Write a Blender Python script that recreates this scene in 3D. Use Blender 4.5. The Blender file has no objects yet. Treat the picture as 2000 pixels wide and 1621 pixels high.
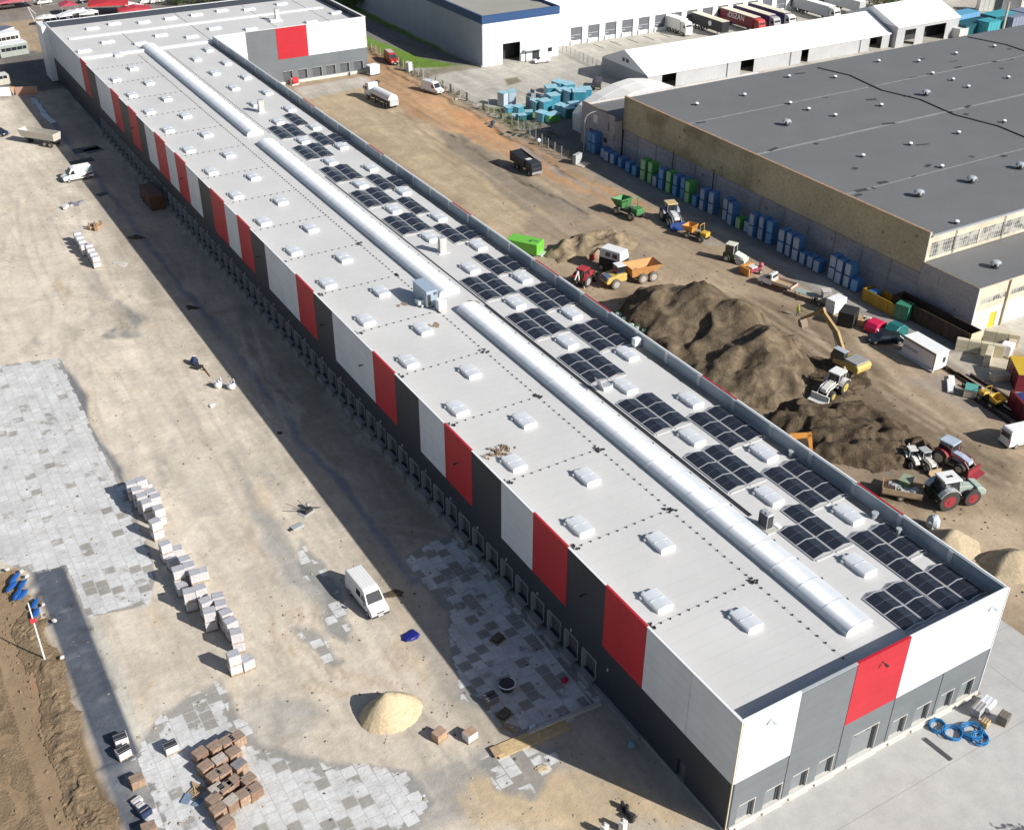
import bpy, bmesh, math, random
import numpy as np
from mathutils import Vector, Matrix
random.seed(7)
R = math.radians
C = bpy.context.scene.collection
scene = bpy.context.scene

# ---------------------------------------------------------------- camera
CP = Vector((-45.68811, -42.25768, 78.23316)); F = 2217.1570
YAW, PIT, ROL = (0.53965002, 0.56700909, 0.00511056)
fw = Vector((math.sin(YAW)*math.cos(PIT), math.cos(YAW)*math.cos(PIT), -math.sin(PIT)))
rt = Vector((math.cos(YAW), -math.sin(YAW), 0)); up = rt.cross(fw)
rt2 = rt*math.cos(ROL)+up*math.sin(ROL); up2 = up*math.cos(ROL)-rt*math.sin(ROL)
cd = bpy.data.cameras.new("Camera"); cam = bpy.data.objects.new("Camera", cd); C.objects.link(cam)
cam.matrix_world = Matrix(((rt2.x, up2.x, -fw.x, CP.x), (rt2.y, up2.y, -fw.y, CP.y), (rt2.z, up2.z, -fw.z, CP.z), (0, 0, 0, 1)))
cd.sensor_fit = 'HORIZONTAL'; cd.sensor_width = 36; cd.lens = F/2000*36; cd.clip_end = 5000; cd.clip_start = 1
scene.camera = cam

# ---------------------------------------------------------------- light
SUND = Vector((10.4, -18.42, 12.88)).normalized()
w = bpy.data.worlds.new("World"); scene.world = w; w.use_nodes = True
nt = w.node_tree; nt.nodes.clear()
sky = nt.nodes.new('ShaderNodeTexSky'); sky.sky_type = 'NISHITA'; sky.sun_disc = False
sky.sun_elevation = math.asin(SUND.z); sky.sun_rotation = math.atan2(SUND.x, SUND.y)
sky.air_density = 1.0; sky.dust_density = 1.5; sky.ozone_density = 1.0
bg = nt.nodes.new('ShaderNodeBackground'); bg.inputs[1].default_value = 0.06
out = nt.nodes.new('ShaderNodeOutputWorld'); nt.links.new(sky.outputs[0], bg.inputs[0]); nt.links.new(bg.outputs[0], out.inputs[0])
sl = bpy.data.lights.new("Sun", 'SUN'); sl.energy = 4.9; sl.angle = R(0.5); sl.color = (1.0, 0.965, 0.90)
so = bpy.data.objects.new("Sun", sl); C.objects.link(so); so.rotation_euler = (-SUND).to_track_quat('-Z', 'Y').to_euler()
so.location = (0, 0, 200)
scene.view_settings.view_transform = 'Standard'; scene.view_settings.look = 'None'
scene.view_settings.exposure = 0.35; scene.view_settings.gamma = 1
scene.render.engine = 'CYCLES'

# ---------------------------------------------------------------- positions: a point of the place seen at a pixel of the 2000 px photo, on the plane z
def G(u, v, z=0.0):
    d = fw+rt2*((u-1000)/F)+up2*((810.5-v)/F)
    return CP+d*((z-CP.z)/d.z)
def P2(u, v, z=0.0):
    g = G(u, v, z); return (g.x, g.y)
def heading(a, b, z=0.0):
    A = G(*a, z); B = G(*b, z); return A, B, math.atan2(B.y-A.y, B.x-A.x)

# ---------------------------------------------------------------- materials
MT = {}
def nodes(m):
    m.use_nodes = True; n = m.node_tree.nodes; return n, m.node_tree.links, n['Principled BSDF']
def M(name, col, rough=0.6, metal=0.0, var=0.12, scale=1.5, bump=0.0, spec=0.5, coat=0.0):
    if name in MT: return MT[name]
    m = bpy.data.materials.new(name); n, l, b = nodes(m)
    b.inputs['Roughness'].default_value = rough; b.inputs['Metallic'].default_value = metal
    b.inputs['Specular IOR Level'].default_value = spec
    if coat: b.inputs['Coat Weight'].default_value = coat
    if var:
        tc = n.new('ShaderNodeTexCoord'); no = n.new('ShaderNodeTexNoise'); no.inputs['Scale'].default_value = scale
        no.inputs['Detail'].default_value = 5; no.inputs['Roughness'].default_value = 0.65
        l.new(tc.outputs['Object'], no.inputs['Vector'])
        r = n.new('ShaderNodeValToRGB'); r.color_ramp.elements[0].position = 0.3; r.color_ramp.elements[1].position = 0.7
        r.color_ramp.elements[0].color = tuple(c*(1-var) for c in col)+(1,)
        r.color_ramp.elements[1].color = tuple(min(1, c*(1+var*0.6)) for c in col)+(1,)
        l.new(no.outputs['Fac'], r.inputs['Fac']); l.new(r.outputs['Color'], b.inputs['Base Color'])
        if bump:
            bp = n.new('ShaderNodeBump'); bp.inputs['Strength'].default_value = bump; bp.inputs['Distance'].default_value = 0.1
            l.new(no.outputs['Fac'], bp.inputs['Height']); l.new(bp.outputs['Normal'], b.inputs['Normal'])
    else: b.inputs['Base Color'].default_value = tuple(col)+(1,)
    MT[name] = m; return m
def tex(n, l, kind, scale=1.0, src=None, **kw):
    t = n.new('ShaderNodeTex'+kind)
    if 'Scale' in t.inputs: t.inputs['Scale'].default_value = scale
    for k, v in kw.items():
        if k in t.inputs: t.inputs[k].default_value = v
        else: setattr(t, k, v)
    if src: l.new(src, t.inputs['Vector'])
    return t
def mixc(n, l, fac, a, b, mode='MIX'):
    m = n.new('ShaderNodeMixRGB'); m.blend_type = mode
    for i, s in ((0, fac), (1, a), (2, b)):
        if hasattr(s, 'links'): l.new(s, m.inputs[i])
        elif isinstance(s, (int, float)): m.inputs[i].default_value = s
        else: m.inputs[i].default_value = tuple(s)+(1,)
    return m.outputs[0]
def math_(n, l, op, a, b=0.0, clamp=False):
    m = n.new('ShaderNodeMath'); m.operation = op; m.use_clamp = clamp
    for i, s in ((0, a), (1, b)):
        if hasattr(s, 'links'): l.new(s, m.inputs[i])
        else: m.inputs[i].default_value = s
    return m.outputs[0]
def ramp(n, l, fac, stops):
    r = n.new('ShaderNodeValToRGB'); l.new(fac, r.inputs['Fac'])
    while len(r.color_ramp.elements) < len(stops): r.color_ramp.elements.new(0.5)
    for e, (p, c) in zip(r.color_ramp.elements, stops):
        e.position = p; e.color = ((c,)*3+(1,)) if isinstance(c, (int, float)) else tuple(c)+(1,)
    return r.outputs['Color']
def sep(n, l, src):
    s = n.new('ShaderNodeSeparateXYZ'); l.new(src, s.inputs[0]); return s.outputs
def stripe(n, l, coord, period, width, off=0.0):     # 1 inside a narrow line repeated every period metres
    a = math_(n, l, 'ADD', coord, 10000*period+off); b = math_(n, l, 'MODULO', a, period)
    return math_(n, l, 'LESS_THAN', b, width)

def cladding(name, col, rough=0.45, period=1.15, axis='Z', dirt=0.06):     # sandwich panels: fine horizontal joints
    m = bpy.data.materials.new(name); n, l, b = nodes(m); tc = n.new('ShaderNodeTexCoord').outputs['Object']
    s = sep(n, l, tc); c = s['XYZ'.index(axis)]
    ln = stripe(n, l, c, period, 0.05)
    no = tex(n, l, 'Noise', 0.35, tc, Detail=6).outputs['Fac']
    base = mixc(n, l, ramp(n, l, no, [(0.35, 0), (0.7, 1)]), [x*(1-dirt) for x in col], [min(1, x*(1+dirt)) for x in col])
    l.new(mixc(n, l, math_(n, l, 'MULTIPLY', ln, 0.35), base, [x*0.45 for x in col]), b.inputs['Base Color'])
    b.inputs['Roughness'].default_value = rough; b.inputs['Specular IOR Level'].default_value = 0.3
    rib = stripe(n, l, c, 0.1, 0.05)
    bp = n.new('ShaderNodeBump'); bp.inputs['Strength'].default_value = 0.15; bp.inputs['Distance'].default_value = 0.02
    l.new(rib, bp.inputs['Height']); l.new(bp.outputs['Normal'], b.inputs['Normal'])
    MT[name] = m; return m
cl_white = cladding('white cladding', (0.62, 0.67, 0.735)); cl_red = cladding('red cladding', (0.46, 0.025, 0.038))
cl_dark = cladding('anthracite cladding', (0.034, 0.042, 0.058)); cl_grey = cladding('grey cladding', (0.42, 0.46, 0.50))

def roof_material(name, col, seam_x, seam_y, stain):
    m = bpy.data.materials.new(name); n, l, b = nodes(m); tc = n.new('ShaderNodeTexCoord').outputs['Object']
    s = sep(n, l, tc)
    wob = tex(n, l, 'Noise', 0.25, tc, Detail=3).outputs['Fac']
    xx = math_(n, l, 'ADD', s[0], math_(n, l, 'MULTIPLY', wob, 0.15)); yy = math_(n, l, 'ADD', s[1], math_(n, l, 'MULTIPLY', wob, 0.15))
    sx = stripe(n, l, xx, seam_x, 0.06); sy = stripe(n, l, yy, seam_y, 0.05)
    seam = math_(n, l, 'MAXIMUM', sx, sy)
    n1 = tex(n, l, 'Noise', 0.12, tc, Detail=8, Roughness=0.6).outputs['Fac']; n2 = tex(n, l, 'Noise', 1.7, tc, Detail=6).outputs['Fac']
    c = mixc(n, l, ramp(n, l, n1, [(0.3, 0), (0.7, 1)]), [x*0.93 for x in col], [min(1, x*1.04) for x in col])
    c = mixc(n, l, ramp(n, l, n2, [(0.62, 0), (0.8, 0.5)]), c, stain)
    c = mixc(n, l, math_(n, l, 'MULTIPLY', seam, 0.28), c, [x*0.6 for x in col])
    l.new(c, b.inputs['Base Color']); b.inputs['Roughness'].default_value = 0.55; b.inputs['Specular IOR Level'].default_value = 0.25
    bp = n.new('ShaderNodeBump'); bp.inputs['Strength'].default_value = 0.25; bp.inputs['Distance'].default_value = 0.05
    l.new(n2, bp.inputs['Height']); l.new(bp.outputs['Normal'], b.inputs['Normal'])
    MT[name] = m; return m
mt_roof = roof_material('roof membrane', (0.61, 0.605, 0.60), 50.0, 1.5, (0.52, 0.50, 0.46))

white_m = M('white sheet metal', (0.82, 0.83, 0.84), 0.4, 0, 0.04); galv = M('galvanised metal', (0.55, 0.58, 0.60), 0.45, 0.3, 0.1)
glass = M('dark glass', (0.025, 0.032, 0.04), 0.08, 0, 0, spec=0.8); black = M('black rubber', (0.025, 0.025, 0.027), 0.7, 0, 0.2)
tyre = M('dusty tyre', (0.05, 0.047, 0.043), 0.85, 0, 0.3, 6); rim_g = M('grey rim', (0.42, 0.41, 0.39), 0.5, 0.2)
van_white = M('white van paint', (0.80, 0.80, 0.80), 0.28, 0, 0.03, coat=0.4); dirty_white = M('dusty white paint', (0.68, 0.67, 0.63), 0.5, 0, 0.12)
concrete = M('concrete', (0.46, 0.45, 0.42), 0.85, 0, 0.15, 0.8, 0.2); concrete_d = M('grey concrete', (0.30, 0.29, 0.275), 0.85, 0, 0.25, 0.6, 0.2)
steel_d = M('dark steel', (0.06, 0.062, 0.066), 0.5, 0.3, 0.15); red_p = M('red paint', (0.52, 0.03, 0.03), 0.4, 0, 0.12)
wood = M('raw timber', (0.44, 0.32, 0.18), 0.8, 0, 0.3, 3); wood_d = M('weathered timber', (0.25, 0.19, 0.13), 0.85, 0, 0.3, 3)
yellow_p = M('yellow paint', (0.62, 0.40, 0.06), 0.5, 0, 0.15, 2); orange_p = M('orange paint', (0.60, 0.27, 0.06), 0.5, 0, 0.15, 2)
lamp_m = M('headlamp glass', (0.75, 0.76, 0.76), 0.15, 0, 0)

# ---------------------------------------------------------------- mesh helpers
class MB:
    def __init__(s): s.v = []; s.f = []
    def add(s, vs, fs):
        o = len(s.v); s.v += [tuple(x) for x in vs]; s.f += [tuple(o+i for i in f) for f in fs]; return s
    def box(s, x0, x1, y0, y1, z0, z1, M4=None):
        vs = [Vector(c) for c in ((x0, y0, z0), (x1, y0, z0), (x1, y1, z0), (x0, y1, z0), (x0, y0, z1), (x1, y0, z1), (x1, y1, z1), (x0, y1, z1))]
        if M4: vs = [M4 @ v for v in vs]
        return s.add(vs, [(0, 3, 2, 1), (4, 5, 6, 7), (0, 1, 5, 4), (1, 2, 6, 5), (2, 3, 7, 6), (3, 0, 4, 7)])
    def rbox(s, cx, cy, z0, dx, dy, dz, rz=0.0, tilt=0.0):
        m = Matrix.Translation((cx, cy, z0)) @ Matrix.Rotation(rz, 4, 'Z') @ Matrix.Rotation(tilt, 4, 'X')
        return s.box(-dx/2, dx/2, -dy/2, dy/2, 0, dz, m)
    def prism(s, poly, hw, axis='y'):       # poly in (x,z); hw(x,z) half width along y, or (a,b)
        n = len(poly); L = []; Rr = []
        for (x, z) in poly:
            a, b = (-hw(x, z), hw(x, z)) if callable(hw) else hw
            if axis == 'y': L.append((x, a, z)); Rr.append((x, b, z))
            elif axis == 'x': L.append((a, x, z)); Rr.append((b, x, z))
            else: L.append((x, z, a)); Rr.append((x, z, b))
        fs = [tuple(range(n)), tuple(range(2*n-1, n-1, -1))]+[(i, n+i, n+(i+1) % n, (i+1) % n) for i in range(n)]
        return s.add(L+Rr, fs)
    def tube(s, a, b, r, n=8, r2=None):
        a = Vector(a); b = Vector(b); d = (b-a).normalized(); q = d.to_track_quat('Z', 'Y'); r2 = r if r2 is None else r2
        vs = []
        for c, rr in ((a, r), (b, r2)):
            for i in range(n):
                t = 2*math.pi*i/n; vs.append(c+q @ Vector((rr*math.cos(t), rr*math.sin(t), 0)))
        return s.add(vs, [(i, (i+1) % n, n+(i+1) % n, n+i) for i in range(n)]+[tuple(range(n-1, -1, -1)), tuple(range(n, 2*n))])
    def path(s, pts, r, n=6):
        for a, b in zip(pts, pts[1:]): s.tube(a, b, r, n)
        return s
    def ball(s, c, rx, ry, rz, n=10, m=6, jit=0.0, flat=None):
        vs = []
        for j in range(m+1):
            ph = math.pi*j/m
            for i in range(n):
                t = 2*math.pi*i/n; k = 1+random.uniform(-jit, jit)
                z = rz*math.cos(ph)*k
                if flat is not None: z = max(z, flat)
                vs.append((c[0]+rx*k*math.sin(ph)*math.cos(t), c[1]+ry*k*math.sin(ph)*math.sin(t), c[2]+z))
        return s.add(vs, [(j*n+i, (j+1)*n+i, (j+1)*n+(i+1) % n, j*n+(i+1) % n) for j in range(m) for i in range(n)])
    def quad(s, a, b, c, d): return s.add([a, b, c, d], [(0, 1, 2, 3)])
    def build(s, name, mat, parent=None, loc=None, rz=0.0, bevel=0.0, smooth=False, segs=1):
        me = bpy.data.meshes.new(name); me.from_pydata(s.v, [], s.f); me.update()
        bm = bmesh.new(); bm.from_mesh(me); bmesh.ops.recalc_face_normals(bm, faces=bm.faces); bm.to_mesh(me); bm.free()
        if smooth:
            for p in me.polygons: p.use_smooth = True
        me.materials.append(mat)
        o = bpy.data.objects.new(name, me); C.objects.link(o)
        if parent: o.parent = parent
        if loc is not None: o.location = loc
        o.rotation_euler.z = rz
        if bevel:
            b = o.modifiers.new('bevel', 'BEVEL'); b.width = bevel; b.segments = segs; b.limit_method = 'ANGLE'; b.angle_limit = R(35)
        return o
def tag(o, label=None, cat=None, group=None, kind=None):
    if label: o['label'] = label
    if cat: o['category'] = cat
    if group: o['group'] = group
    if kind: o['kind'] = kind
    return o
def thing(name, label, cat, loc=(0, 0, 0), rz=0.0, group=None):
    o = bpy.data.objects.new(name, None); C.objects.link(o); o.empty_display_size = 0.5
    o.location = loc; o.rotation_euler = (0, 0, rz); return tag(o, label, cat, group)
KIDS = {}
def dup(root, loc=None, rz=None, label=None, group=None, scale=None):
    r = root.copy(); C.objects.link(r)
    if loc is not None: r.location = loc
    if rz is not None: r.rotation_euler = (0, 0, rz)
    if scale: r.scale = scale
    if label: r['label'] = label
    if group: r['group'] = group
    for ch in list(root.children):
        c = ch.copy(); C.objects.link(c); c.parent = r
        for g in ch.children:
            d = g.copy(); C.objects.link(d); d.parent = c
    return r
def struct(o): o['kind'] = 'structure'; return o
ORD = ['first', 'second', 'third', 'fourth', 'fifth', 'sixth', 'seventh', 'eighth', 'ninth', 'tenth', 'eleventh', 'twelfth', 'thirteenth', 'fourteenth', 'fifteenth', 'sixteenth', 'seventeenth', 'eighteenth', 'nineteenth', 'twentieth']
def text_mesh(txt, size, mat, parent, mw, name='lettering', ext=0.004):
    cu = bpy.data.curves.new(name, 'FONT'); cu.body = txt; cu.size = size; cu.extrude = ext; cu.align_x = 'CENTER'; cu.align_y = 'CENTER'
    to = bpy.data.objects.new(name, cu); C.objects.link(to)
    dg = bpy.context.evaluated_depsgraph_get(); me = bpy.data.meshes.new_from_object(to.evaluated_get(dg))
    bpy.data.objects.remove(to); me.materials.clear(); me.materials.append(mat)
    o = bpy.data.objects.new(name, me); C.objects.link(o); o.parent = parent; o.matrix_local = mw; return o

# ================================================================ ground: one sheet, earth colours painted in the place's own coordinates
def vnoise(x, y, sc, seed):
    rs = np.random.RandomState(seed); g = rs.rand(256, 256)
    x = x/sc; y = y/sc; xi = np.floor(x).astype(int); yi = np.floor(y).astype(int); fx = x-xi; fy = y-yi
    fx = fx*fx*(3-2*fx); fy = fy*fy*(3-2*fy)
    a = g[xi % 256, yi % 256]; b = g[(xi+1) % 256, yi % 256]; c = g[xi % 256, (yi+1) % 256]; d = g[(xi+1) % 256, (yi+1) % 256]
    return (a*(1-fx)+b*fx)*(1-fy)+(c*(1-fx)+d*fx)*fy
def fbm(x, y, sc, seed, o=4):
    s = 0; a = 1; t = 0
    for i in range(o): s = s+a*vnoise(x, y, sc/2**i, seed+i); t += a; a *= 0.55
    return s/t
def sdist(X, Y, poly):           # signed distance, positive inside
    n = len(poly); d = np.full(X.shape, 1e9); ins = np.zeros(X.shape, bool)
    for i in range(n):
        ax, ay = poly[i]; bx, by = poly[(i+1) % n]; ex, ey = bx-ax, by-ay; L = ex*ex+ey*ey+1e-9
        t = np.clip(((X-ax)*ex+(Y-ay)*ey)/L, 0, 1); d = np.minimum(d, np.hypot(X-ax-t*ex, Y-ay-t*ey))
        c = ((ay > Y) != (by > Y)) & (X < (bx-ax)*(Y-ay)/(by-ay+1e-12)+ax); ins ^= c
    return np.where(ins, d, -d)
gx = np.concatenate([-np.geomspace(1800, 110, 14), np.arange(-95, -56, 1.0), np.arange(-56, 2, 0.38), np.arange(2, 130, 0.7), np.arange(130, 262, 1.6), np.geomspace(264, 2500, 16)])
gy = np.concatenate([-np.geomspace(1500, 50, 12), np.arange(-32, 0, 0.8), np.arange(0, 112, 0.4), np.arange(112, 232, 0.7), np.arange(232, 430, 2.2), np.geomspace(432, 3000, 16)])
X, Y = np.meshgrid(gx, gy, indexing='ij')
col = np.zeros(X.shape+(3,)); pave = np.zeros(X.shape)
wx = X+1.6*(fbm(X, Y, 6, 1)-0.5)*2; wy = Y+1.6*(fbm(X, Y, 6, 9)-0.5)*2
def win(q, pad):
    a = [t[0] for t in q]; b = [t[1] for t in q]
    return (slice(np.searchsorted(gx, min(a)-pad), np.searchsorted(gx, max(a)+pad)), slice(np.searchsorted(gy, min(b)-pad), np.searchsorted(gy, max(b)+pad)))
def paint(poly, c, feather=1.0, wob=1.0, op=1.0, world=False, pv=None, grain=0.0):
    q = poly if world else [P2(*a) for a in poly]
    w_ = win(q, 4+feather); x_, y_ = X[w_], Y[w_]
    if not x_.size: return
    d = sdist(x_+(wx[w_]-x_)*wob, y_+(wy[w_]-y_)*wob, q) if wob else sdist(x_, y_, q)
    k = np.clip(d/feather+0.5, 0, 1)*op
    if grain: k = k*np.clip((fbm(x_, y_, 3.0, 33)-0.5+grain*0.5)*4+0.5, 0, 1)
    if pv is None: col[w_] = col[w_]*(1-k[..., None])+np.array(c)*k[..., None]
    else: pave[w_] = pave[w_]*(1-k)+pv*k
def stroke(pts, wd, c, op=0.6, feather=0.5, world=False, wob=1.0):
    q = pts if world else [P2(*a) for a in pts]; w_ = win(q, 3+wd); x_, y_ = X[w_], Y[w_]
    if not x_.size: return
    xx, yy = (x_*(1-wob)+wx[w_]*wob, y_*(1-wob)+wy[w_]*wob); d = np.full(x_.shape, 1e9)
    for (ax, ay), (bx, by) in zip(q, q[1:]):
        ex, ey = bx-ax, by-ay; t = np.clip(((xx-ax)*ex+(yy-ay)*ey)/(ex*ex+ey*ey+1e-9), 0, 1); d = np.minimum(d, np.hypot(xx-ax-t*ex, yy-ay-t*ey))
    k = np.clip((wd-d)/feather+0.5, 0, 1)*op*np.clip(fbm(x_, y_, 2.5, 71)*1.6, 0.2, 1)
    col[w_] = col[w_]*(1-k[..., None])+np.array(c)*k[..., None]
def tracks(pts, c, n_=2, op=0.5, wd=0.22, gap=1.9):      # parallel wheel tracks along a curved line (world points)
    P = np.array(pts, float); D = np.gradient(P, axis=0); N = np.stack([-D[:, 1], D[:, 0]], 1); N /= np.linalg.norm(N, axis=1)[:, None]+1e-9
    for i in range(n_): stroke([tuple(a) for a in P+N*gap*(i-(n_-1)/2)], wd, c, op, 0.35, True, 0.12)
sand = np.array((0.655, 0.58, 0.48)); brown = np.array((0.375, 0.29, 0.205))
side = np.clip((X-20)/8, 0, 1)[..., None]
col[:] = sand*(1-side)+brown*side
paint([(-200, 236), (76, 236), (76, 700), (-200, 700)], (0.25, 0.225, 0.20), 3, 1, 1, True)      # street behind
paint([(0, 45), (70, 38), (70, 60), (280, 75), (240, 150), (0, 160)], (0.42, 0.32, 0.22), 4, 1.5)
paint([(76, 100), (76, 700), (900, 700), (900, -60), (240, -60), (88, 40)], (0.50, 0.47, 0.415), 1.0, 0.2, 1, True)   # concrete yards to the east
paint([(76, 213), (92, 205), (92.5, 330), (74, 330)], (0.15, 0.25, 0.045), 1.2, 0.5, 1, True)       # lawn
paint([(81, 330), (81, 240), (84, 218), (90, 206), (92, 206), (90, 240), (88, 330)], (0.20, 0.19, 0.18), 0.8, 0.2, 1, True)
paint([(95, 203.9), (76, 203), (75, 212), (92, 207)], (0.30, 0.27, 0.20), 1.5, 1, 1, True)
paint([(76.5, 160), (88, 160), (92, 172), (77, 176)], (0.15, 0.19, 0.06), 1.5, 1, 0.8, True)
paint([(985, 155), (1010, 151), (1020, 160), (990, 168)], (0.24, 0.21, 0.14), 0.5, 0.2)
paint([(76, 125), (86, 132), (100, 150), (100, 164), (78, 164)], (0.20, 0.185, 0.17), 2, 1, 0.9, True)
# strip below the long hall
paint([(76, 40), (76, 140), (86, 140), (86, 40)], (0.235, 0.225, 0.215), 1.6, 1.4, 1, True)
paint([(1300, 405), (1400, 440), (1640, 560), (1800, 640), (1790, 655), (1620, 580), (1390, 465), (1290, 420)], (0.33, 0.31, 0.285), 0.8, 0.5, 0.8)
paint([(1690, 640), (1870, 720), (2010, 720), (2010, 780), (1960, 765), (1840, 700), (1700, 660)], (0.35, 0.31, 0.26), 1.5, 1, 0.8)
paint([(1830, 690), (1960, 690), (1995, 735), (1975, 760), (1900, 735)], (0.50, 0.45, 0.37), 1, 0.7, 0.9)
paint([(1750, 735), (1850, 735), (1990, 800), (1990, 830), (1880, 800)], (0.33, 0.285, 0.245), 1.0, 1, 0.7)
# right-hand building yard
paint([(580, 185), (720, 165), (800, 230), (1010, 330), (1130, 440), (1010, 470), (900, 400), (700, 260)], (0.47, 0.375, 0.25), 3, 1.5)
paint([(575, 172), (720, 148), (735, 165), (600, 195)], (0.46, 0.43, 0.38), 0.6, 0.3)
paint([(722, 92), (770, 130), (880, 195), (1010, 275), (1150, 350), (1250, 395), (1270, 425), (1180, 395), (1000, 305), (880, 265), (800, 225), (760, 185), (722, 150)], (0.50, 0.305, 0.17), 2, 1.6)
paint([(880, 215), (960, 235), (1000, 270), (960, 280), (890, 255)], (0.55, 0.30, 0.15), 1.5, 2, 0.8)
paint([(840, 252), (900, 262), (1000, 325), (1080, 375), (1160, 410), (1130, 450), (1050, 430), (930, 340)], (0.28, 0.235, 0.185), 1.2, 1.5)
paint([(1050, 400), (1250, 460), (1250, 520), (1060, 520), (1000, 470)], (0.33, 0.265, 0.195), 2, 1.5)
paint([(1200, 560), (1600, 600), (1780, 800), (1990, 900), (1990, 960), (1850, 920), (1600, 900), (1300, 700)], (0.20, 0.155, 0.105), 3, 2)
paint([(1640, 850), (1800, 880), (1900, 1000), (1800, 1010), (1700, 960)], (0.25, 0.195, 0.14), 2, 2, 0.9)
paint([(1800, 1000), (2010, 1000), (2010, 1180), (1960, 1160)], (0.48, 0.38, 0.27), 2, 1)
paint([(1720, 970), (1760, 960), (1790, 975), (1740, 990)], (0.16, 0.18, 0.07), 1, 2, 0.6)
for k in range(5):
    o = k*13
    stroke([(1600-o, 560+o), (1700-o, 640+o), (1830-o, 770+o), (1960-o, 860+o), (2080-o, 920+o)], 0.35, (0.30, 0.225, 0.15) if k % 2 else (0.50, 0.40, 0.29), 0.7)
    stroke([(860-o*2, 215+o), (980-o*2, 300+o), (1150-o*2, 420+o), (1300-o, 500+o)], 0.5, (0.36, 0.28, 0.19) if k % 2 else (0.50, 0.40, 0.27), 0.5)
stroke([(860, 258), (905, 275), (960, 315), (985, 330), (1040, 365), (1120, 400), (1150, 420)], 0.35, (0.09, 0.075, 0.06), 0.95, 0.3)
stroke([(720, 98), (760, 135), (830, 175), (900, 207), (1000, 272), (1060, 310), (1130, 352)], 0.5, (0.10, 0.085, 0.06), 0.9, 0.4)
stroke([(1010, 285), (1075, 325), (1150, 365), (1240, 410), (1400, 480)], 0.8, (0.33, 0.34, 0.35), 0.6, 0.4)
# left-hand yard
paint([(-13, -5), (-13, 240), (0.5, 240), (0.5, -5)], (0.44, 0.39, 0.32), 3, 1.5, 0.9, True)
paint([(-8.3, 40), (-7.2, 40), (-7.2, 235), (-8.3, 235)], (0.26, 0.275, 0.31), 0.5, 0.5, 0.9, True)
paint([(-6.5, 46), (-1, 46), (-1, 110), (-6.5, 110)], (0.29, 0.25, 0.19), 2, 1.5, 0.6, True)
paint([(0, 105), (60, 98), (130, 108), (150, 165), (80, 178), (0, 180)], (0.17, 0.16, 0.15), 1.5, 1)
paint([(230, 590), (275, 620), (285, 655), (205, 668), (222, 625)], (0.27, 0.265, 0.25), 1.2, 1.4, 0.95)
paint([(150, 530), (200, 560), (230, 600), (190, 580), (160, 560)], (0.42, 0.39, 0.35), 1.5, 1.5, 0.7)
paint([(470, 925), (520, 985), (580, 1060), (650, 1150), (690, 1240), (640, 1225), (560, 1100), (490, 985)], (0.34, 0.33, 0.305), 0.7, 0.8, 0.8)
paint([(520, 1000), (560, 1040), (640, 1150), (655, 1215), (600, 1180), (540, 1080), (500, 1000)], (0.40, 0.385, 0.355), 1.2, 1, 0.85)
paint([(480, 1350), (560, 1370), (640, 1400), (600, 1450), (520, 1470), (470, 1420)], (0.40, 0.38, 0.35), 1.5, 1.5, 0.8, grain=0.5)
paint([(800, 1495), (960, 1460), (1010, 1500), (920, 1621), (780, 1621), (690, 1530)], (0.36, 0.345, 0.32), 1.6, 1.3, 0.9)
paint([(440, 850), (520, 900), (560, 1000), (500, 1000), (430, 900)], (0.47, 0.425, 0.365), 2, 1.5, 0.7, grain=0.4)
paint([(900, 1550), (1030, 1480), (1200, 1520), (1380, 1621), (900, 1621)], (0.56, 0.44, 0.29), 1.5, 1.5, 0.9, grain=0.9)
for k in range(230):
    u = random.uniform(0, 1000); v = random.uniform(330, 1600)
    if u > 60+v*0.75: continue
    g = P2(u, v); s = random.uniform(0.25, 1.8); L = s*random.uniform(1, 4)
    paint([(g[0]-s*0.3, g[1]-L), (g[0]+s*0.5, g[1]-L*0.3), (g[0]+s*0.3, g[1]+L), (g[0]-s*0.5, g[1]+L*0.4)], ((0.44, 0.405, 0.35), (0.40, 0.37, 0.33), (0.62, 0.50, 0.36), (0.66, 0.60, 0.52))[k % 4], 0.8, 1.8, random.uniform(0.3, 0.8), True)
for a, b in ((0.0, 0.0), (-28, 6)):
    stroke([(560+a, 1190+b), (572+a, 1280+b), (610+a, 1335+b), (690+a, 1360+b), (760+a, 1330+b)], 0.25, (0.50, 0.38, 0.24), 0.7, 0.3)
    stroke([(605+a, 1180+b), (620+a, 1260+b), (680+a, 1315+b), (760+a, 1325+b), (800+a, 1335+b)], 0.22, (0.47, 0.36, 0.24), 0.7, 0.3)
for k in range(9):
    o = k*24
    stroke([(100+o, 470), (230+o*1.1, 640), (380+o*1.2, 860), (480+o*1.2, 1000)], 0.3, (0.50, 0.43, 0.34) if k % 2 else (0.66, 0.57, 0.45), 0.45, 0.4)
rt_ = random.Random(5)
for k in range(70):
    x0, y0 = rt_.uniform(-38, -3), rt_.uniform(5, 190); L = rt_.uniform(15, 60); bend = rt_.uniform(-9, 9); sl_ = rt_.uniform(-0.12, 0.12)
    pts_ = [(x0+sl_*L*i/9+bend*(i/9)**2, y0+L*i/9) for i in range(10)]
    tracks(pts_, ((0.47, 0.42, 0.355), (0.68, 0.62, 0.53), (0.50, 0.43, 0.34), (0.42, 0.39, 0.35))[k % 4], 2, rt_.uniform(0.25, 0.65), rt_.uniform(0.12, 0.28))
for k in range(14):
    cx_, cy_, r_ = rt_.uniform(-34, -12), rt_.uniform(18, 60), rt_.uniform(5, 14); a0 = rt_.uniform(0, 6)
    tracks([(cx_+r_*math.cos(a0+0.16*i), cy_+r_*math.sin(a0+0.16*i)) for i in range(10)], (0.50, 0.425, 0.33) if k % 2 else (0.68, 0.62, 0.52), 2, 0.5, 0.16)
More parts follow.
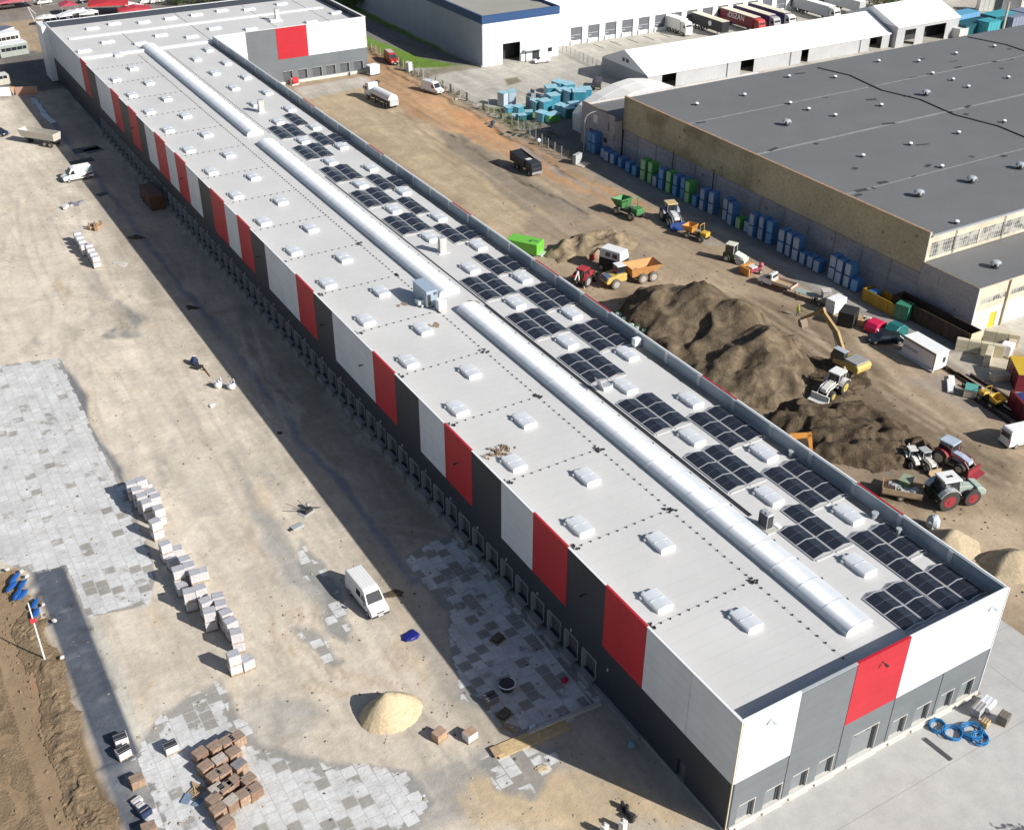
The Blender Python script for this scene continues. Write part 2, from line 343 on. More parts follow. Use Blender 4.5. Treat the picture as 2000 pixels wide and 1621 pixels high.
for k in range(46):
    x0, y0 = rt_.uniform(38, 74), rt_.uniform(20, 200); L = rt_.uniform(20, 60); bend = rt_.uniform(-5, 5)
    tracks([(x0+bend*(i/9)**2, y0+L*i/9) for i in range(10)], ((0.28, 0.215, 0.145), (0.48, 0.385, 0.275), (0.33, 0.255, 0.18))[k % 3], 2, rt_.uniform(0.25, 0.6), rt_.uniform(0.15, 0.35))
# soil field and dark strip at the lower left
paint([(-120, -40), (-120, 66), (-42.6, 64), (-42.1, 40), (-41.8, -40)], (0.315, 0.225, 0.14), 0.8, 0.4, 1, True)
paint([(60, 1300), (140, 1360), (130, 1390), (60, 1340)], (0.42, 0.17, 0.09), 1.0, 2, 0.5)
stroke([(92, 1300), (120, 1380), (150, 1470), (190, 1560), (215, 1621)], 0.22, (0.30, 0.29, 0.26), 0.9, 0.2)
stroke([(108, 1290), (135, 1370), (165, 1460), (205, 1560), (230, 1621)], 0.5, (0.16, 0.115, 0.07), 0.9, 0.5)
paint([(-41.9, 62.2), (-38.5, 61.6), (-38.5, -40), (-41.9, -40)], (0.10, 0.115, 0.145), 0.35, 0.05, 1, True)
paint([(-41.7, 32), (-38.7, 31), (-38.7, -40), (-41.7, -40)], (0.18, 0.19, 0.21), 1.5, 0.6, 1, True, grain=0.7)
paint([(-38.5, 60), (-37.6, 60), (-37.4, -40), (-38.5, -40)], (0.60, 0.57, 0.50), 0.4, 0.15, 1, True)
paint([(118, 706), (150, 740), (172, 775), (176, 800), (180, 830), (235, 915), (240, 945), (222, 930), (165, 815), (125, 735)], (0.20, 0.205, 0.215), 0.5, 0.3)
rs_ = random.Random(9)
for k in range(70):
    y_ = rs_.uniform(22, 62); x_ = rs_.uniform(-41.7, -38.7); s_ = rs_.uniform(0.15, 0.8)
    paint([(x_-s_, y_-s_*0.4), (x_+s_, y_-s_*0.5), (x_+s_*0.8, y_+s_*0.5), (x_-s_*0.7, y_+s_*0.4)], ((0.06, 0.07, 0.09), (0.17, 0.185, 0.21), (0.08, 0.085, 0.10))[k % 3], 0.4, 0.5, 0.8, True)
# pavers
paint([(-120, 110.5), (-36.7, 109.4), (-29.3, 107.4), P2(160, 800), P2(228, 945), P2(232, 1010), P2(215, 1100), P2(170, 1200), (-38.3, 54), (-38.4, 61.8), (-41.8, 62.3), (-44.4, 66.3), (-120, 67)], None, 0.3, 0.03, 1, True, pv=0.985)
paint([(240, 945), (268, 1010), (305, 1130), (290, 1180), (170, 1205), (160, 1150), (190, 1000), (222, 950)], None, 0.8, 0.5, 1, pv=0.82)
paint([(400, 1340), (520, 1460), (640, 1490), (790, 1500), (840, 1560), (780, 1640), (300, 1640), (260, 1500), (330, 1400)], None, 2.5, 1.0, 1, pv=0.80)
paint([(300, 1460), (400, 1420), (560, 1560), (600, 1640), (350, 1640)], None, 1.5, 0.6, 1, pv=0.93)
paint([(800, 1085), (885, 1050), (1172, 1378), (1020, 1440), (920, 1360), (870, 1200)], None, 1.6, 1.0, 1, pv=0.72)
paint([(940, 1490), (1010, 1460), (1090, 1455), (1060, 1560), (980, 1540)], None, 1.5, 1.3, 1, pv=0.45)
paint([(560, 1210), (640, 1225), (690, 1290), (640, 1300)], None, 1.5, 1.3, 1, pv=0.35)
paint([(590, 1040), (640, 1100), (700, 1240), (650, 1230), (600, 1110)], None, 1.0, 1.0, 1, pv=0.4)
br = 1+0.16*(fbm(X, Y, 14, 50, 5)-0.5)*2+0.10*(vnoise(X, Y/6, 1.7, 60)-0.5)*2+0.08*(fbm(X, Y, 2.2, 80, 3)-0.5)*2
col = np.clip(col*br[..., None], 0.01, 0.95)
NX, NY = X.shape
vz = np.zeros(X.size)
co = np.stack([X.ravel(), Y.ravel(), vz], 1).ravel()
idx = np.arange(NX*NY).reshape(NX, NY)
fa = np.stack([idx[:-1, :-1], idx[1:, :-1], idx[1:, 1:], idx[:-1, 1:]], -1).reshape(-1, 4)
me = bpy.data.meshes.new('ground'); me.vertices.add(X.size); me.vertices.foreach_set('co', co)
me.loops.add(fa.size); me.loops.foreach_set('vertex_index', fa.ravel().astype(np.int32))
me.polygons.add(len(fa)); me.polygons.foreach_set('loop_start', np.arange(0, fa.size, 4, dtype=np.int32)); me.polygons.foreach_set('loop_total', np.full(len(fa), 4, dtype=np.int32))
me.update(); me.validate()
at = me.attributes.new('earth', 'FLOAT_COLOR', 'POINT'); at.data.foreach_set('color', np.concatenate([col.reshape(-1, 3), np.ones((X.size, 1))], 1).ravel().astype(np.float32))
at = me.attributes.new('pave', 'FLOAT', 'POINT'); at.data.foreach_set('value', pave.ravel().astype(np.float32))
m = bpy.data.materials.new('earth and pavers'); n, l, b = nodes(m); tc = n.new('ShaderNodeTexCoord').outputs['Object']
a1 = n.new('ShaderNodeAttribute'); a1.attribute_name = 'earth'; a2 = n.new('ShaderNodeAttribute'); a2.attribute_name = 'pave'
n1 = tex(n, l, 'Noise', 1.1, tc, Detail=9, Roughness=0.68).outputs['Fac']; n2 = tex(n, l, 'Noise', 6.0, tc, Detail=6, Roughness=0.7).outputs['Fac']
n3 = tex(n, l, 'Noise', 0.22, tc, Detail=7, Roughness=0.62, Distortion=0.8).outputs['Fac']
k = mixc(n, l, 1.0, ramp(n, l, n1, [(0.3, 0.87), (0.7, 1.10)]), ramp(n, l, n2, [(0.25, 0.86), (0.75, 1.10)]), 'MULTIPLY')
k = mixc(n, l, 1.0, k, ramp(n, l, n3, [(0.35, 0.88), (0.65, 1.07)]), 'MULTIPLY')
mp = n.new('ShaderNodeMapping'); l.new(tc, mp.inputs[0]); mp.inputs['Scale'].default_value = (1.0, 0.12, 1); mp.inputs['Rotation'].default_value = (0, 0, R(4))
n4 = tex(n, l, 'Noise', 1.3, mp.outputs[0], Detail=4).outputs['Fac']
k = mixc(n, l, 1.0, k, ramp(n, l, n4, [(0.3, 0.93), (0.7, 1.05)]), 'MULTIPLY')
dirt = mixc(n, l, 1.0, a1.outputs['Color'], k, 'MULTIPLY')
sxy = sep(n, l, tc); cxy = n.new('ShaderNodeCombineXYZ'); l.new(sxy[1], cxy.inputs[0]); l.new(sxy[0], cxy.inputs[1]); br_ = tex(n, l, 'Brick', 1.0, cxy.outputs[0]); br_.offset = 0.5; br_.offset_frequency = 2
for kk, vv in (('Brick Width', 1.18), ('Row Height', 1.22), ('Mortar Size', 0.07), ('Mortar Smooth', 0.9), ('Scale', 1.0), ('Bias', 0.0)): br_.inputs[kk].default_value = vv
br_.inputs['Color1'].default_value = (0, 0, 0, 1); br_.inputs['Color2'].default_value = (1, 1, 1, 1); br_.inputs['Mortar'].default_value = (0.5, 0.5, 0.5, 1)
rnd = sep(n, l, br_.outputs['Color'])[0]
pv = math_(n, l, 'ADD', a2.outputs['Fac'], math_(n, l, 'MULTIPLY', math_(n, l, 'SUBTRACT', n1, 0.5), 0.55))
vis = math_(n, l, 'MULTIPLY', math_(n, l, 'SUBTRACT', pv, rnd), 14, True)
dom = math_(n, l, 'MULTIPLY', math_(n, l, 'SUBTRACT', a2.outputs['Fac'], 0.12), 5, True)
dom = math_(n, l, 'MULTIPLY', dom, ramp(n, l, n1, [(0.25, 0.6), (0.5, 1)]))
stone = mixc(n, l, rnd, (0.66, 0.665, 0.67), (0.58, 0.585, 0.59)); stone = mixc(n, l, 1.0, stone, k, 'MULTIPLY')
stone = mixc(n, l, math_(n, l, 'MULTIPLY', br_.outputs['Fac'], 0.55), stone, (0.40, 0.385, 0.36))
under = mixc(n, l, 1.0, mixc(n, l, 0.15, (0.30, 0.295, 0.285), a1.outputs['Color']), k, 'MULTIPLY')
pc = mixc(n, l, vis, under, stone)
l.new(mixc(n, l, dom, dirt, pc), b.inputs['Base Color']); b.inputs['Roughness'].default_value = 0.95; b.inputs['Specular IOR Level'].default_value = 0.15
bp = n.new('ShaderNodeBump'); bp.inputs['Strength'].default_value = 0.45; bp.inputs['Distance'].default_value = 0.16
l.new(n1, bp.inputs['Height']); l.new(bp.outputs['Normal'], b.inputs['Normal'])
me.materials.append(m); gr = bpy.data.objects.new('ground', me); C.objects.link(gr); struct(gr)

# concrete apron in front of the short end
m = bpy.data.materials.new('apron paving'); n, l, b = nodes(m); tc = n.new('ShaderNodeTexCoord').outputs['Object']; s = sep(n, l, tc)
n1 = tex(n, l, 'Noise', 0.5, tc, Detail=9, Roughness=0.65).outputs['Fac']; n2 = tex(n, l, 'Noise', 7, tc, Detail=5).outputs['Fac']
bk = tex(n, l, 'Brick', 1.0, tc); bk.inputs['Brick Width'].default_value = 1.25; bk.inputs['Row Height'].default_value = 0.82; bk.inputs['Mortar Size'].default_value = 0.012
bk.inputs['Color1'].default_value = (0.43, 0.43, 0.42, 1); bk.inputs['Color2'].default_value = (0.50, 0.495, 0.48, 1); bk.inputs['Mortar'].default_value = (0.34, 0.33, 0.31, 1)
c = mixc(n, l, 0.75, bk.outputs['Color'], ramp(n, l, n1, [(0.3, (0.40, 0.395, 0.385)), (0.7, (0.53, 0.52, 0.50))]))
c = mixc(n, l, 1.0, c, ramp(n, l, n2, [(0.2, 0.9), (0.8, 1.08)]), 'MULTIPLY')
ln = math_(n, l, 'MAXIMUM', stripe(n, l, s[1], 9.0, 0.07, 4.5), stripe(n, l, s[0], 38.0, 0.08, 4.0))
l.new(mixc(n, l, math_(n, l, 'MULTIPLY', ln, 0.5), c, (0.22, 0.20, 0.17)), b.inputs['Base Color']); b.inputs['Roughness'].default_value = 0.9
mt_apron = m
ap = MB(); pts = [(0.6, -0.25), (30.4, -0.25), (30.4, 12), (40.2, 12.5), (40.4, -90), (7, -90), (4.5, -30), (3.0, -12), (1.6, -5)]
ap.prism(pts, (-0.05, 0.02), 'z'); struct(ap.build('apron', mt_apron))

# ================================================================ the long striped warehouse
WH = thing('warehouse', 'long flat-roofed warehouse with white, red and anthracite striped walls and a wider far wing', 'warehouse', (0, 0, 0))
ZR, ZT, ZB = 11.5, 12.88, 5.8
def wall_strip(axis, p0, p1, a0, a1, z0, z1, ops):      # wall between planes p0..p1 along a0..a1 with openings (b0,b1,zb,zt)
    mb = MB(); cur = a0
    def bx(b0, b1, c0, c1):
        if b1-b0 < 1e-3 or c1-c0 < 1e-3: return
        if axis == 'y': mb.box(p0, p1, b0, b1, c0, c1)
        else: mb.box(b0, b1, p0, p1, c0, c1)
    for (b0, b1, c0, c1) in sorted(ops):
        bx(cur, b0, z0, z1); bx(b0, b1, z0, c0); bx(b0, b1, c1, z1); cur = b1
    bx(cur, a1, z0, z1); return mb
opsL = [(17.8+3.0*k-2.1, 17.8+3.0*k, 0.85, 3.2) for k in range(1, 62)]
opsL = [(5.4, 6.5, 0.3, 2.5)]+opsL
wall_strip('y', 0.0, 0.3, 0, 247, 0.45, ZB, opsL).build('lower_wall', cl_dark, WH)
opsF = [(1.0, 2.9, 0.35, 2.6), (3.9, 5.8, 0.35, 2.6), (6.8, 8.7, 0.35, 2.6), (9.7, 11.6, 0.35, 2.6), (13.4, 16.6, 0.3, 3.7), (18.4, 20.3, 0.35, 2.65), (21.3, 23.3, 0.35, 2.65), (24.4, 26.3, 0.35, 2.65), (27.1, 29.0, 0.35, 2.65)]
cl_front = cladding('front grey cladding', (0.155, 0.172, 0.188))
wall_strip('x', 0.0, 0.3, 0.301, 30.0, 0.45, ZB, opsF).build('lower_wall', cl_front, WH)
opsW = [(45.2, 47.6, 0.75, 2.85), (49.0, 51.3, 0.75, 2.85), (52.6, 55.0, 0.75, 2.85), (56.1, 58.5, 0.75, 2.85), (59.7, 62.1, 0.75, 2.85), (63.3, 65.7, 0.75, 2.85)]
wall_strip('x', 214.8, 215.1, 30.0, 67.0, 0.6, ZB, opsW).build('lower_wall', cl_front, WH)
mb = MB(); mb.box(29.7, 30.0, 0.31, 214.79, 0.45, ZT-1.6); mb.box(66.7, 67, 215.11, 247, 0.45, ZT); mb.box(0.31, 66.69, 246.7, 247, 0.45, ZT)
mb.build('side_wall', cl_dark, WH)
MB().box(-1.4, -0.01, 243.2, 249.5, 0.3, 12.7).build('stair_block', white_m, WH)
# upper panels, bay by bay: left side (edges measured along the eaves)
eL = [0, 6, 12, 18, 24, 30, 36, 42, 48, 54, 60, 66, 72, 78, 84, 90.2, 96.2, 101.9, 107.7, 113.5, 119.2, 125.9, 132, 138.4, 144.6, 150, 156.7, 163, 168.1, 174, 180.3, 186.7, 191.8, 199, 206.1, 211.7, 216.5, 247]
cL = 'wwrdrwdrwdrwwdrwwdrwrdwrwrwdrdrwwdrww'
CM = {'w': cl_white, 'r': cl_red, 'd': cl_dark}
cap_red = M('red cap flashing', (0.50, 0.02, 0.03), 0.4, 0, 0.05)
CAP = {'w': white_m, 'r': cap_red, 'd': steel_d}
for k, c in enumerate(cL):
    a, b = eL[k], eL[k+1]
    MB().box(-0.02 if c != 'd' else 0.0, 0.15, a+0.02, b-0.02, ZB, ZT).build('wall_panel', CM[c], WH)
    MB().box(-0.05, 0.17, a, b, ZT, ZT+0.05).build('cap_flashing', white_m if c != 'r' else cap_red, WH)
for k, c in enumerate('wdrww'):
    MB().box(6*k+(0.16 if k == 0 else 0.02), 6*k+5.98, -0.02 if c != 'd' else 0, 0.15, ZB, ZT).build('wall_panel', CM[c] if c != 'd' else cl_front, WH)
    MB().box(6*k+(0.18 if k == 0 else 0), 6*k+6, -0.05, 0.2, ZT, ZT+0.05).build('cap_flashing', CAP[c] if c != 'd' else galv, WH)
for a, b, c in ((30.0, 37.3, 'w'), (37.3, 44.5, 'd'), (44.5, 52, 'r'), (52, 59.5, 'w'), (59.5, 67, 'w')):
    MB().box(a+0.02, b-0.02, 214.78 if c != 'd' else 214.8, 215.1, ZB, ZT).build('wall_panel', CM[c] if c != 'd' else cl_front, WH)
MB().box(30, 67.1, 214.72, 215.2, ZT, ZT+0.07).build('cap_flashing', white_m, WH)
MB().box(66.6, 67.1, 215.25, 247.1, ZT, ZT+0.07).build('cap_flashing', white_m, WH)
MB().box(0.4, 66.5, 246.6, 247.1, ZT, ZT+0.07).build('cap_flashing', white_m, WH)
MB().box(0.16, 0.26, 0.3, 246.6, ZR-0.3, ZT-0.01).build('added_lining', galv, WH); MB().box(0.27, 29.67, 0.16, 0.28, ZR-0.3, ZT-0.01).build('added_lining', galv, WH)  # unseen grey lining, added to keep pink bounce from red panels off the skylights
# right-hand parapet, seen from inside
par = cladding('parapet cladding', (0.36, 0.41, 0.45), 0.4, 6.0, 'Y', 0.08)
MB().box(29.68, 30.0, 0.31, 214.79, ZR-0.3, ZT).build('parapet', par, WH)
reds = {(12.1, 17.9), (36, 41.8), (60.3, 66), (72, 77.5), (97.5, 104), (126.6, 132), (155.5, 162)}
y = 0.37
for y1 in [6*k for k in range(1, 36)]+[214.7]:
    red = any(a-0.5 <= (y+y1)/2 <= b+0.5 for a, b in reds)
    MB().box(29.86, 30.03, y, y1, ZT, ZT+0.05).build('cap_flashing', cap_red if red else white_m, WH); y = y1
pp = MB().box(29.58, 29.68, -0.25, 0.25, ZR, ZT-0.02).build('parapet_post', galv, WH, (0, 6.03, 0))
for k in range(2, 36): e = pp.copy(); C.objects.link(e); e.location.y = 6.03*k
# roof
rf = MB(); rf.box(0.27, 29.68, 0.29, 215.0, ZR-0.3, ZR).build('roof', mt_roof, WH)
MB().box(0.3, 66.7, 215.11, 246.7, ZR-0.3, ZR+0.05).build('roof', mt_roof, WH)
MB().box(0.35, 31.5, 215.4, 216.6, ZR+0.055, ZR+0.35).build('upstand', white_m, WH)
MB().box(2.5, 64, 233.3, 234.6, ZR+0.055, ZR+0.3).build('upstand', white_m, WH)
mb = MB(); mb.box(28.6, 29.6, 0.4, 214, ZR+0.004, ZR+0.012); mb.box(0.4, 29.6, 0.32, 0.9, ZR+0.004, ZR+0.012)  # darker brown strip along the inside of the right and front parapets
mb.build('parapet_edge_strip', M('dark brown membrane', (0.33, 0.30, 0.27), 0.8, 0, 0.35, 0.8), WH)
# plinths and ledges
mb = MB(); mb.box(-0.35, 0.32, 11.5, 206, -0.05, 0.445); mb.box(-0.1, 0.32, 0, 11.5, -0.05, 0.445)
mb.build('plinth', concrete_d, WH)
mb = MB(); mb.box(0.33, 30.02, -0.12, 0.3, -0.05, 0.445)
for a, b, c, d in opsF: mb.box(a-0.1, b+0.1, -0.3, -0.121, -0.05, 0.22)
mb.build('plinth', M('pale concrete', (0.62, 0.60, 0.55), 0.8, 0, 0.1), WH)
mb = MB(); mb.box(30.02, 67.1, 214.45, 215.1, -0.05, 0.595); mb.build('plinth', MT['pale concrete'], WH)
MB().box(-0.07, -0.0, -0.07, 0.02, 0.45, ZT).build('corner_trim', M('cream trim', (0.70, 0.62, 0.42), 0.5, 0, 0.05), WH)
MB().box(30.0, 30.07, -0.07, 0.02, 0.45, ZT).build('corner_trim', white_m, WH)
# doors
door_d = M('dock door', (0.10, 0.105, 0.115), 0.5, 0, 0.1); door_g = M('grey door', (0.20, 0.22, 0.235), 0.5, 0, 0.08); jamb = M('jamb flashing', (0.34, 0.355, 0.37), 0.5, 0.1, 0.1)
dm = MB(); dm.box(0.36, 0.44, -2.1, 0, 0, 2.35)
for z in (0.5, 1.0, 1.5, 2.0): dm.box(0.34, 0.36, -2.1, 0, z, z+0.03)
d0 = dm.build('dock_door', door_d, WH, (0, opsL[1][1], 0.85))
fm = MB(); fm.box(-0.22, 0.35, -0.07, 0.0, 0, 2.4); fm.box(-0.05, 0.35, -2.1, -2.03, 0, 2.4); fm.box(-0.12, 0.0, -2.15, 0.05, 2.36, 2.44)
f0 = fm.build('door_frame', jamb, d0)
sm = MB(); sm.box(-0.75, -0.36, -2.0, -0.2, -0.9, -0.05); sm.box(-0.45, 0.0, -2.05, -0.05, -0.12, -0.005)
s0 = sm.build('dock_sill', concrete_d, d0)
for op in opsL[2:]:
    d = d0.copy(); C.objects.link(d); d.location = (0, op[1], 0.85)
    for c in (f0, s0): e = c.copy(); C.objects.link(e); e.parent = d
MB().box(0.3, 0.36, 5.4, 6.5, 0.3, 2.5).build('side_door', door_d, WH)
def fdoor(x0, x1, z0, z1, y, m1=door_g):
    mb = MB(); mb.box(x0, x1, y+0.28, y+0.36, z0, z1)
    for k in range(1, int((z1-z0)/0.5)+1): mb.box(x0, x1, y+0.265, y+0.28, z0+0.5*k-0.02, z0+0.5*k)
    d = mb.build('dock_door', m1, WH)
    mb = MB(); mb.box(x1-0.05, x1, y-0.03, y+0.28, z0, z1); mb.box(x0+0.1, x1+0.02, y-0.05, y-0.001, z1, z1+0.05)
    mb.build('door_frame', M('pale frame', (0.62, 0.60, 0.56), 0.5, 0.1, 0.05), d)
    mb = MB(); mb.box(x1-0.4, x1-0.12, y+0.2, y+0.275, z0+0.05, z1-0.06); mb.build('strip_window', glass, d)
    mb = MB()
    for q in (0.25, 0.7): mb.box(x0+(x1-x0)*q-0.16, x0+(x1-x0)*q+0.1, y+0.245, y+0.265, z0+(z1-z0)*0.8, z0+(z1-z0)*0.8+0.07)
    mb.build('lamp_slot', steel_d, d)
for a, b, c, d in opsF: fdoor(a, b, c, d, 0.0)
for a, b, c, d in opsW: fdoor(a, b, c, d, 214.8, door_d)
for k in range(1, 5): MB().box(6*k-0.03, 6*k+0.03, -0.05, -0.0, 0.45, ZB).build('joint_trim', M('dark joint trim', (0.16, 0.17, 0.185), 0.5, 0, 0.05), WH)  # dark grey strips over the panel joints
lampb = MB(); lampb.box(-0.05, 0.05, -0.35, 0, 0, 0.06); lampb.box(-0.12, 0.12, -0.62, -0.3, -0.05, 0.05)
for k, xx in enumerate((3.0, 15.0, 28.2)): lampb.build('wall_lamp', steel_d if k == 1 else galv, WH, (xx, -0.02, 11.6))
lb = MB(); lb.box(-0.35, 0, -0.05, 0.05, 0, 0.06); lb.box(-0.62, -0.3, -0.12, 0.12, -0.05, 0.05)
for yy in (21, 45, 69, 81, 105, 141, 171): lb.build('wall_lamp', steel_d, WH, (-0.02, yy, 9.6))
sm_ = MB(); sm_.box(-0.12, 0, -0.06, 0.06, 0, 0.3); s1 = sm_.build('bollard_lamp', galv, WH, (-0.0, 16.9, 3.6))
for k in range(1, 22):
    e = s1.copy(); C.objects.link(e); e.location.y = 16.9+6*k

# ================================================================ things on the roof
dome_m = M('opal skylight', (0.64, 0.67, 0.72), 0.3, 0, 0.05, 2, coat=0.2)
def skylight(nx, ny, label, loc, group, rz=0.0):
    t = thing('skylight', label, 'skylight', loc, rz, group)
    c = MB(); c.box(-0.06, nx+0.06, -0.06, ny+0.06, 0, 0.42); c.build('curb', white_m, t)
    d = MB(); sec = 6
    for j in range(sec):
        a = j/sec; b = (j+1)/sec
        za = 0.44+0.07*math.sin(math.pi*a); zb = 0.44+0.07*math.sin(math.pi*b)
        d.add([(nx*a, 0, za), (nx*b, 0, zb), (nx*b, ny, zb), (nx*a, ny, za), (nx*a, 0, 0.42), (nx*b, 0, 0.42), (nx*b, ny, 0.42), (nx*a, ny, 0.42)], [(0, 1, 2, 3), (0, 4, 5, 1), (3, 2, 6, 7)])
    dd = d.build('dome', dome_m, t)
    MB().box(0.02, nx-0.02, ny*0.49, ny*0.505, 0.44, 0.525).build('glazing_bar', galv, t)
    h = MB(); h.box(0.1, 0.35, ny+0.06, ny+0.25, 0.05, 0.5); h.box(-0.35, -0.06, ny-0.3, ny-0.05, 0, 0.25); h.build('opener', galv, t)
    return t
SA = SC = SW = None
def row(n, x, y0, dx, dy, where, proto=None):
    for k in range(n):
        lab = '%s roof skylight from the near end, row %s' % (ORD[k], where)
        loc = (x, y0+12.1*k, ZR+0.01)
        if proto is None: proto = skylight(dx, dy, lab, loc, 'box skylights in rows on the long roof')
        else: dup(proto, loc, None, lab)
    return proto
SA = row(16, 2.75, 14.0, 1.5, 2.4, 'beside the striped wall')
row(18, 7.85, 8.2, 1.5, 2.4, 'second from the striped wall', SA)
SC = row(17, 21.5, 8.4, 1.4, 2.7, 'just right of arched rooflights')
row(17, 26.1, 14.4, 1.4, 2.7, 'beside the grey parapet', SC)
for k, (xx, yy) in enumerate([(1.7, 221), (14, 221.2), (25.7, 221.2), (39.7, 221.2), (54.5, 220.6), (8, 226), (20, 226), (32.6, 226), (47.6, 226), (63.2, 226)]):
    lab = '%s flat skylight from the left in the %s row on the far wing roof' % (ORD[k % 5], 'near' if k < 5 else 'middle')
    if SW is None: SW = skylight(2.7, 1.4, lab, (xx, yy, ZR+0.06), 'skylights on the far wing roof')
    else: dup(SW, (xx, yy, ZR+0.06), None, lab)
for k, (xx, yy) in enumerate([(8, 240), (13.5, 242), (20, 240), (26.5, 240.6), (33, 241), (39.7, 242), (46, 240), (55, 241.5)]):
    dup(SW, (xx, yy, ZR+0.06), None, '%s flat skylight from the left in the back row on the far wing roof' % ORD[k])

bar_m = bpy.data.materials.new('polycarbonate vault'); n, l, b = nodes(bar_m); tc = n.new('ShaderNodeTexCoord').outputs['Object']; s = sep(n, l, tc)
c = mixc(n, l, ramp(n, l, tex(n, l, 'Noise', 0.4, tc, Detail=3).outputs['Fac'], [(0.3, 0), (0.7, 1)]), (0.68, 0.73, 0.79), (0.78, 0.81, 0.85))
l.new(mixc(n, l, math_(n, l, 'MULTIPLY', stripe(n, l, s[1], 1.05, 0.03), 0.3), c, (0.4, 0.44, 0.5)), b.inputs['Base Color'])
b.inputs['Roughness'].default_value = 0.62; b.inputs['Metallic'].default_value = 0.22; b.inputs['Anisotropic'].default_value = 1.0
tg = n.new('ShaderNodeTangent'); tg.direction_type = 'RADIAL'; tg.axis = 'Y'; l.new(tg.outputs[0], b.inputs['Tangent']); b.inputs['Anisotropic Rotation'].default_value = 0.25
hoop_w = M('white glazing strip', (0.85, 0.85, 0.86), 0.45, 0, 0)
def barrel(y0, y1, label):
    t = thing('arched_rooflight', label, 'rooflight', (14.6, y0, ZR), 0, 'arched rooflights along the ridge')
    W, Hh, cz = 3.1, 0.58, 0.38; L = y1-y0
    MB().box(0, W, 0, L, 0, cz).build('curb', galv, t)
    prof = [(W/2-W/2*math.cos(math.pi*i/14)*0.98, cz+Hh*math.sin(math.pi*i/14)) for i in range(15)]
    v = MB(); o = [(x, 0.02, z) for x, z in prof]+[(x, L-0.02, z) for x, z in prof]
    v.add(o, [(i, i+1, 15+i+1, 15+i) for i in range(14)]); va = v.build('vault', bar_m, t, smooth=True)
    e = MB(); e.prism([(x, z) for x, z in prof], (0.0, 0.06)); e.prism([(x, z) for x, z in prof], (L-0.06, L)); e.build('end_panel', dome_m, t)
    n = int(round(L/3.05)); 
    for i in range(1, n):
        r = MB(); yy = L*i/n; pr = [(W/2-(W/2+0.02)*math.cos(math.pi*j/14), cz+(Hh+0.03)*math.sin(math.pi*j/14)) for j in range(15)]
        hw = 0.11 if i % 3 == 0 else 0.025
        for (xa, za), (xb, zb) in zip(pr, pr[1:]): r.add([(xa, yy-hw, za), (xb, yy-hw, zb), (xb, yy+hw, zb), (xa, yy+hw, za)], [(0, 1, 2, 3)])
        r.build('hoop', hoop_w if i % 3 == 0 else galv, t)
        g = MB(); g.box(W, W+0.12, yy-0.1, yy+0.1, 0.1, 0.5); g.build('hinge', steel_d, t)
barrel(3.7, 72.3, 'nearest and longest of the three arched white rooflights, beside the solar panels')
barrel(77.0, 145.0, 'middle arched rooflight, its near end beside the grey ventilation unit')
barrel(150.2, 218.2, 'farthest arched rooflight, running up to the wing roof')

# solar arrays: low tents of modules
pv_m = bpy.data.materials.new('solar cells'); n, l, b = nodes(pv_m); tc = n.new('ShaderNodeTexCoord').outputs['Object']; s = sep(n, l, tc)
g = math_(n, l, 'MAXIMUM', stripe(n, l, s[1], 1.12, 0.035), stripe(n, l, s[0], 0.185, 0.016)); 
l.new(mixc(n, l, math_(n, l, 'MULTIPLY', g, 0.9), (0.012, 0.014, 0.024), (0.15, 0.16, 0.19)), b.inputs['Base Color'])
b.inputs['Roughness'].default_value = 0.22; b.inputs['IOR'].default_value = 1.75; b.inputs['Specular IOR Level'].default_value = 0.6
rail = M('aluminium rail', (0.72, 0.72, 0.73), 0.4, 0.3, 0.05)
HP = 0.36; SL = 2.33
pL = MB(); pL.add([(0.05, 0.06, 0.12), (1.12, 0.06, HP), (1.12, SL-0.06, HP), (0.05, SL-0.06, 0.12), (0.05, 0.06, 0.08), (1.12, 0.06, HP-0.04), (1.12, SL-0.06, HP-0.04), (0.05, SL-0.06, 0.08)], [(0, 1, 2, 3), (7, 6, 5, 4), (0, 4, 5, 1), (2, 6, 7, 3), (0, 3, 7, 4), (1, 5, 6, 2)])
pR = MB(); pR.add([(1.15, 0.06, HP), (2.25, 0.06, 0.12), (2.25, SL-0.06, 0.12), (1.15, SL-0.06, HP), (1.15, 0.06, HP-0.04), (2.25, 0.06, 0.08), (2.25, SL-0.06, 0.08), (1.15, SL-0.06, HP-0.04)], [(0, 1, 2, 3), (7, 6, 5, 4), (0, 4, 5, 1), (2, 6, 7, 3), (0, 3, 7, 4), (1, 5, 6, 2)])
rl = MB(); 
for yy in (0.0,): rl.add([(0, yy-0.05, 0.13), (1.135, yy-0.05, HP+0.02), (2.3, yy-0.05, 0.13), (2.3, yy+0.05, 0.13), (1.135, yy+0.05, HP+0.02), (0, yy+0.05, 0.13)], [(0, 1, 4, 5), (1, 2, 3, 4)])
PL0 = PR0 = RL0 = None
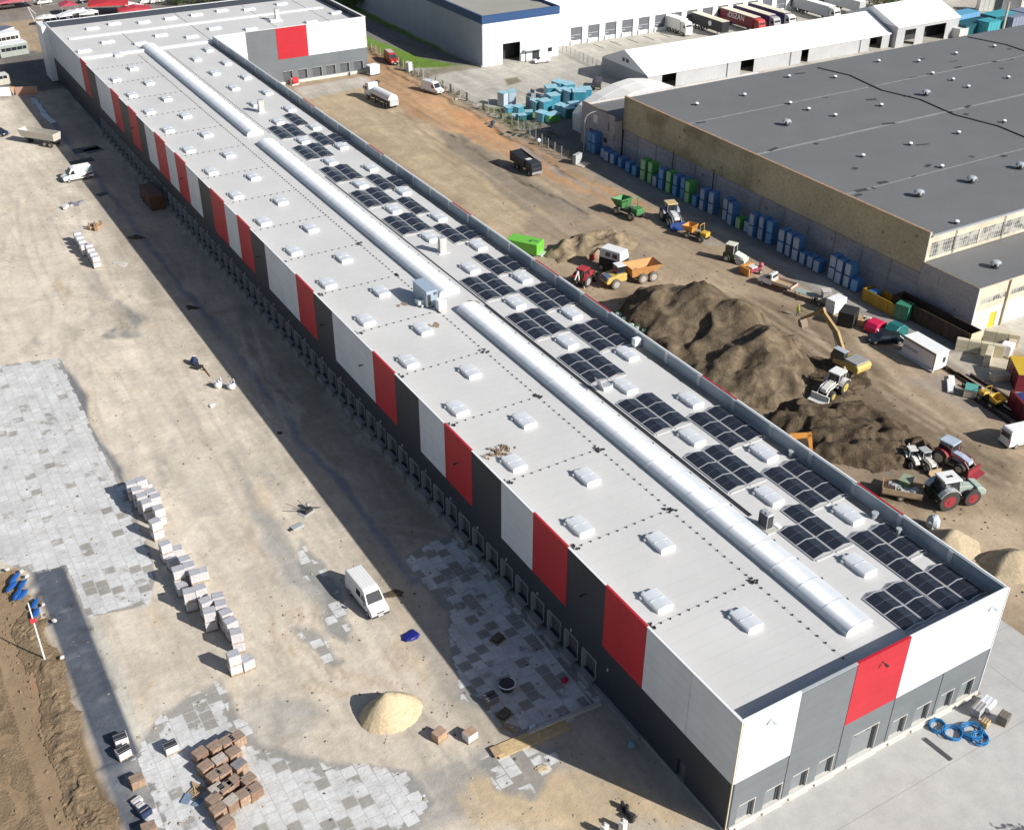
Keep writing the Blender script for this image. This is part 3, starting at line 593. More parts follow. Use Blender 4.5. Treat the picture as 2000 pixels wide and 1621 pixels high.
def solar(cols, label):
    x0 = min(c[0] for c in cols); y0 = min(c[1] for c in cols)
    t = thing('solar_array', label, 'solar panels', (x0, y0, ZR+0.02), 0, 'solar arrays on the long roof')
    global PL0, PR0, RL0
    for (x, y, nn) in cols:
        for i in range(nn+1):
            q = (x-x0, y-y0+SL*i, 0)
            if RL0 is None: RL0 = rl.build('mounting_rail', rail, t, q)
            else: e = RL0.copy(); C.objects.link(e); e.parent = t; e.location = q
            if i < nn:
                if PL0 is None: PL0 = pL.build('solar_panel', pv_m, t, q); PR0 = pR.build('solar_panel', pv_m, t, q)
                else:
                    for pr in (PL0, PR0): e = pr.copy(); C.objects.link(e); e.parent = t; e.location = q
        f = MB(); f.box(x-x0-0.08, x-x0-0.01, y-y0-0.1, y-y0+SL*nn+0.1, 0, 0.1); f.box(x-x0+2.3, x-x0+2.34, y-y0-0.1, y-y0+SL*nn+0.1, 0, 0.1); f.box(x-x0+0.1, x-x0+2.2, y-y0-0.3, y-y0-0.12, 0, 0.06); f.build('base_rail', rail, t)
A_, B_, C_, D_ = 19.3, 21.8, 24.4, 26.9
solar([(A_, 1.6, 2), (B_, 1.6, 2), (C_, 1.5, 5), (D_, 1.4, 2), (D_, 8.3, 2)], 'largest solar array, filling the roof corner by the white and red end wall')
inner = [12.5, 24.5, 36.6, 48.6, 60.7, 72.8, 97.2, 109.2, 121.4, 133.5, 145.6]
for k, yy in enumerate(inner):
    if k == 0: cols = [(A_, yy, 2), (B_, yy, 3)]
    elif k == 10: cols = [(A_, yy, 3), (B_, yy, 3)]
    else: cols = [(A_, yy, 3), (B_, yy, 3)]
    solar(cols, '%s solar array from the near end in the row beside the arched rooflights' % ORD[k])
outer = [(18.3, 3, 3), (30.4, 3, 3), (54.3, 3, 3), (66.4, 3, 3), (78.6, 3, 2), (90.9, 3, 2), (103.1, 3, 0), (114.5, 3, 2), (138.7, 3, 2), (151.1, 3, 0)]
for k, (yy, a, b) in enumerate(outer):
    solar([(C_, yy, a)]+([(D_, yy, b)] if b else []), '%s solar array from the near end in the row nearest the grey parapet' % ORD[k])

# lightning conductor: wire on little blocks, laid in a ladder pattern
HB = [None]
def wire(pts, label, z=ZR+0.02):
    t = thing('lightning_wire', label, 'wire', (0, 0, 0), 0, 'lightning conductor lines on the roof')
    wb = MB(); cnt_ = 0; st = MB()
    for (ax, ay), (bx, by) in zip(pts, pts[1:]):
        L = math.hypot(bx-ax, by-ay); nn = max(1, int(L/1.0))
        wb.tube((ax, ay, z+0.07), (bx, by, z+0.07), 0.008, 4)
        for i in range(nn+1):
            x, y = ax+(bx-ax)*i/nn+random.uniform(-0.02, 0.02), ay+(by-ay)*i/nn+random.uniform(-0.02, 0.02); cnt_ += 1
            if cnt_ > 100: st.rbox(x, y, z-0.01, 0.16, 0.14, 0.1, random.uniform(0, 1)); continue
            if HB[0] is None: HB[0] = MB().rbox(0, 0, 0, 0.16, 0.14, 0.1).build('holder_block', steel_d, t, (x, y, z-0.01))
            else: e = HB[0].copy(); C.objects.link(e); e.parent = t; e.location = (x, y, z-0.01); e.rotation_euler.z = random.uniform(0, 1)
    wb.build('wire', M('grey wire', (0.28, 0.28, 0.28), 0.5), t)
    if st.v: st.build('far_holder_blocks', steel_d, t)['kind'] = 'stuff'
wire([(12.6, 1.0), (12.6, 213)], 'dotted conductor line running the length of the roof left of the arched rooflights')
wire([(18.75, 150), (18.75, 213)], 'dotted conductor line right of the farthest arched rooflight')
for k in range(17):
    yy = 13.1+12.1*k
    wire([(1.2, yy-0.2), (12.5, yy)], '%s dotted conductor line from the near end crossing the left half of the roof' % ORD[k])
for k, (a, b, e) in enumerate([(14, 216.8, 233), (30, 217, 246), (47, 216, 246), (60, 216, 246)]):
    wire([(a, b), (a+0.3, e)], '%s dotted conductor line from the left across the far wing roof' % ORD[k], ZR+0.07)
cl = MB()
def clump(x, y, label):
    t = MB()
    for i in range(7): t.rbox(x+random.uniform(-0.45, 0.45), y+random.uniform(-0.45, 0.45), ZR, 0.22, 0.18, 0.14, random.uniform(0, 3))
    tag(t.build('ballast_blocks', steel_d), label, 'blocks', 'ballast blocks where conductor lines cross')
for k in range(8):
    clump(12.6, 13.1+12.1*k, '%s dark ballast heap from the near end, beside the arched rooflights' % ORD[k])
    clump(1.3, 12.9+12.1*k, '%s dark ballast heap from the near end, close to the striped wall' % ORD[k])
# cable tray beside the panels
mb = MB(); mb.box(18.55, 18.62, 20.5, 72, ZR+0.03, ZR+0.12); mb.box(18.8, 18.87, 20.5, 125, ZR+0.03, ZR+0.12)
tag(mb.build('cable_tray', steel_d), 'thin dark cable tray running between the arched rooflights and the solar panels', 'cable tray')
# ventilation plant
acm = M('unit casing', (0.60, 0.61, 0.60), 0.4, 0.1, 0.08); mesh_d = M('dark louvre', (0.05, 0.055, 0.06), 0.6, 0.2, 0.2)
t = thing('ventilation_unit', 'large blue-grey ventilation unit beside the near end of the middle rooflight', 'ventilation unit', (11.8, 74.9, ZR))
MB().box(-0.1, 1.5, 0, 3.9, 0.2, 2.3).build('casing', M('blue grey casing', (0.36, 0.43, 0.50), 0.4, 0.1, 0.08), t, bevel=0.03); MB().box(-0.12, 1.52, -0.05, 3.95, 2.3, 2.4).build('lid', M('steel blue lid', (0.42, 0.52, 0.64), 0.35, 0.2, 0.08), t)
mb = MB(); mb.box(0.0, 0.5, -0.03, 0.0, 0.4, 1.9); mb.box(0.9, 1.1, -0.03, 0.0, 1.7, 2.1); mb.box(1.2, 1.35, -0.03, 0, 1.7, 2.1); mb.build('louvre', mesh_d, t)
mb = MB(); mb.box(-0.9, -0.1, 0.8, 1.8, 0.3, 0.9); mb.tube((-0.5, 0.4, 0.3), (-0.5, 2.4, 0.3), 0.15); mb.build('duct', galv, t)
t = thing('condenser', 'white box condenser in front of the large blue-grey ventilation unit', 'air conditioner', (12.6, 73.3, ZR))
MB().box(0, 1.1, 0, 0.9, 0.15, 1.45).build('casing', white_m, t, bevel=0.03); MB().box(0.1, 0.5, -0.02, 0, 0.3, 0.9).build('grille', galv, t); MB().box(-0.1, 1.2, -0.15, 1.0, 0, 0.14).build('plinth', concrete, t)
t = thing('condenser', 'tall two-fan heat pump standing alone by the near rooflight and solar panels', 'air conditioner', (18.35, 17.9, ZR))
MB().box(0, 0.75, 0, 1.25, 0.15, 1.75).build('casing', acm, t, bevel=0.03); MB().box(-0.02, 0.0, 0.06, 1.2, 0.25, 1.65).build('coil', mesh_d, t); MB().box(0.05, 0.7, -0.02, 0, 0.25, 1.65).build('coil', mesh_d, t)
for yy in (0.35, 0.9): MB().tube((0.38, yy, 1.74), (0.38, yy, 1.86), 0.27, 14).build('fan', galv, t)
MB().box(-0.2, 1.5, -0.5, 1.5, 0, 0.12).build('base_frame', concrete, t); MB().box(1.2, 1.7, -0.4, 0.4, 0.12, 0.2).build('paving_slab', white_m, t)
for k, (x, y, h, lab) in enumerate([(21.0, 88.9, 2.2, 'beige metal duct stack between solar panels, its shadow falling left'), (21.2, 162.0, 2.2, 'pale duct stack beyond the last solar panels'), (49.0, 226.5, 2.8, 'tall duct stack on the far wing roof')]):
    t = thing('duct_stack', lab, 'duct', (x, y, ZR))
    MB().box(0, 1.05, 0, 0.8, 0, h).build('shaft', M('beige sheet', (0.52, 0.50, 0.44), 0.5, 0.1, 0.1), t, bevel=0.03); MB().box(-0.06, 1.1, -0.06, 0.86, h, h+0.1).build('cowl', galv, t); MB().box(0.2, 0.85, -0.02, 0, 0.3, h-0.3).build('louvre', galv, t)
    MB().box(-0.35, 1.4, -0.35, 1.2, 0, 0.08).build('flashing', dome_m, t)
t = thing('roof_hatch', 'opened grey roof hatch with raised lid between two solar arrays', 'hatch', (19.6, 46.6, ZR))
MB().box(0, 1.3, 0, 1.1, 0, 0.45).build('curb', galv, t, bevel=0.03); h = MB(); h.add([(-0.1, -0.05, 0.45), (-0.1, 1.15, 0.45), (-0.55, 1.15, 1.5), (-0.55, -0.05, 1.5), (-0.04, -0.05, 0.45), (-0.04, 1.15, 0.45), (-0.5, 1.15, 1.5), (-0.5, -0.05, 1.5)], [(0, 1, 2, 3), (4, 7, 6, 5), (0, 3, 7, 4), (1, 5, 6, 2), (2, 6, 7, 3)]); h.build('lid', acm, t)
t = thing('inverter_box', 'small white box fixed at the grey parapet beside solar panels', 'box', (28.5, 52.9, ZR))
MB().box(0, 0.9, 0, 0.7, 0.3, 1.2).build('casing', white_m, t, bevel=0.03); MB().box(0.1, 0.8, 0.1, 0.6, 0, 0.3).build('stand', galv, t)
for k, (x, y, s) in enumerate([(28.7, 14.2, 0.25), (28.8, 11.3, 0.2), (29.0, 26.2, 0.2)]):
    mb = MB(); mb.tube((x, y, ZR), (x, y, ZR+0.6), s, 10); mb.tube((x, y, ZR+0.6), (x, y, ZR+0.72), s*1.4, 10)
    tag(mb.build('vent_cowl', galv), '%s small round vent cowl from the near end along the grey parapet' % ORD[k], 'vent', 'vent cowls by the parapet')
debris = M('brown debris', (0.33, 0.24, 0.17), 0.9, 0, 0.5, 4)
mb = MB()
for i in range(60): mb.rbox(3.3+random.gauss(0, 0.8), 42.0+random.gauss(0, 0.45), ZR, random.uniform(0.1, 0.6), 0.1, random.uniform(0.03, 0.3), random.uniform(0, 3), random.uniform(-0.3, 0.3))
tag(mb.build('debris_heap', debris), 'heap of brown offcuts and packing on the roof beside a skylight near the red panel', 'debris')
for k, (u, v, lab) in enumerate([(787, 595, 'dirty brown stain patch of rubble left of the ventilation unit'), (852, 636, 'small brown rag lying right of a skylight near the ventilation unit'), (925, 590, 'brown cardboard lying between two arched rooflights')]):
    mb = MB(); x, y = P2(u, v, ZR)
    for i in range(14): mb.rbox(x+random.gauss(0, 0.4), y+random.gauss(0, 0.3), ZR+0.005, random.uniform(0.2, 0.6), 0.3, random.uniform(0.01, 0.06), random.uniform(0, 3))
    tag(mb.build('litter', debris), lab, 'litter')

# ================================================================ the old hall on the right
mt_bit = roof_material('bitumen roof', (0.175, 0.178, 0.185), 1.0, 7.6, (0.12, 0.12, 0.13))
def stained(name, c1, c2, sx=0.14, sz=0.5, lo=0.42, hi=0.62, c3=None):
    m = bpy.data.materials.new(name); n, l, b = nodes(m); tc = n.new('ShaderNodeTexCoord').outputs['Object']
    mp = n.new('ShaderNodeMapping'); l.new(tc, mp.inputs[0]); mp.inputs['Scale'].default_value = (1, 1, 1.2)
    a = tex(n, l, 'Noise', sx, mp.outputs[0], Detail=6, Roughness=0.6).outputs['Fac']; d = tex(n, l, 'Noise', 2.2, mp.outputs[0], Detail=7).outputs['Fac']
    c = mixc(n, l, ramp(n, l, a, [(lo, 0), (hi, 1)]), c1, c2)
    c = mixc(n, l, 1.0, c, ramp(n, l, d, [(0.3, 0.84), (0.7, 1.1)]), 'MULTIPLY')
    if c3: c = mixc(n, l, ramp(n, l, tex(n, l, 'Noise', 0.9, mp.outputs[0], Detail=8).outputs['Fac'], [(0.64, 0), (0.7, 0.8)]), c, c3)
    l.new(c, b.inputs['Base Color']); b.inputs['Roughness'].default_value = 0.9; b.inputs['Specular IOR Level'].default_value = 0.15; MT[name] = m; return m
mt_band = stained('yellowed panels', (0.60, 0.51, 0.33), (0.38, 0.32, 0.20), 0.16, c3=(0.14, 0.10, 0.05))
mt_band2 = stained('cream panels', (0.68, 0.57, 0.37), (0.58, 0.48, 0.31), 0.1, c3=(0.20, 0.14, 0.07))
mt_old = stained('old concrete wall', (0.52, 0.475, 0.47), (0.42, 0.385, 0.385), 0.2, c3=(0.18, 0.16, 0.15))
mt_oldw = stained('pale old wall', (0.58, 0.56, 0.55), (0.50, 0.47, 0.46), 0.2)
mt_cream = stained('cream render', (0.62, 0.56, 0.45), (0.52, 0.46, 0.36), 0.3)
H = thing('old_hall', 'large old hall with dark flat roof and long stained yellow parapet band', 'hall', (0, 0, 0))
MB().box(86.0, 330, 58.6, 134.9, 11.3, 11.55).build('roof', mt_bit, H)
MB().box(85.6, 86.0, 96.0, 134.9, 5.6, 12.0).build('parapet_band', mt_band, H)
MB().box(85.6, 86.0, 58.8, 95.97, 5.6, 12.0).build('parapet_band', mt_band2, H)
MB().box(85.55, 86.05, 58.7, 134.95, 12.0, 12.06).build('rusty_edge', M('rusty edging', (0.36, 0.24, 0.16), 0.8, 0, 0.3), H)
MB().box(85.85, 86.0, 58.6, 134.9, 3.4, 5.6).build('side_wall', mt_old, H)
MB().box(85.8, 86.0, 58.6, 134.9, 0, 3.4).build('side_wall', mt_oldw, H)
mb = MB()
for i in range(13):
    y = 58.9+5.95*i
    for z in (2.0, 3.4, 4.4, 5.3): mb.box(85.76, 85.845, y+0.15, y+5.6, z, z+0.09)
mb.build('wall_rib', M('pale rib', (0.48, 0.46, 0.46), 0.8, 0, 0.1), H)
for i in range(13): MB().box(85.7, 85.755, 58.75+5.95*i-0.12, 58.75+5.95*i+0.12, 0, 5.59).build('pilaster', mt_old, H)
MB().tube((85.55, 106.8, 0), (85.55, 106.8, 6.2), 0.09).build('downpipe', steel_d, H); MB().tube((85.55, 118.6, 2.5), (85.55, 118.6, 6.2), 0.07).build('downpipe', steel_d, H)
# clerestory above the annex
mb = MB(); mb.box(86.0, 330, 58.55, 58.75, 10.2, 11.3); mb.box(86.0, 330, 58.55, 58.75, 7.4, 7.9); mb.box(85.62, 86.0, 58.5, 58.79, 7.3, 12.06)
for i in range(45): mb.box(86.0+5.4*i, 86.35+5.4*i, 58.52, 58.75, 7.9, 10.2)
mb.build('end_wall', mt_cream, H)
gl_old = bpy.data.materials.new('old glazing'); n, l, b = nodes(gl_old); tc = n.new('ShaderNodeTexCoord').outputs['Object']; s = sep(n, l, tc)
g = math_(n, l, 'MAXIMUM', stripe(n, l, s[0], 0.5, 0.07), stripe(n, l, s[2], 0.75, 0.06))
v = tex(n, l, 'Voronoi', 1.1, tc).outputs['Color']; v = sep(n, l, v)[0]
l.new(mixc(n, l, g, ramp(n, l, v, [(0.2, (0.10, 0.10, 0.10)), (0.8, (0.36, 0.36, 0.33))]), (0.55, 0.54, 0.50)), b.inputs['Base Color']); b.inputs['Roughness'].default_value = 0.3
for i in range(24): MB().box(86.35+5.4*i, 91.4+5.4*i, 58.62, 58.7, 7.9, 10.2).build('clerestory_window', gl_old, H)
MB().box(86, 330, 58.1, 58.54, 11.45, 11.6).build('gutter', galv, H)
t = MB()
for i in range(6): t.tube((91.5+10.8*i, 58.4, 7.4), (91.5+10.8*i, 58.4, 11.5), 0.07)
t.build('downpipe', galv, H)
# light seams and dark patches on the hall roof, little dome lights
mb = MB()
for (a, b, y, wd) in ((87, 230, 76.5, 0.25), (87, 240, 97.5, 0.55), (87, 240, 116.5, 0.3)): mb.box(a, b, y, y+wd, 11.55, 11.565)
mb.build('repair_strip', M('pale bitumen strip', (0.27, 0.29, 0.29), 0.8, 0, 0.3, 0.6), H)
mb = MB()
pts = [(150, 134.5), (143, 126), (135, 120), (132, 112), (124, 104), (118, 97), (113, 90), (109, 84), (107, 77)]
pts = [P2(1597, 133, 11.6), P2(1660, 148, 11.6), P2(1722, 177, 11.6), P2(1797, 195, 11.6), P2(1865, 225, 11.6), P2(1950, 247, 11.6), P2(2010, 272, 11.6)]
for (a, b) in zip(pts, pts[1:]): mb.tube((a[0], a[1], 11.58), (b[0], b[1], 11.58), 0.16, 5)
mb.build('roof_cable', black, H)
mb = MB(); q = [P2(1890, 73, 11.6), P2(1965, 88, 11.6), P2(2010, 103, 11.6)]
for (a, b) in zip(q, q[1:]): mb.tube((a[0], a[1], 11.58), (b[0], b[1], 11.58), 0.16, 5)
mb.build('roof_cable', black, H)
mb = MB()
for i in range(60):
    x, y = random.uniform(88, 190), random.choice((76.6, 97.6, 116.6))+random.gauss(0, 0.7) if i % 3 else random.uniform(60, 132)
    mb.rbox(x, y, 11.566+0.002*(i % 5), random.uniform(0.4, 2.6), random.uniform(0.3, 1.0), 0.01, random.uniform(-0.3, 0.3))
mb.build('tar_patch', M('fresh tar', (0.06, 0.06, 0.065), 0.6, 0, 0.3), H)['kind'] = 'stuff'
def vent_small(label, loc):
    t = thing('roof_vent', label, 'roof vent', loc, 0, 'small domed vents on the old hall roof')
    mb = MB(); mb.tube((0, 0, 0), (0, 0, 0.35), 0.3, 10); mb.build('pipe', steel_d, t)
    MB().ball((0.05, 0, 0.42), 0.45, 0.45, 0.22, 10, 5, flat=-0.05).build('cap', white_m, t, smooth=True); return t
def fan(label, loc):
    t = thing('roof_fan', label, 'roof fan', loc, 0, 'extract fans on the old hall roof')
    MB().tube((0, 0, 0), (0, 0, 0.7), 0.55, 12).build('base', steel_d, t); mb = MB()
    for k in range(6): a = k*math.pi/3; mb.rbox(0.55*math.cos(a), 0.55*math.sin(a), 0.55, 0.5, 0.3, 0.35, a)
    mb.ball((0, 0, 0.9), 0.75, 0.75, 0.3, 12, 5); mb.build('hood', galv, t); return t
V0 = None
vp = [(1540, 150), (1630, 151), (1715, 120), (1793, 120), (1866, 105), (1941, 91), (1542, 202), (1578, 214), (1630, 226), (1720, 206), (1820, 144), (1860, 156), (1890, 170), (1968, 152), (1684, 305), (1777, 282), (1871, 260), (1960, 238), (1838, 326), (1360, 204), (1453, 186), (1867, 435)]
vp.sort(key=lambda q: (round(q[1]/34), q[0]))
rows = {}
for q in vp: rows.setdefault(round(q[1]/34), []).append(q)
for i, (rk, qs) in enumerate(sorted(rows.items())):
    for j, q in enumerate(qs):
        lab = '%s small dome vent from the left in %s line down the hall roof' % (ORD[j], ORD[i])
        x, y = P2(q[0], q[1]+2, 11.6)
        if V0 is None: V0 = vent_small(lab, (x, y, 11.56))
        else: dup(V0, (x, y, 11.56), None, lab)
F0 = None
for q, lab in (((1536, 245), 'leftmost dark extract fan on the hall roof'), ((1808, 187), 'farthest extract fan, above the black roof cable'), ((1794, 384), 'nearest extract fan to the yellow band on the hall roof'), ((1897, 357), 'extract fan second from the right on the hall roof'), ((1992, 330), 'extract fan at the right picture edge on the hall roof')):
    x, y = P2(q[0], q[1], 11.6)
    if F0 is None: F0 = fan(lab, (x, y, 11.56))
    else: dup(F0, (x, y, 11.56), None, lab)
# annex
A = thing('annex', 'lower grey annex in front of the old hall, with window strips and yellow door', 'annex', (0, 0, 0))
MB().box(85.6, 330, 48.4, 58.49, 7.05, 7.3).build('roof', mt_bit, A); MB().box(85.4, 85.6, 48.4, 58.6, 0, 7.36).build('side_wall', mt_old, A)
MB().box(85.35, 85.65, 48.3, 58.6, 7.36, 7.43).build('edge', M('mossy edging', (0.22, 0.17, 0.12), 0.9, 0, 0.4, 3), A)
fo = []
for i in range(12):
    x = 86.4+6.2*i; fo.append((x, x+5.3, 4.6, 5.5))
    if i: fo.append((x+0.4, x+4.9, 0.05, 3.3))
fo.append((89.3, 90.7, 0.05, 2.6))
def strip_wall(lo, hi, zs, ze, flt): return wall_strip('x', 48.2, 48.4, lo, hi, zs, ze, [o for o in fo if flt(o)])
strip_wall(85.4, 330, 3.7, 7.3, lambda o: o[2] > 4).build('front_wall', mt_cream, A)
strip_wall(85.4, 330, 0, 3.7, lambda o: o[2] < 4).build('front_wall', mt_oldw, A)
for o in fo:
    if o[2] > 4: MB().box(o[0], o[1], 48.27, 48.33, o[2], o[3]).build('strip_window', gl_old, A)
    elif o[0] == 89.3: MB().box(o[0], o[1], 48.25, 48.33, o[2], o[3]).build('door', M('yellow door', (0.55, 0.47, 0.03), 0.5, 0, 0.1), A)
    else: MB().box(o[0], o[1], 48.27, 48.35, o[2], o[3]).build('roller_door', white_m, A)
MB().box(85.35, 85.5, 48.1, 48.25, 0, 7.4).build('corner_pipe', white_m, A)
for i in range(8): MB().box(91.9+6.2*i, 92.3+6.2*i, 47.9, 48.19, 0, 7.3).build('pier', mt_cream, A)
F1 = dup(F0, (93.2, 52.0, 7.31), None, 'extract fan on the lower annex roof', 'extract fan'); F1['group'] = 'extract fans on the old hall roof'
# link building
L_ = thing('link_building', 'short stained concrete building between the white bubble tent and the old hall', 'building', (0, 0, 0))
MB().box(83.6, 130, 135.0, 146.0, 7.2, 7.5).build('roof', mt_bit, L_); MB().box(83.4, 83.6, 134.95, 146.2, 0, 8.4).build('side_wall', mt_old, L_); MB().box(83.6, 85.5, 134.95, 135.0, 0, 7.2).build('return_wall', mt_old, L_)
MB().box(83.6, 130, 146.0, 146.2, 0, 7.9).build('end_wall', mt_oldw, L_); MB().box(83.3, 83.65, 134.9, 146.3, 8.4, 8.5).build('coping', M('mossy edging', (0.2, 0.17, 0.12)), L_)
MB().box(83.25, 83.4, 134.95, 146.2, 4.4, 4.75).build('string_course', concrete, L_)
for (y, z, dy, dz, mm, nm) in ((142.0, 2.7, 1.2, 1.1, steel_d, 'window'), (137.0, 2.4, 1.0, 0.9, steel_d, 'window'), (140.6, 5.4, 1.4, 1.5, white_m, 'blanked_window'), (136.6, 5.0, 0.3, 1.6, steel_d, 'window')): MB().box(83.37, 83.42, y, y+dy, z, z+dz).build(nm, mm, L_)
t = thing('street_lamp', 'grey curved lamp post by the blue stacks and link building', 'lamp post', (P2(1140, 296)[0], P2(1140, 296)[1], 0))
mb = MB(); pts = [(0, 0, 0), (0, 0, 6.5), (0.3, -0.2, 7.3), (1.0, -0.6, 7.9), (2.0, -1.1, 8.2)]; mb.path(pts, 0.09, 6); mb.build('pole', galv, t); MB().rbox(2.2, -1.2, 8.12, 0.8, 0.25, 0.12, -0.5).build('lamp_head', galv, t)

# bubble tent
pvc = M('white tent fabric', (0.80, 0.79, 0.75), 0.55, 0, 0.06, 0.4); pvc_c = M('clean tent fabric', (0.84, 0.84, 0.84), 0.5, 0, 0.03)
B = thing('bubble_tent', 'rounded white fabric storage tent, stained at the left, behind the link building', 'tent', (0, 0, 0))
prof = [(86.2, 0), (86.0, 3.6), (87.5, 5.2), (91.5, 7.0), (96, 8.3), (100, 8.8), (104, 8.3), (108.5, 7.0), (112.5, 5.2), (114, 3.6), (113.8, 0)]
v = MB(); o = [(x, 153.5, z) for x, z in prof]+[(x, 150.5, z*1.0) for x, z in prof]+[(x, 146.6, z*0.97) for x, z in prof]; k = len(prof)
v.add(o, [(j*k+i, j*k+i+1, (j+1)*k+i+1, (j+1)*k+i) for j in range(2) for i in range(k-1)]+[tuple(range(k)), tuple(range(3*k-1, 2*k-1, -1))])
v.build('cover', pvc, B)
mb = MB(); mb.path([(x, 150.5, z+0.03) for x, z in prof], 0.06, 5); mb.build('seam_rope', galv, B)
# long gable tents
def gable(name, label, x0, x1, y0, y1, ze, zr, openings, seams, gl=False):
    T = thing(name, label, 'storage tent', (0, 0, 0)); ym = (y0+y1)/2
    v = MB(); v.add([(x0-0.2, y0-0.25, ze), (x1+0.2, y0-0.25, ze), (x1+0.2, ym, zr), (x0-0.2, ym, zr), (x0-0.2, y1+0.25, ze), (x1+0.2, y1+0.25, ze), (x0-0.2, y0-0.25, ze-0.25), (x1+0.2, y0-0.25, ze-0.25)], [(0, 1, 2, 3), (3, 2, 5, 4), (6, 7, 1, 0)]); v.build('roof', pvc_c, T)
    wl = M('tent wall sheet', (0.63, 0.635, 0.65), 0.5, 0, 0.05)
    wall_strip('x', y0, y0+0.15, x0, x1, 0, ze-0.02, openings).build('side_wall', cl_tent, T)
    MB().box(x0, x1, y1-0.15, y1, 0, ze-0.02).build('side_wall', cl_tent, T)
    for xx, nm in ((x0, 0), (x1-0.15, 1)):
        MB().box(xx, xx+0.15, y0+0.16, y1-0.16, 0, ze-0.02).build('end_wall', cl_tent, T)
        MB().prism([(y0, ze), (ym, zr-0.05), (y1, ze)], (xx, xx+0.15), 'x').build('gable_panel', pvc_c, T)
    MB().box(x0+0.2, x1-0.2, y0+4.2, y0+4.3, 0.05, ze-0.1).build('inner_liner', steel_d, T)
    mb = MB()
    for xx in seams: mb.box(xx-0.03, xx+0.03, y0-0.28, y0-0.0, 0, ze-0.25)
    if seams: mb.build('wall_post', galv, T)
    return T
cl_tent = cladding('tent wall cladding', (0.44, 0.445, 0.46), 0.5, 1.0, 'X')
T1 = gable('storage_tent', 'long low white gabled storage tent with several dark doorways', 116, 194.5, 167.5, 186.0, 3.6, 7.4, [(120.2, 124.4, 0, 3.2), (144.0, 148.2, 0, 3.2), (163.6, 166.0, 0, 3.3), (187.2, 191.6, 0, 3.4)], [139.8, 160, 183.8])
for yy in (175.2, 176.7): MB().box(115.9, 115.98, yy, yy+0.9, 4.7, 5.5).build('vent_louvre', steel_d, T1)
T2 = gable('storage_tent', 'taller white gabled tent at the right end of the long tent, with two big openings', 195.2, 218.5, 166, 185, 5.3, 8.9, [(198.2, 202.2, 0, 4.2), (205.4, 213.6, 0, 4.3)], [])

# ================================================================ logistics warehouse with blue band
W2 = thing('logistics_warehouse', 'white and grey warehouse with dark blue roof band, lawn along its shaded side', 'warehouse', (0, 0, 0))
navy = M('navy band', (0.03, 0.075, 0.19), 0.4, 0, 0.05); flat_r = roof_material('beige flat roof', (0.36, 0.35, 0.31), 1.5, 6.0, (0.28, 0.27, 0.24))
MB().box(93.3, 114.6, 204.5, 330, 11.3, 11.6).build('roof', flat_r, W2)
cl_w2 = cladding('pale grey cladding', (0.72, 0.74, 0.77), 0.45, 1.1, 'Z')
wall_strip('x', 204.0, 204.4, 93.2, 115, 0, 10.3, [(98.6, 103.7, 0, 4.9), (107.2, 109.3, 0, 2.3), (111.8, 113.1, 1.2, 2.3)]).build('front_wall', cl_w2, W2)
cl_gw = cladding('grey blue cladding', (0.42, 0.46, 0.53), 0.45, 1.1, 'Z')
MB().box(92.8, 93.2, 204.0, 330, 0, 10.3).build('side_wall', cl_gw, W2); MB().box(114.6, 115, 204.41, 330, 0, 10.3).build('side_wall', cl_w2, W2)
MB().box(92.7, 93.2, 203.9, 330, 10.3, 12.2).build('roof_band', navy, W2); MB().box(93.21, 115.1, 203.9, 204.4, 10.3, 12.2).build('roof_band', navy, W2); MB().box(114.7, 115.1, 204.41, 330, 10.3, 12.2).build('roof_band', navy, W2)
MB().box(98.4, 109.9, 207.9, 208.1, 0, 5).build('dark_interior', steel_d, W2); MB().box(107.2, 109.3, 204.2, 204.3, 0, 2.3).build('glass_door', glass, W2); MB().box(111.8, 113.1, 204.2, 204.3, 1.2, 2.3).build('window', glass, W2)
MB().box(104.4, 110.1, 202.6, 204.0, 2.6, 2.75).build('canopy', galv, W2); MB().box(104.4, 104.6, 202.6, 202.8, 0, 2.6).build('canopy_post', steel_d, W2)
MB().box(92.5, 92.8, 203.9, 330, 0, 0.4).build('plinth', concrete, W2)
DW = thing('dock_warehouse', 'long white warehouse with a row of dark loading docks where trucks stand', 'warehouse', (0, 0, 0))
ops = [(123.3+5.47*i, 127.0+5.47*i, 0.9, 4.3) for i in range(22)]
wall_strip('x', 211.0, 211.4, 115.02, 250, 0, 14, ops+[(116.6, 119.6, 0, 4.6)]).build('dock_wall', cladding('dock cladding', (0.80, 0.81, 0.82), 0.45, 5.47, 'X', 0.03), DW)
MB().box(115.1, 250, 211.4, 300, 13.5, 13.8).build('roof', flat_r, DW); MB().box(115.0, 250.1, 210.9, 211.0, 12.6, 14.2).build('roof_band', navy, DW); MB().box(249.7, 250, 211.41, 300, 0, 14).build('end_wall', cl_white, DW)
MB().box(116.6, 119.6, 211.2, 211.3, 0, 4.6).build('roller_door', M('grey roller', (0.36, 0.37, 0.36), 0.5), DW)
dd = MB(); dd.box(0, 3.7, 0.25, 0.32, 0.9, 4.3); d0 = dd.build('dock_door', M('dark dock door', (0.12, 0.13, 0.15), 0.5), DW, (123.3, 211, 0))  # plain dark grey door leaves
b0 = MB(); b0.box(-0.1, 0.25, -0.5, 0.0, 0, 1.2); b0.box(3.45, 3.8, -0.5, 0.0, 0, 1.2); b0 = b0.build('dock_bumper', white_m, d0)
s0 = MB(); s0.box(0.35, 1.3, 0.2, 0.245, 1.6, 1.75); s0.box(0.35, 3.3, 0.2, 0.245, 2.2, 2.3); s0 = s0.build('door_rail', galv, d0)
for i in range(1, 22):
    d = d0.copy(); C.objects.link(d); d.location.x = 123.3+5.47*i
    for c in (b0, s0): e = c.copy(); C.objects.link(e); e.parent = d
mb = MB()
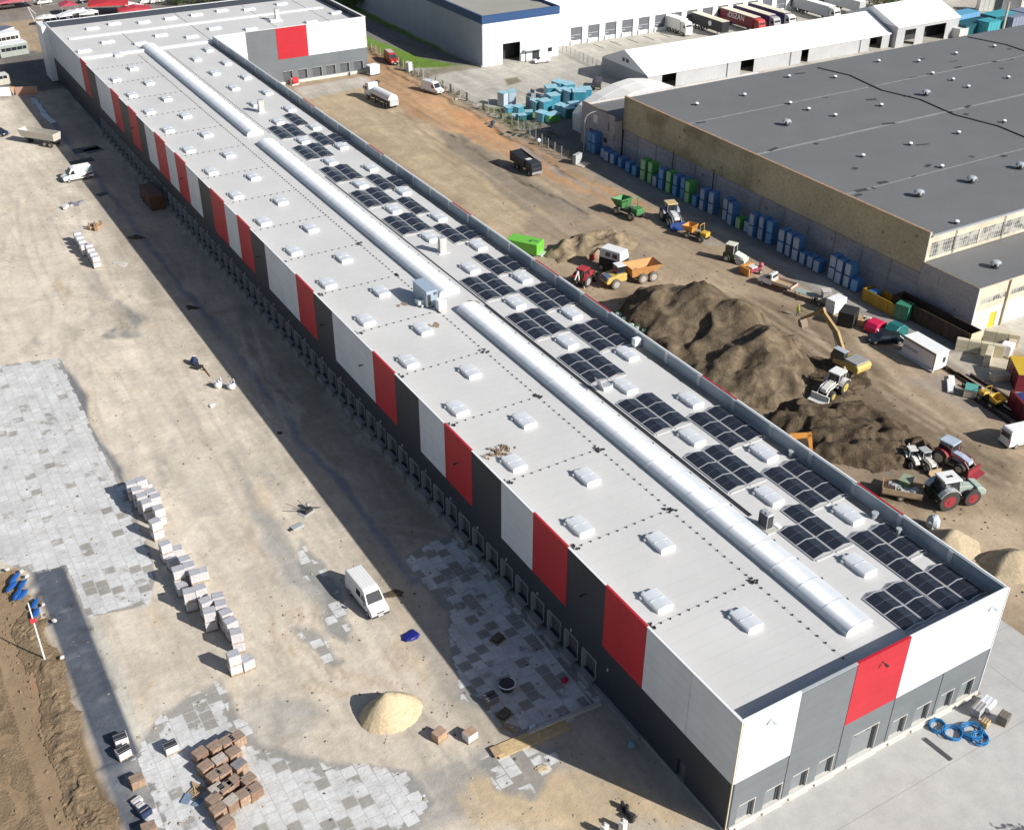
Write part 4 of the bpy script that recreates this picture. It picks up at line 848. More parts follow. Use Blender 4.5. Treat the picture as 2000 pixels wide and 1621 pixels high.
q0 = MB().box(0, 0.5, -0.06, 0, 6.4, 6.9).build('square_vent', galv, DW, (124.8, 211, 0))
for i in range(1, 20):
    e = q0.copy(); C.objects.link(e); e.location.x = 124.8+5.47*i
q0 = MB().box(-0.08, 0.08, 0, 5, 0, 0.1); g0 = tag(q0.build('wheel_guide', M('weathered guide', (0.28, 0.25, 0.2), 0.8), None, (128.9, 203.5, 0)), 'first from the left of the dark wheel guide strips on the paving before the docks', 'wheel guide', 'wheel guides before the docks')
for i in range(1, 6):
    e = g0.copy(); C.objects.link(e); e.location.x = 128.9+5.47*i; e['label'] = '%s from the left of the dark wheel guide strips on the paving before the docks' % ORD[i]

# ================================================================ fences and low things along them
gm = bpy.data.materials.new('wire mesh'); n, l, b = nodes(gm); tc = n.new('ShaderNodeTexCoord').outputs['Object']; s = sep(n, l, tc)
g = math_(n, l, 'MAXIMUM', math_(n, l, 'MAXIMUM', stripe(n, l, s[0], 0.1, 0.012), stripe(n, l, s[1], 0.1, 0.012)), stripe(n, l, s[2], 0.2, 0.012))
l.new(g, b.inputs['Alpha']); b.inputs['Base Color'].default_value = (0.35, 0.38, 0.36, 1); gm.blend_method = 'HASHED' if hasattr(gm, 'blend_method') else None
def fence(pts, label, h=2.0, step=2.5, mat=gm, pm=galv):
    t = thing('mesh_fence', label, 'fence', (0, 0, 0)); mb = MB(); acc = []
    for (a, b_) in zip(pts, pts[1:]):
        mb.add([(a[0], a[1], 0.05), (b_[0], b_[1], 0.05), (b_[0], b_[1], h), (a[0], a[1], h)], [(0, 1, 2, 3)])
        L = math.hypot(b_[0]-a[0], b_[1]-a[1]); k = int(L/step)
        acc += [(a[0]+(b_[0]-a[0])*i/k, a[1]+(b_[1]-a[1])*i/k) for i in range(k)]
    mb.build('mesh', mat, t); p = MB().box(-0.04, 0.04, -0.04, 0.04, 0, h+0.15).build('post', pm, t, (acc[0][0], acc[0][1], 0))
    for q in acc[1:]: e = p.copy(); C.objects.link(e); e.parent = t; e.location = (q[0], q[1], 0)
    return t
fence([(75.2, 262), (75.4, 218), (76.2, 190), (76.6, 160), (75.3, 146), (75, 138)], 'grey wire fence between the muddy site road and the neighbouring yards')
fence([(118, 208.5), (117, 187.5)], 'short grey fence from the dock warehouse to the white tent')
weed = M('dry weeds', (0.16, 0.145, 0.06), 0.95, 0, 0.5, 2); green = M('green leaves', (0.07, 0.115, 0.03), 0.9, 0, 0.5, 2)
def tuft(mb, x, y, s, n_=30, h=0.6, zb=0.0):
    for i in range(n_):
        a = random.uniform(0, 6.28); r = s*math.sqrt(random.random()); px, py = x+r*math.cos(a), y+r*math.sin(a); pz = zb+random.uniform(0, h); q = random.uniform(0.05, 0.15)*(1+s*0.25); t = random.uniform(0, 3.14); u = random.uniform(-0.8, 0.8)
        dx, dy, dz = q*math.cos(t), q*math.sin(t), q*u; ex, ey, ez = -q*math.sin(t)*0.6, q*math.cos(t)*0.6, q*0.8
        mb.add([(px-dx, py-dy, pz-dz), (px+ex, py+ey, pz+ez), (px+dx, py+dy, pz+dz), (px-ex, py-ey, pz-ez)], [(0, 1, 2, 3)])
mb = MB()
for i in range(260):
    t = random.random(); y = 262-124*t; x = 76.0+random.gauss(0, 0.6)+(0.8 if 160 < y < 200 else 0); tuft(mb, x, y, 0.5, 9, 0.4)
tag(mb.build('weeds', weed), 'band of dry weeds growing along the wire fence', 'weeds', kind='stuff')
mb = MB()
for i in range(90):
    x, y = random.uniform(77, 82), random.uniform(150, 166); tuft(mb, x, y, 0.5, 8, 0.5)
tag(mb.build('weeds', green), 'green weeds at the corner of the blue scrap yard', 'weeds', kind='stuff')
def bush(label, x, y, s, h, n_=900, mt=green, name='bush'):
    t = thing(name, label, 'bush' if name == 'bush' else 'tree', (x, y, 0)); mb = MB()
    for i in range(9): a = random.uniform(0, 6.28); mb.tube((0, 0, 0), (s*0.6*math.cos(a), s*0.6*math.sin(a), h*random.uniform(0.5, 0.85)), 0.06+0.015*h, 5, 0.02)
    mb.build('trunk', wood_d, t); mb = MB()
    blobs = [(random.uniform(-s, s)*0.7, random.uniform(-s, s)*0.7, random.uniform(0.35, 0.85)*h) for _ in range(12)]
    for i in range(n_):
        c = random.choice(blobs); v = Vector((random.gauss(0, 1), random.gauss(0, 1), random.gauss(0, 0.8))).normalized()*s*random.uniform(0.2, 0.5); p = Vector(c)+v
        if p.z < 0.1: continue
        q = random.uniform(0.12, 0.3)*(0.6+s*0.12); R3 = Matrix.Rotation(random.uniform(0, 6.28), 3, 'Z') @ Matrix.Rotation(random.uniform(0, 3.14), 3, 'X')
        mb.add([p+R3 @ Vector((-q, 0, 0)), p+R3 @ Vector((0, -q*0.6, 0)), p+R3 @ Vector((q, 0, 0)), p+R3 @ Vector((0, q*0.6, 0))], [(0, 1, 2, 3)])
    mb.build('crown', mt, t); return t
olive = M('olive leaves', (0.10, 0.105, 0.04), 0.9, 0, 0.5, 1)
for k, (u, v, s, h, lab) in enumerate([(1672, 8, 3, 3.5, 'leftmost leafy bush on the verge behind the white tents'), (1712, 14, 4, 4, 'broad bush in the middle of the verge behind the white tents'), (1742, 12, 3, 3, 'bush nearest the pale path behind the white tents'), (1808, 6, 4, 2.5, 'low olive bush behind the tall white tent'), (1880, 32, 3, 1.8, 'low brown-green bush between blue containers at the right')]):
    x, y = P2(u, v+3); bush(lab, x, y, s, h, 1100, olive if k % 2 else green)
for k, (u, v) in enumerate([(345, 6), (378, 4), (410, 3), (445, 2), (660, 8), (690, 14), (640, -4), (685, 2)]):
    x, y = P2(u, v+4); bush(('%s dark bush from the left behind the far wing roof' if k < 4 else '%s dark tree from the left beyond the wing, by the blue-band warehouse') % ORD[k % 4], x, y, 3.5, 3.5 if k < 4 else 6, 1100, green, 'bush' if k < 4 else 'tree')
# off-frame tree whose shadow falls on the apron corner
sx, sy = P2(1930, 1640); bush('leafy tree standing by the apron beyond the lower right corner', sx+6.2, sy-11.2, 2.6, 8.0, 1500, green, 'tree')

# ================================================================ vehicles (local x points forward)
def wheel(t, x, y, r, w_, rm=rim_g, ty=tyre, name='wheel'):
    s = 1 if y > 0 else -1
    o = MB().tube((0, -w_/2, 0), (0, w_/2, 0), r, 18).build(name, ty, t, (x, y, r), bevel=min(0.06, r*0.12))
    m = MB(); m.tube((0, s*(w_/2-0.02), 0), (0, s*(w_/2+0.015), 0), r*0.58, 14); m.tube((0, s*(w_/2), 0), (0, s*(w_/2+0.06), 0), r*0.2, 8); m.build('rim', rm, o)
    return o
def shell(t, poly, hw, top_hw, z0, z1, mat, name='body', bevel=0.07, segs=2):
    f = lambda x, z: hw if z <= z0 else hw+(top_hw-hw)*(z-z0)/(z1-z0)
    lo = [p for p in poly if p[1] <= z0+1e-6]; mb = MB(); mb.prism(poly, f)
    return mb.build(name, mat, t, bevel=bevel, smooth=False, segs=segs)
def pane(t, pts, mat=glass, name='window', th=0.015):
    a, b, c = (Vector(p) for p in pts[:3]); n = (b-a).cross(c-a).normalized()*th; mb = MB(); k = len(pts)
    mb.add([tuple(Vector(p)-n) for p in pts]+[tuple(Vector(p)+n) for p in pts], [tuple(range(k)), tuple(range(2*k-1, k-1, -1))]+[(i, k+i, k+(i+1) % k, (i+1) % k) for i in range(k)])
    return mb.build(name, mat, t)
def van(name, label, a, b, L=5.9, paint=van_white, roof=None, lower=None, rearwin=False, sidewin=True, cat='van', W=2.0, Hh=2.6, dark_tail=None, z=0, crew=True):
    A, B_, h = heading(a, b, z); mid = (A+B_)/2; t = thing(name, label, cat, (mid.x, mid.y, z), h)
    l2 = L/2; k = Hh/2.6
    poly = [(-l2, 0.4), (l2-0.05, 0.4), (l2, 0.6), (l2-0.03, 0.95), (l2-0.25, 1.12), (l2-1.0, 1.38*k), (l2-1.75, Hh-0.14), (l2-2.2, Hh), (-l2+0.25, Hh), (-l2+0.05, Hh-0.1), (-l2, 1.3)]
    z0, z1 = 1.3, Hh; w0, w1 = W/2, W/2-0.16
    bd = shell(t, poly, w0, w1, z0, z1, paint, bevel=0.06)
    def wy(zz): return w0+(w1-w0)*max(0, (zz-z0))/(z1-z0)+0.004
    xa, za, xb, zb = l2-1.06, 1.38*k+0.06, l2-1.66, Hh-0.26
    pane(t, [(xa+0.04, -wy(za)+0.14, za), (xa+0.04, wy(za)-0.14, za), (xb+0.05, wy(zb)-0.13, zb), (xb+0.05, -wy(zb)+0.13, zb)], glass, 'windscreen')
    for s in (1, -1):
        zl, zh = 1.42, Hh-0.55
        pane(t, [(l2-1.32, s*wy(zl), zl), (l2-2.25, s*wy(zl), zl), (l2-2.25, s*wy(zh), zh), (l2-1.78, s*wy(zh), zh)], glass, 'side_window')
        if crew and s == -1: pane(t, [(l2-2.45, s*wy(zl), zl), (l2-3.4, s*wy(zl), zl), (l2-3.4, s*wy(zh), zh), (l2-2.45, s*wy(zh), zh)], glass, 'side_window')
        mb = MB(); mb.box(l2-1.25, l2-1.05, s*(w0+0.02) if s > 0 else s*(w0+0.26), s*(w0+0.26) if s > 0 else s*(w0+0.02), 1.45, 1.8); mb.build('mirror', steel_d, t, bevel=0.03)
        mb = MB(); mb.box(l2-0.28, l2-0.0, s*0.62-0.2, s*0.62+0.2, 0.82, 1.02); mb.build('headlight', lamp_m, t, bevel=0.03)
        mb = MB(); mb.box(-l2-0.012, -l2+0.02, s*0.88-0.06, s*0.88+0.06, 0.9, 1.5); mb.build('tail_light', red_p, t)
        mb = MB(); mb.box(-l2+1.6, l2-1.5, s*(w0-0.01)-0.01, s*(w0-0.01)+0.022, 0.62, 0.70); mb.build('side_rail', steel_d, t)
    mb = MB(); mb.box(l2-0.16, l2+0.05, -w0+0.02, w0-0.02, 0.36, 0.66); mb.build('bumper', steel_d, t, bevel=0.05)
    mb = MB(); mb.box(l2-0.1, l2+0.015, -0.42, 0.42, 0.78, 0.94); mb.build('grille', steel_d, t)
    mb = MB(); mb.box(l2+0.04, l2+0.065, -0.26, 0.26, 0.46, 0.58); mb.build('number_plate', white_m, t)
    if rearwin: pane(t, [(-l2-0.01, 0.75, 1.45), (-l2-0.01, -0.75, 1.45), (-l2+0.012, -0.7, 2.15), (-l2+0.012, 0.7, 2.15)], glass, 'rear_window')
    else: MB().box(-l2-0.012, -l2+0.01, -0.01, 0.01, 0.5, 2.4).build('door_joint', steel_d, t)
    mb = MB()
    for i in range(5): mb.box(-l2+0.4, l2-2.4, -0.62+0.31*i-0.02, -0.62+0.31*i+0.02, Hh-0.005, Hh+0.018)
    mb.build('roof_ribs', roof or paint, t)
    if roof: MB().prism([(-l2+0.3, Hh+0.0), (l2-2.3, Hh+0.0), (l2-2.3, Hh+0.014), (-l2+0.3, Hh+0.014)], (-w1+0.1, w1-0.1)).build('roof_skin', roof, t)
    if lower:
        for s in (1, -1): MB().box(-l2+0.05, l2-0.3, s*w0-0.008 if s > 0 else s*w0-0.006, s*w0+0.006 if s > 0 else s*w0+0.008, 0.5, 1.05).build('side_stripe', lower, t)
    if dark_tail:
        for s in (1, -1):
            pane(t, [(-l2+0.1, s*(w0+0.005), 0.95), (-l2+2.2, s*(w0+0.005), 0.62), (-l2+2.3, s*(w0+0.005), 0.8), (-l2+0.1, s*(w0+0.005), 1.28)], steel_d, 'side_stripe')
            pane(t, [(-l2+0.1, s*wy(1.45), 1.45), (-l2+1.6, s*wy(1.45), 1.45), (-l2+1.0, s*wy(2.3), 2.3), (-l2+0.15, s*wy(2.3), 2.3)], M('teal grey decal', (0.30, 0.38, 0.40), 0.4), 'side_graphic')
    for x in (l2-0.95, -l2+1.15):
        for s in (1, -1): wheel(t, x, s*(w0-0.09), 0.35, 0.24)
    MB().box(-l2+0.1, l2-0.3, -w0+0.15, w0-0.15, 0.22, 0.4).build('underbody', black, t)
    return t
van('white_van', 'plain white panel van parked on the sand at the front, nose towards the viewer', (694, 1146), (742, 1205), 6.0)
van('white_van', 'white van with dark rear stripes, half in the building shadow', (180, 345), (124, 356), 5.6, dark_tail=True)
red_v = M('red van paint', (0.42, 0.03, 0.025), 0.35, 0, 0.05, coat=0.3)
van('red_van', 'red van with pale roof and orange lower sides by the wire fence', (754, 114), (775, 131), 6.2, red_v, roof=M('pale pink roof', (0.62, 0.50, 0.48), 0.5), lower=M('orange stripe', (0.60, 0.22, 0.08), 0.4), crew=False)
van('white_van', 'white van on the orange dirt road beside the wire fence', (832, 177), (858, 185), 5.8, crew=False)
van('white_van', 'white van cut by the right picture edge, its rear window facing the viewer', (1976, 868), (2012, 860), 5.6, rearwin=True)

def car(name, label, a, b, paint, L=4.4, z=0, cat='car', W=1.8, pick=False):
    A, B_, h = heading(a, b, z); mid = (A+B_)/2; t = thing(name, label, cat, (mid.x, mid.y, z), h); l2 = L/2
    low = [(-l2, 0.35), (l2-0.05, 0.35), (l2, 0.6), (l2-0.1, 0.8), (l2-1.15, 0.95), (-l2+0.1, 0.98), (-l2, 0.8)]
    MB().prism(low, (-W/2, W/2)).build('body', paint, t, bevel=0.06, segs=2)
    cab = [(l2-1.1, 0.94), (l2-1.75, 1.43), (l2-2.1, 1.47), (-l2+(0.9 if not pick else 2.1), 1.45), (-l2+(0.25 if not pick else 1.9), 0.96)]
    f = lambda x, z: W/2-0.03 if z < 1 else W/2-0.25
    MB().prism(cab, f).build('cabin', paint, t, bevel=0.05, segs=2)
    y0, y1 = W/2-0.04, W/2-0.25
    pane(t, [(l2-1.14, -y0+0.1, 0.98), (l2-1.14, y0-0.1, 0.98), (l2-1.72, y1-0.03, 1.42), (l2-1.72, -y1+0.03, 1.42)], glass, 'windscreen')
    xr = -l2+(0.3 if not pick else 1.93)
    pane(t, [(xr, -y0+0.1, 1.0), (xr, y0-0.1, 1.0), (xr+0.5, y1-0.03, 1.42), (xr+0.5, -y1+0.03, 1.42)], glass, 'rear_window')
    for s in (1, -1):
        pane(t, [(l2-1.3, s*(y0+0.0), 1.0), (xr+0.4, s*(y0+0.0), 1.0), (xr+0.75, s*(y1+0.03), 1.38), (l2-1.85, s*(y1+0.03), 1.38)], glass, 'side_window')
        MB().box(l2-0.2, l2+0.0, s*0.62-0.17, s*0.62+0.17, 0.62, 0.75).build('headlight', lamp_m, t, bevel=0.02); MB().box(-l2-0.01, -l2+0.06, s*0.68-0.14, s*0.68+0.14, 0.68, 0.84).build('tail_light', red_p, t)
        for x in (l2-0.85, -l2+0.8): wheel(t, x, s*(W/2-0.1), 0.33, 0.22)
    MB().box(l2-0.1, l2+0.03, -W/2+0.1, W/2-0.1, 0.35, 0.55).build('bumper', steel_d, t, bevel=0.03)
    return t
car('white_car', 'small white car parked before the logistics warehouse entrance', (1072, 121), (1042, 125), van_white)
dk = M('dark teal car paint', (0.012, 0.02, 0.026), 0.2, 0, 0.05, coat=0.4)
car('dark_car', 'black pickup car beside the white container with its door open', (1752, 668), (1706, 668), dk, 5.1, W=1.9)
car('dark_car', 'dark car cut by the left picture edge beside the tipping trailer', (-14, 262), (10, 266), M('navy car paint', (0.02, 0.03, 0.06), 0.25, 0, 0.05), 4.5)

def lorry(name, label, a, b, trailer, paint, L=16, top=None, z=0, text=None, cab_only=False, tank=False, cat='lorry'):
    A, B_, h = heading(a, b, z); mid = (A+B_)/2; t = thing(name, label, cat, (mid.x, mid.y, z), h); l2 = L/2
    cb = [(l2-2.2, 1.0), (l2, 1.0), (l2, 1.9), (l2-0.12, 2.3), (l2-0.35, 3.1), (l2-0.7, 3.6), (l2-2.2, 3.75)]
    MB().prism(cb, (-1.2, 1.2)).build('cab', paint, t, bevel=0.08, segs=2)
    pane(t, [(l2-0.1, -1.05, 2.1), (l2-0.1, 1.05, 2.1), (l2-0.33, 1.0, 2.95), (l2-0.33, -1.0, 2.95)], glass, 'windscreen', 0.03)
    for s in (1, -1):
        pane(t, [(l2-0.4, s*1.205, 2.1), (l2-1.4, s*1.205, 2.1), (l2-1.4, s*1.205, 2.85), (l2-0.6, s*1.205, 2.85)], glass, 'side_window')
        MB().box(l2-0.35, l2-0.2, s*1.4-0.1, s*1.4+0.1, 2.2, 2.9).build('mirror', steel_d, t); MB().box(l2-0.05, l2+0.03, s*0.95-0.18, s*0.95+0.18, 0.75, 0.95).build('headlight', lamp_m, t)
    MB().box(l2-0.4, l2+0.04, -1.2, 1.2, 0.4, 1.0).build('bumper', paint, t, bevel=0.05); MB().box(-l2+0.3, l2-0.5, -0.5, 0.5, 0.75, 1.1).build('chassis', steel_d, t)
    xw = [l2-1.4, l2-4.6]+[-l2+1.4, -l2+2.7, -l2+4.0][:3 if L > 12 else 2]
    for x in xw:
        for s in (1, -1): wheel(t, x, s*1.05, 0.5, 0.35)
    if trailer:
        if tank:
            pr = []
            for i in range(13): an = math.pi*i/12; pr.append((1.22*math.cos(an), 1.9+1.35*math.sin(an)**0.8))
            mb = MB(); x0, x1 = -l2+0.5, l2-3.3; k = len(pr); mb.add([(x0, y, zz) for y, zz in pr]+[(x0-0.0, y, zz) for y, zz in pr]+[(x1, y, zz) for y, zz in pr], [(k+i, k+i+1, 2*k+i+1, 2*k+i) for i in range(k-1)]+[tuple(range(k)), tuple(range(3*k-1, 2*k-1, -1)), (k, 2*k, 3*k-1, 2*k-1)]); mb.build('hopper_body', trailer, t, smooth=False)
            MB().box(-l2, -l2+0.48, -1.1, 1.1, 0.8, 2.2).build('rear_cabinet', galv, t, bevel=0.04); MB().box(-l2+0.6, l2-3.4, -1.15, 1.15, 1.1, 1.88).build('side_skirt', M('navy skirt', (0.02, 0.03, 0.055), 0.5), t); MB().box(l2-4.2, l2-3.6, -1.2, -1.16, 1.2, 1.8).build('panel_board', white_m, t)
        else:
            MB().box(-l2, l2-2.45, -1.25, 1.25, 1.15, 3.95).build('trailer_box', trailer, t, bevel=0.03); MB().box(-l2+0.03, l2-2.48, -1.27, 1.27, 3.95, 4.02).build('trailer_roof', top or white_m, t)
            if text:
                for s, txt, sz in text: text_mesh(txt, sz, white_m, t, Matrix.Translation((s, -1.262, 2.9)) @ Matrix.Rotation(R(90), 4, 'X'))
    return t
cream_top = M('cream tarpaulin roof', (0.68, 0.64, 0.50), 0.6)
def dockat(u, v, L):       # a lorry standing square to the docks, tail at the wall; pixel of its nose on the ground
    g = G(u, v); return g
dred = M('dark red curtain', (0.20, 0.018, 0.03), 0.5, 0, 0.1); dnavy = M('violet curtain', (0.06, 0.035, 0.13), 0.5, 0, 0.1)
def docked(name, label, x, L, trailer, paint, **k):
    o = lorry(name, label, (1000, 100), (1010, 100), trailer, paint, L, **k); o.location = (x, 210.6-L/2, 0); o.rotation_euler = (0, 0, -math.pi/2); return o
docked('lorry', 'dark red lorry and trailer with white lettering backed onto a dock', 174.3, 16.5, dred, M('bright red cab', (0.50, 0.03, 0.02), 0.35), top=cream_top, text=((-1.2, 'DSZAN', 2.0), (-4.6, 'o', 1.4)))
# lettering must face the viewer's side: the side of the trailer turned towards -x of the place
docked('lorry', 'violet-sided lorry with grey cab, middle of the three parked side by side', 179.7, 16.5, dnavy, M('grey cab', (0.34, 0.35, 0.36), 0.4), top=cream_top)
docked('lorry', 'purple-sided lorry with white cab, farthest of the three parked side by side', 185.2, 16.5, dnavy, dirty_white, top=cream_top)
docked('lorry', 'long light grey lorry and trailer, rightmost lorry on the dock yard', 201.5, 17, M('grey curtain', (0.42, 0.44, 0.46), 0.5), dirty_white)
docked('box_truck', 'small white box truck parked left of the black trailer', 155.6, 8.5, dirty_white, dirty_white, cat='truck'); bt = C.objects[-1] if False else None
o = thing('trailer', 'black box trailer with cream roof standing alone at a dock', 'trailer', (163.8, 203.6, 0), -math.pi/2)
MB().box(-6.6, 6.6, -1.25, 1.25, 1.15, 3.95).build('trailer_box', M('black curtain', (0.02, 0.02, 0.025), 0.5), o, bevel=0.03); MB().box(-6.55, 6.55, -1.27, 1.27, 3.95, 4.02).build('trailer_roof', cream_top, o)
for x in (-4.8, -3.5, -2.2):
    for s in (1, -1): wheel(o, x, s*1.05, 0.5, 0.35)
for s in (1, -1): MB().box(4.2, 4.4, s*0.7-0.08, s*0.7+0.08, 0, 1.15).build('landing_leg', galv, o)
MB().tube((1.5, -1.26, 2.7), (1.5, -1.28, 2.7), 0.7, 14).build('round_emblem', white_m, o)
o = thing('trailer', 'light grey box trailer cut by the top edge behind the white tents', 'trailer', (213.5, 203, 0), -math.pi/2)
MB().box(-7, 7, -1.25, 1.25, 1.15, 3.9).build('trailer_box', M('silver side', (0.46, 0.48, 0.49), 0.4), o, bevel=0.03); MB().box(-6.9, 6.9, -1.27, 1.27, 3.9, 3.97).build('trailer_roof', white_m, o)
for x in (-4.8, -3.5, -2.2):
    for s in (1, -1): wheel(o, x, s*1.05, 0.5, 0.35)
lorry('tank_lorry', 'white lorry with rounded white hopper body and dark skirts on the site road', (770, 214), (722, 190), white_m, white_m, 11.5, tank=True)

def tractor(name, label, a, b, body, cabroof, S=1.0, rim=rim_g, cab=True, loader=None, hoodm=None, cat='tractor', backhoe=None, z=0, twin=False):
    A, B_, h = heading(a, b, z); mid = (A+B_)/2; t = thing(name, label, cat, (mid.x, mid.y, z), h); t.scale = (S, S, S); hoodm = hoodm or body
    hd = [(0.2, 1.0), (2.15, 0.95), (2.3, 1.15), (2.2, 1.45), (1.2, 1.72), (0.2, 1.8)]
    MB().prism(hd, (-0.42, 0.42)).build('hood', hoodm, t, bevel=0.08, segs=2)
    MB().box(-1.3, 2.0, -0.3, 0.3, 0.55, 1.0).build('chassis', steel_d, t, bevel=0.04)
    if cab:
        cp = [(-1.25, 1.1), (0.25, 1.1), (0.35, 1.5), (0.15, 2.6), (-1.15, 2.6), (-1.3, 1.6)]
        MB().prism(cp, lambda x, z_: 0.72 if z_ < 2 else 0.66).build('cab_glass', glass, t, bevel=0.04)
        mb = MB()
        for s in (1, -1):
            for (xa, za, xb, zb) in ((0.3, 1.5, 0.12, 2.6), (-0.5, 1.1, -0.52, 2.6), (-1.28, 1.6, -1.14, 2.6)): mb.tube((xa, s*0.72, za), (xb, s*0.67, zb), 0.045, 5)
        mb.build('cab_frame', body if not twin else steel_d, t)
        MB().box(-1.35, 0.35, -0.78, 0.78, 2.6, 2.78).build('cab_roof', cabroof, t, bevel=0.07, segs=2)
        MB().box(-1.25, 0.3, -0.74, 0.74, 0.95, 1.25).build('cab_base', body, t, bevel=0.04)
    rr = 0.92 if not twin else 0.98
    for s in (1, -1):
        wheel(t, -0.75, s*0.95, rr, 0.5, rim); wheel(t, 1.6, s*0.88, 0.62 if not twin else 0.8, 0.4, rim)
        f = MB(); f.prism([(-0.75+(rr+0.08)*math.cos(q), rr+(rr+0.08)*math.sin(q)) for q in [math.pi*(0.15+0.1*i) for i in range(8)]]+[(-0.75+(rr+0.14)*math.cos(q), rr+(rr+0.14)*math.sin(q)) for q in [math.pi*(0.85-0.1*i) for i in range(8)]], (s*0.95-0.26, s*0.95+0.26)); f.build('mudguard', body if not twin else galv, t)
    MB().tube((0.6, 0.35, 1.7), (0.6, 0.35, 2.5), 0.05, 6).build('exhaust', steel_d, t)
    if loader:
        mb = MB()
        for s in (1, -1): mb.path([(0.2, s*0.62, 1.6), (1.8, s*0.62, 1.5), (2.7, s*0.6, 0.6)], 0.08, 5)
        mb.build('loader_arm', body, t); MB().prism([(2.6, 0.2), (3.4, 0.1), (3.45, 0.2), (2.8, 0.35), (2.75, 0.95), (2.6, 0.95)], (-1.15, 1.15)).build('bucket', loader, t)
    if backhoe:
        mb = MB(); mb.path([(-1.5, 0, 1.0), (-1.9, 0, 2.7)], 0.15, 6); mb.path([(-1.9, 0, 2.7), (-2.7, 0, 1.6)], 0.11, 6); mb.build('digger_arm', backhoe, t); MB().prism([(-2.9, 1.1), (-2.4, 1.1), (-2.5, 1.6), (-2.75, 1.65)], (-0.3, 0.3)).build('digger_bucket', steel_d, t)
        for s in (1, -1): MB().path([(-1.4, s*0.5, 1.0), (-1.6, s*1.1, 0.1)], 0.07, 5).build('stabiliser', backhoe, t)
    return t
gbody = M('tractor green', (0.04, 0.19, 0.03), 0.4, 0, 0.1)
tr = tractor('farm_tractor', 'large green tractor with white roof and red wheels beside the grey parapet', (1822, 985), (1878, 975), gbody, van_white, 1.35, M('red rim', (0.30, 0.035, 0.045), 0.5), twin=True, hoodm=M('pale green hood', (0.36, 0.42, 0.38), 0.5))
MB().prism([(2.2, 0.75), (3.0, 0.7), (3.1, 1.1), (2.7, 1.5), (2.0, 1.65)], (-0.75, 0.75)).build('front_hood_block', M('pale green hood', (0.36, 0.42, 0.38)), tr, bevel=0.1, segs=2)
mb = MB(); mb.box(-0.75, -0.5, -0.2, 0.0, 2.78, 2.83); mb.box(-0.4, -0.2, -0.2, 0.05, 2.78, 2.82); mb.build('roof_hatch', steel_d, tr)
redt = M('tractor red', (0.42, 0.04, 0.05), 0.4, 0, 0.15)
tractor('small_tractor', 'red-topped tractor with front loader partly hidden behind the grey parapet', (1132, 560), (1150, 548), redt, redt, 1.05, backhoe=dirty_white)
by = M('sun-faded yellow', (0.58, 0.44, 0.24), 0.5, 0, 0.15, 3)
tractor('backhoe', 'beige and grey loader tractor with blue front bucket', (1302, 425), (1318, 442), M('blue grey body', (0.26, 0.29, 0.38), 0.5), by, 1.25, M('beige rim', (0.5, 0.45, 0.35), 0.5), loader=M('blue bucket', (0.03, 0.07, 0.25), 0.5, 0, 0.15), hoodm=M('pale hood', (0.56, 0.55, 0.55), 0.5))
tractor('backhoe', 'white and yellow backhoe loader standing in the dark soil below the excavator', (1636, 760), (1614, 775), dirty_white, van_white, 1.15, M('yellow rim', (0.5, 0.38, 0.1), 0.5), loader=dirty_white, backhoe=by)
uni = tractor('loader', 'blue-white loader with yellow arms and red bucket by the soil heaps', (1842, 900), (1866, 912), M('maroon body', (0.26, 0.03, 0.04), 0.5), M('pale blue roof', (0.42, 0.50, 0.60), 0.4), 1.15, M('cream rim', (0.5, 0.47, 0.36), 0.6), loader=M('maroon body', (0.26, 0.03, 0.04)), hoodm=M('pale blue hood', (0.36, 0.42, 0.52), 0.5))
tractor('skid_loader', 'small white and brown site loader left of the blue-white loader', (1800, 905), (1808, 912), M('white grime', (0.60, 0.58, 0.54), 0.6), M('grey roof', (0.40, 0.42, 0.43), 0.5), 0.75, loader=M('tan bucket', (0.45, 0.33, 0.2), 0.6), cat='loader')
tractor('skid_loader', 'small white mini digger leftmost by the soil heaps near the parapet', (1776, 900), (1782, 908), dirty_white, dirty_white, 0.7, backhoe=dirty_white, cat='loader')
# soil compactor roller
A, B_, h = heading((1426, 512), (1450, 518)); t = thing('roller', 'dark green road roller with white cab and white hood', 'road roller', (A.x+0.6, A.y, 0), h)
MB().box(-1.6, 0.4, -0.8, 0.8, 0.7, 1.5).build('frame', M('dark green body', (0.04, 0.085, 0.03), 0.5), t, bevel=0.05); MB().prism([(-1.3, 1.5), (0.2, 1.5), (0.2, 2.9), (-1.2, 2.9)], (-0.75, 0.75)).build('cab', glass, t, bevel=0.05)
MB().box(-1.35, 0.3, -0.82, 0.82, 2.9, 3.05).build('cab_roof', M('cream cab roof', (0.66, 0.66, 0.55), 0.5), t, bevel=0.04); mb = MB()
for s in (1, -1):
    for x in (-1.25, 0.2): mb.tube((x, s*0.76, 1.5), (x, s*0.76, 2.9), 0.06, 5)
mb.build('cab_post', MT['cream cab roof'], t); MB().prism([(0.4, 0.9), (2.0, 0.8), (2.0, 1.25), (0.4, 1.75)], (-0.75, 0.75)).build('hood', M('white hood', (0.70, 0.73, 0.66), 0.5), t, bevel=0.06)
MB().box(1.9, 2.25, -1.0, 1.0, 0.4, 1.0).build('front_frame', M('cream cab roof', (0.66, 0.66, 0.55)), t); MB().tube((1.3, -0.9, 0.6), (1.3, 0.9, 0.6), 0.6, 18).build('drum', galv, t)
for s in (1, -1): wheel(t, -0.9, s*0.75, 0.65, 0.45)
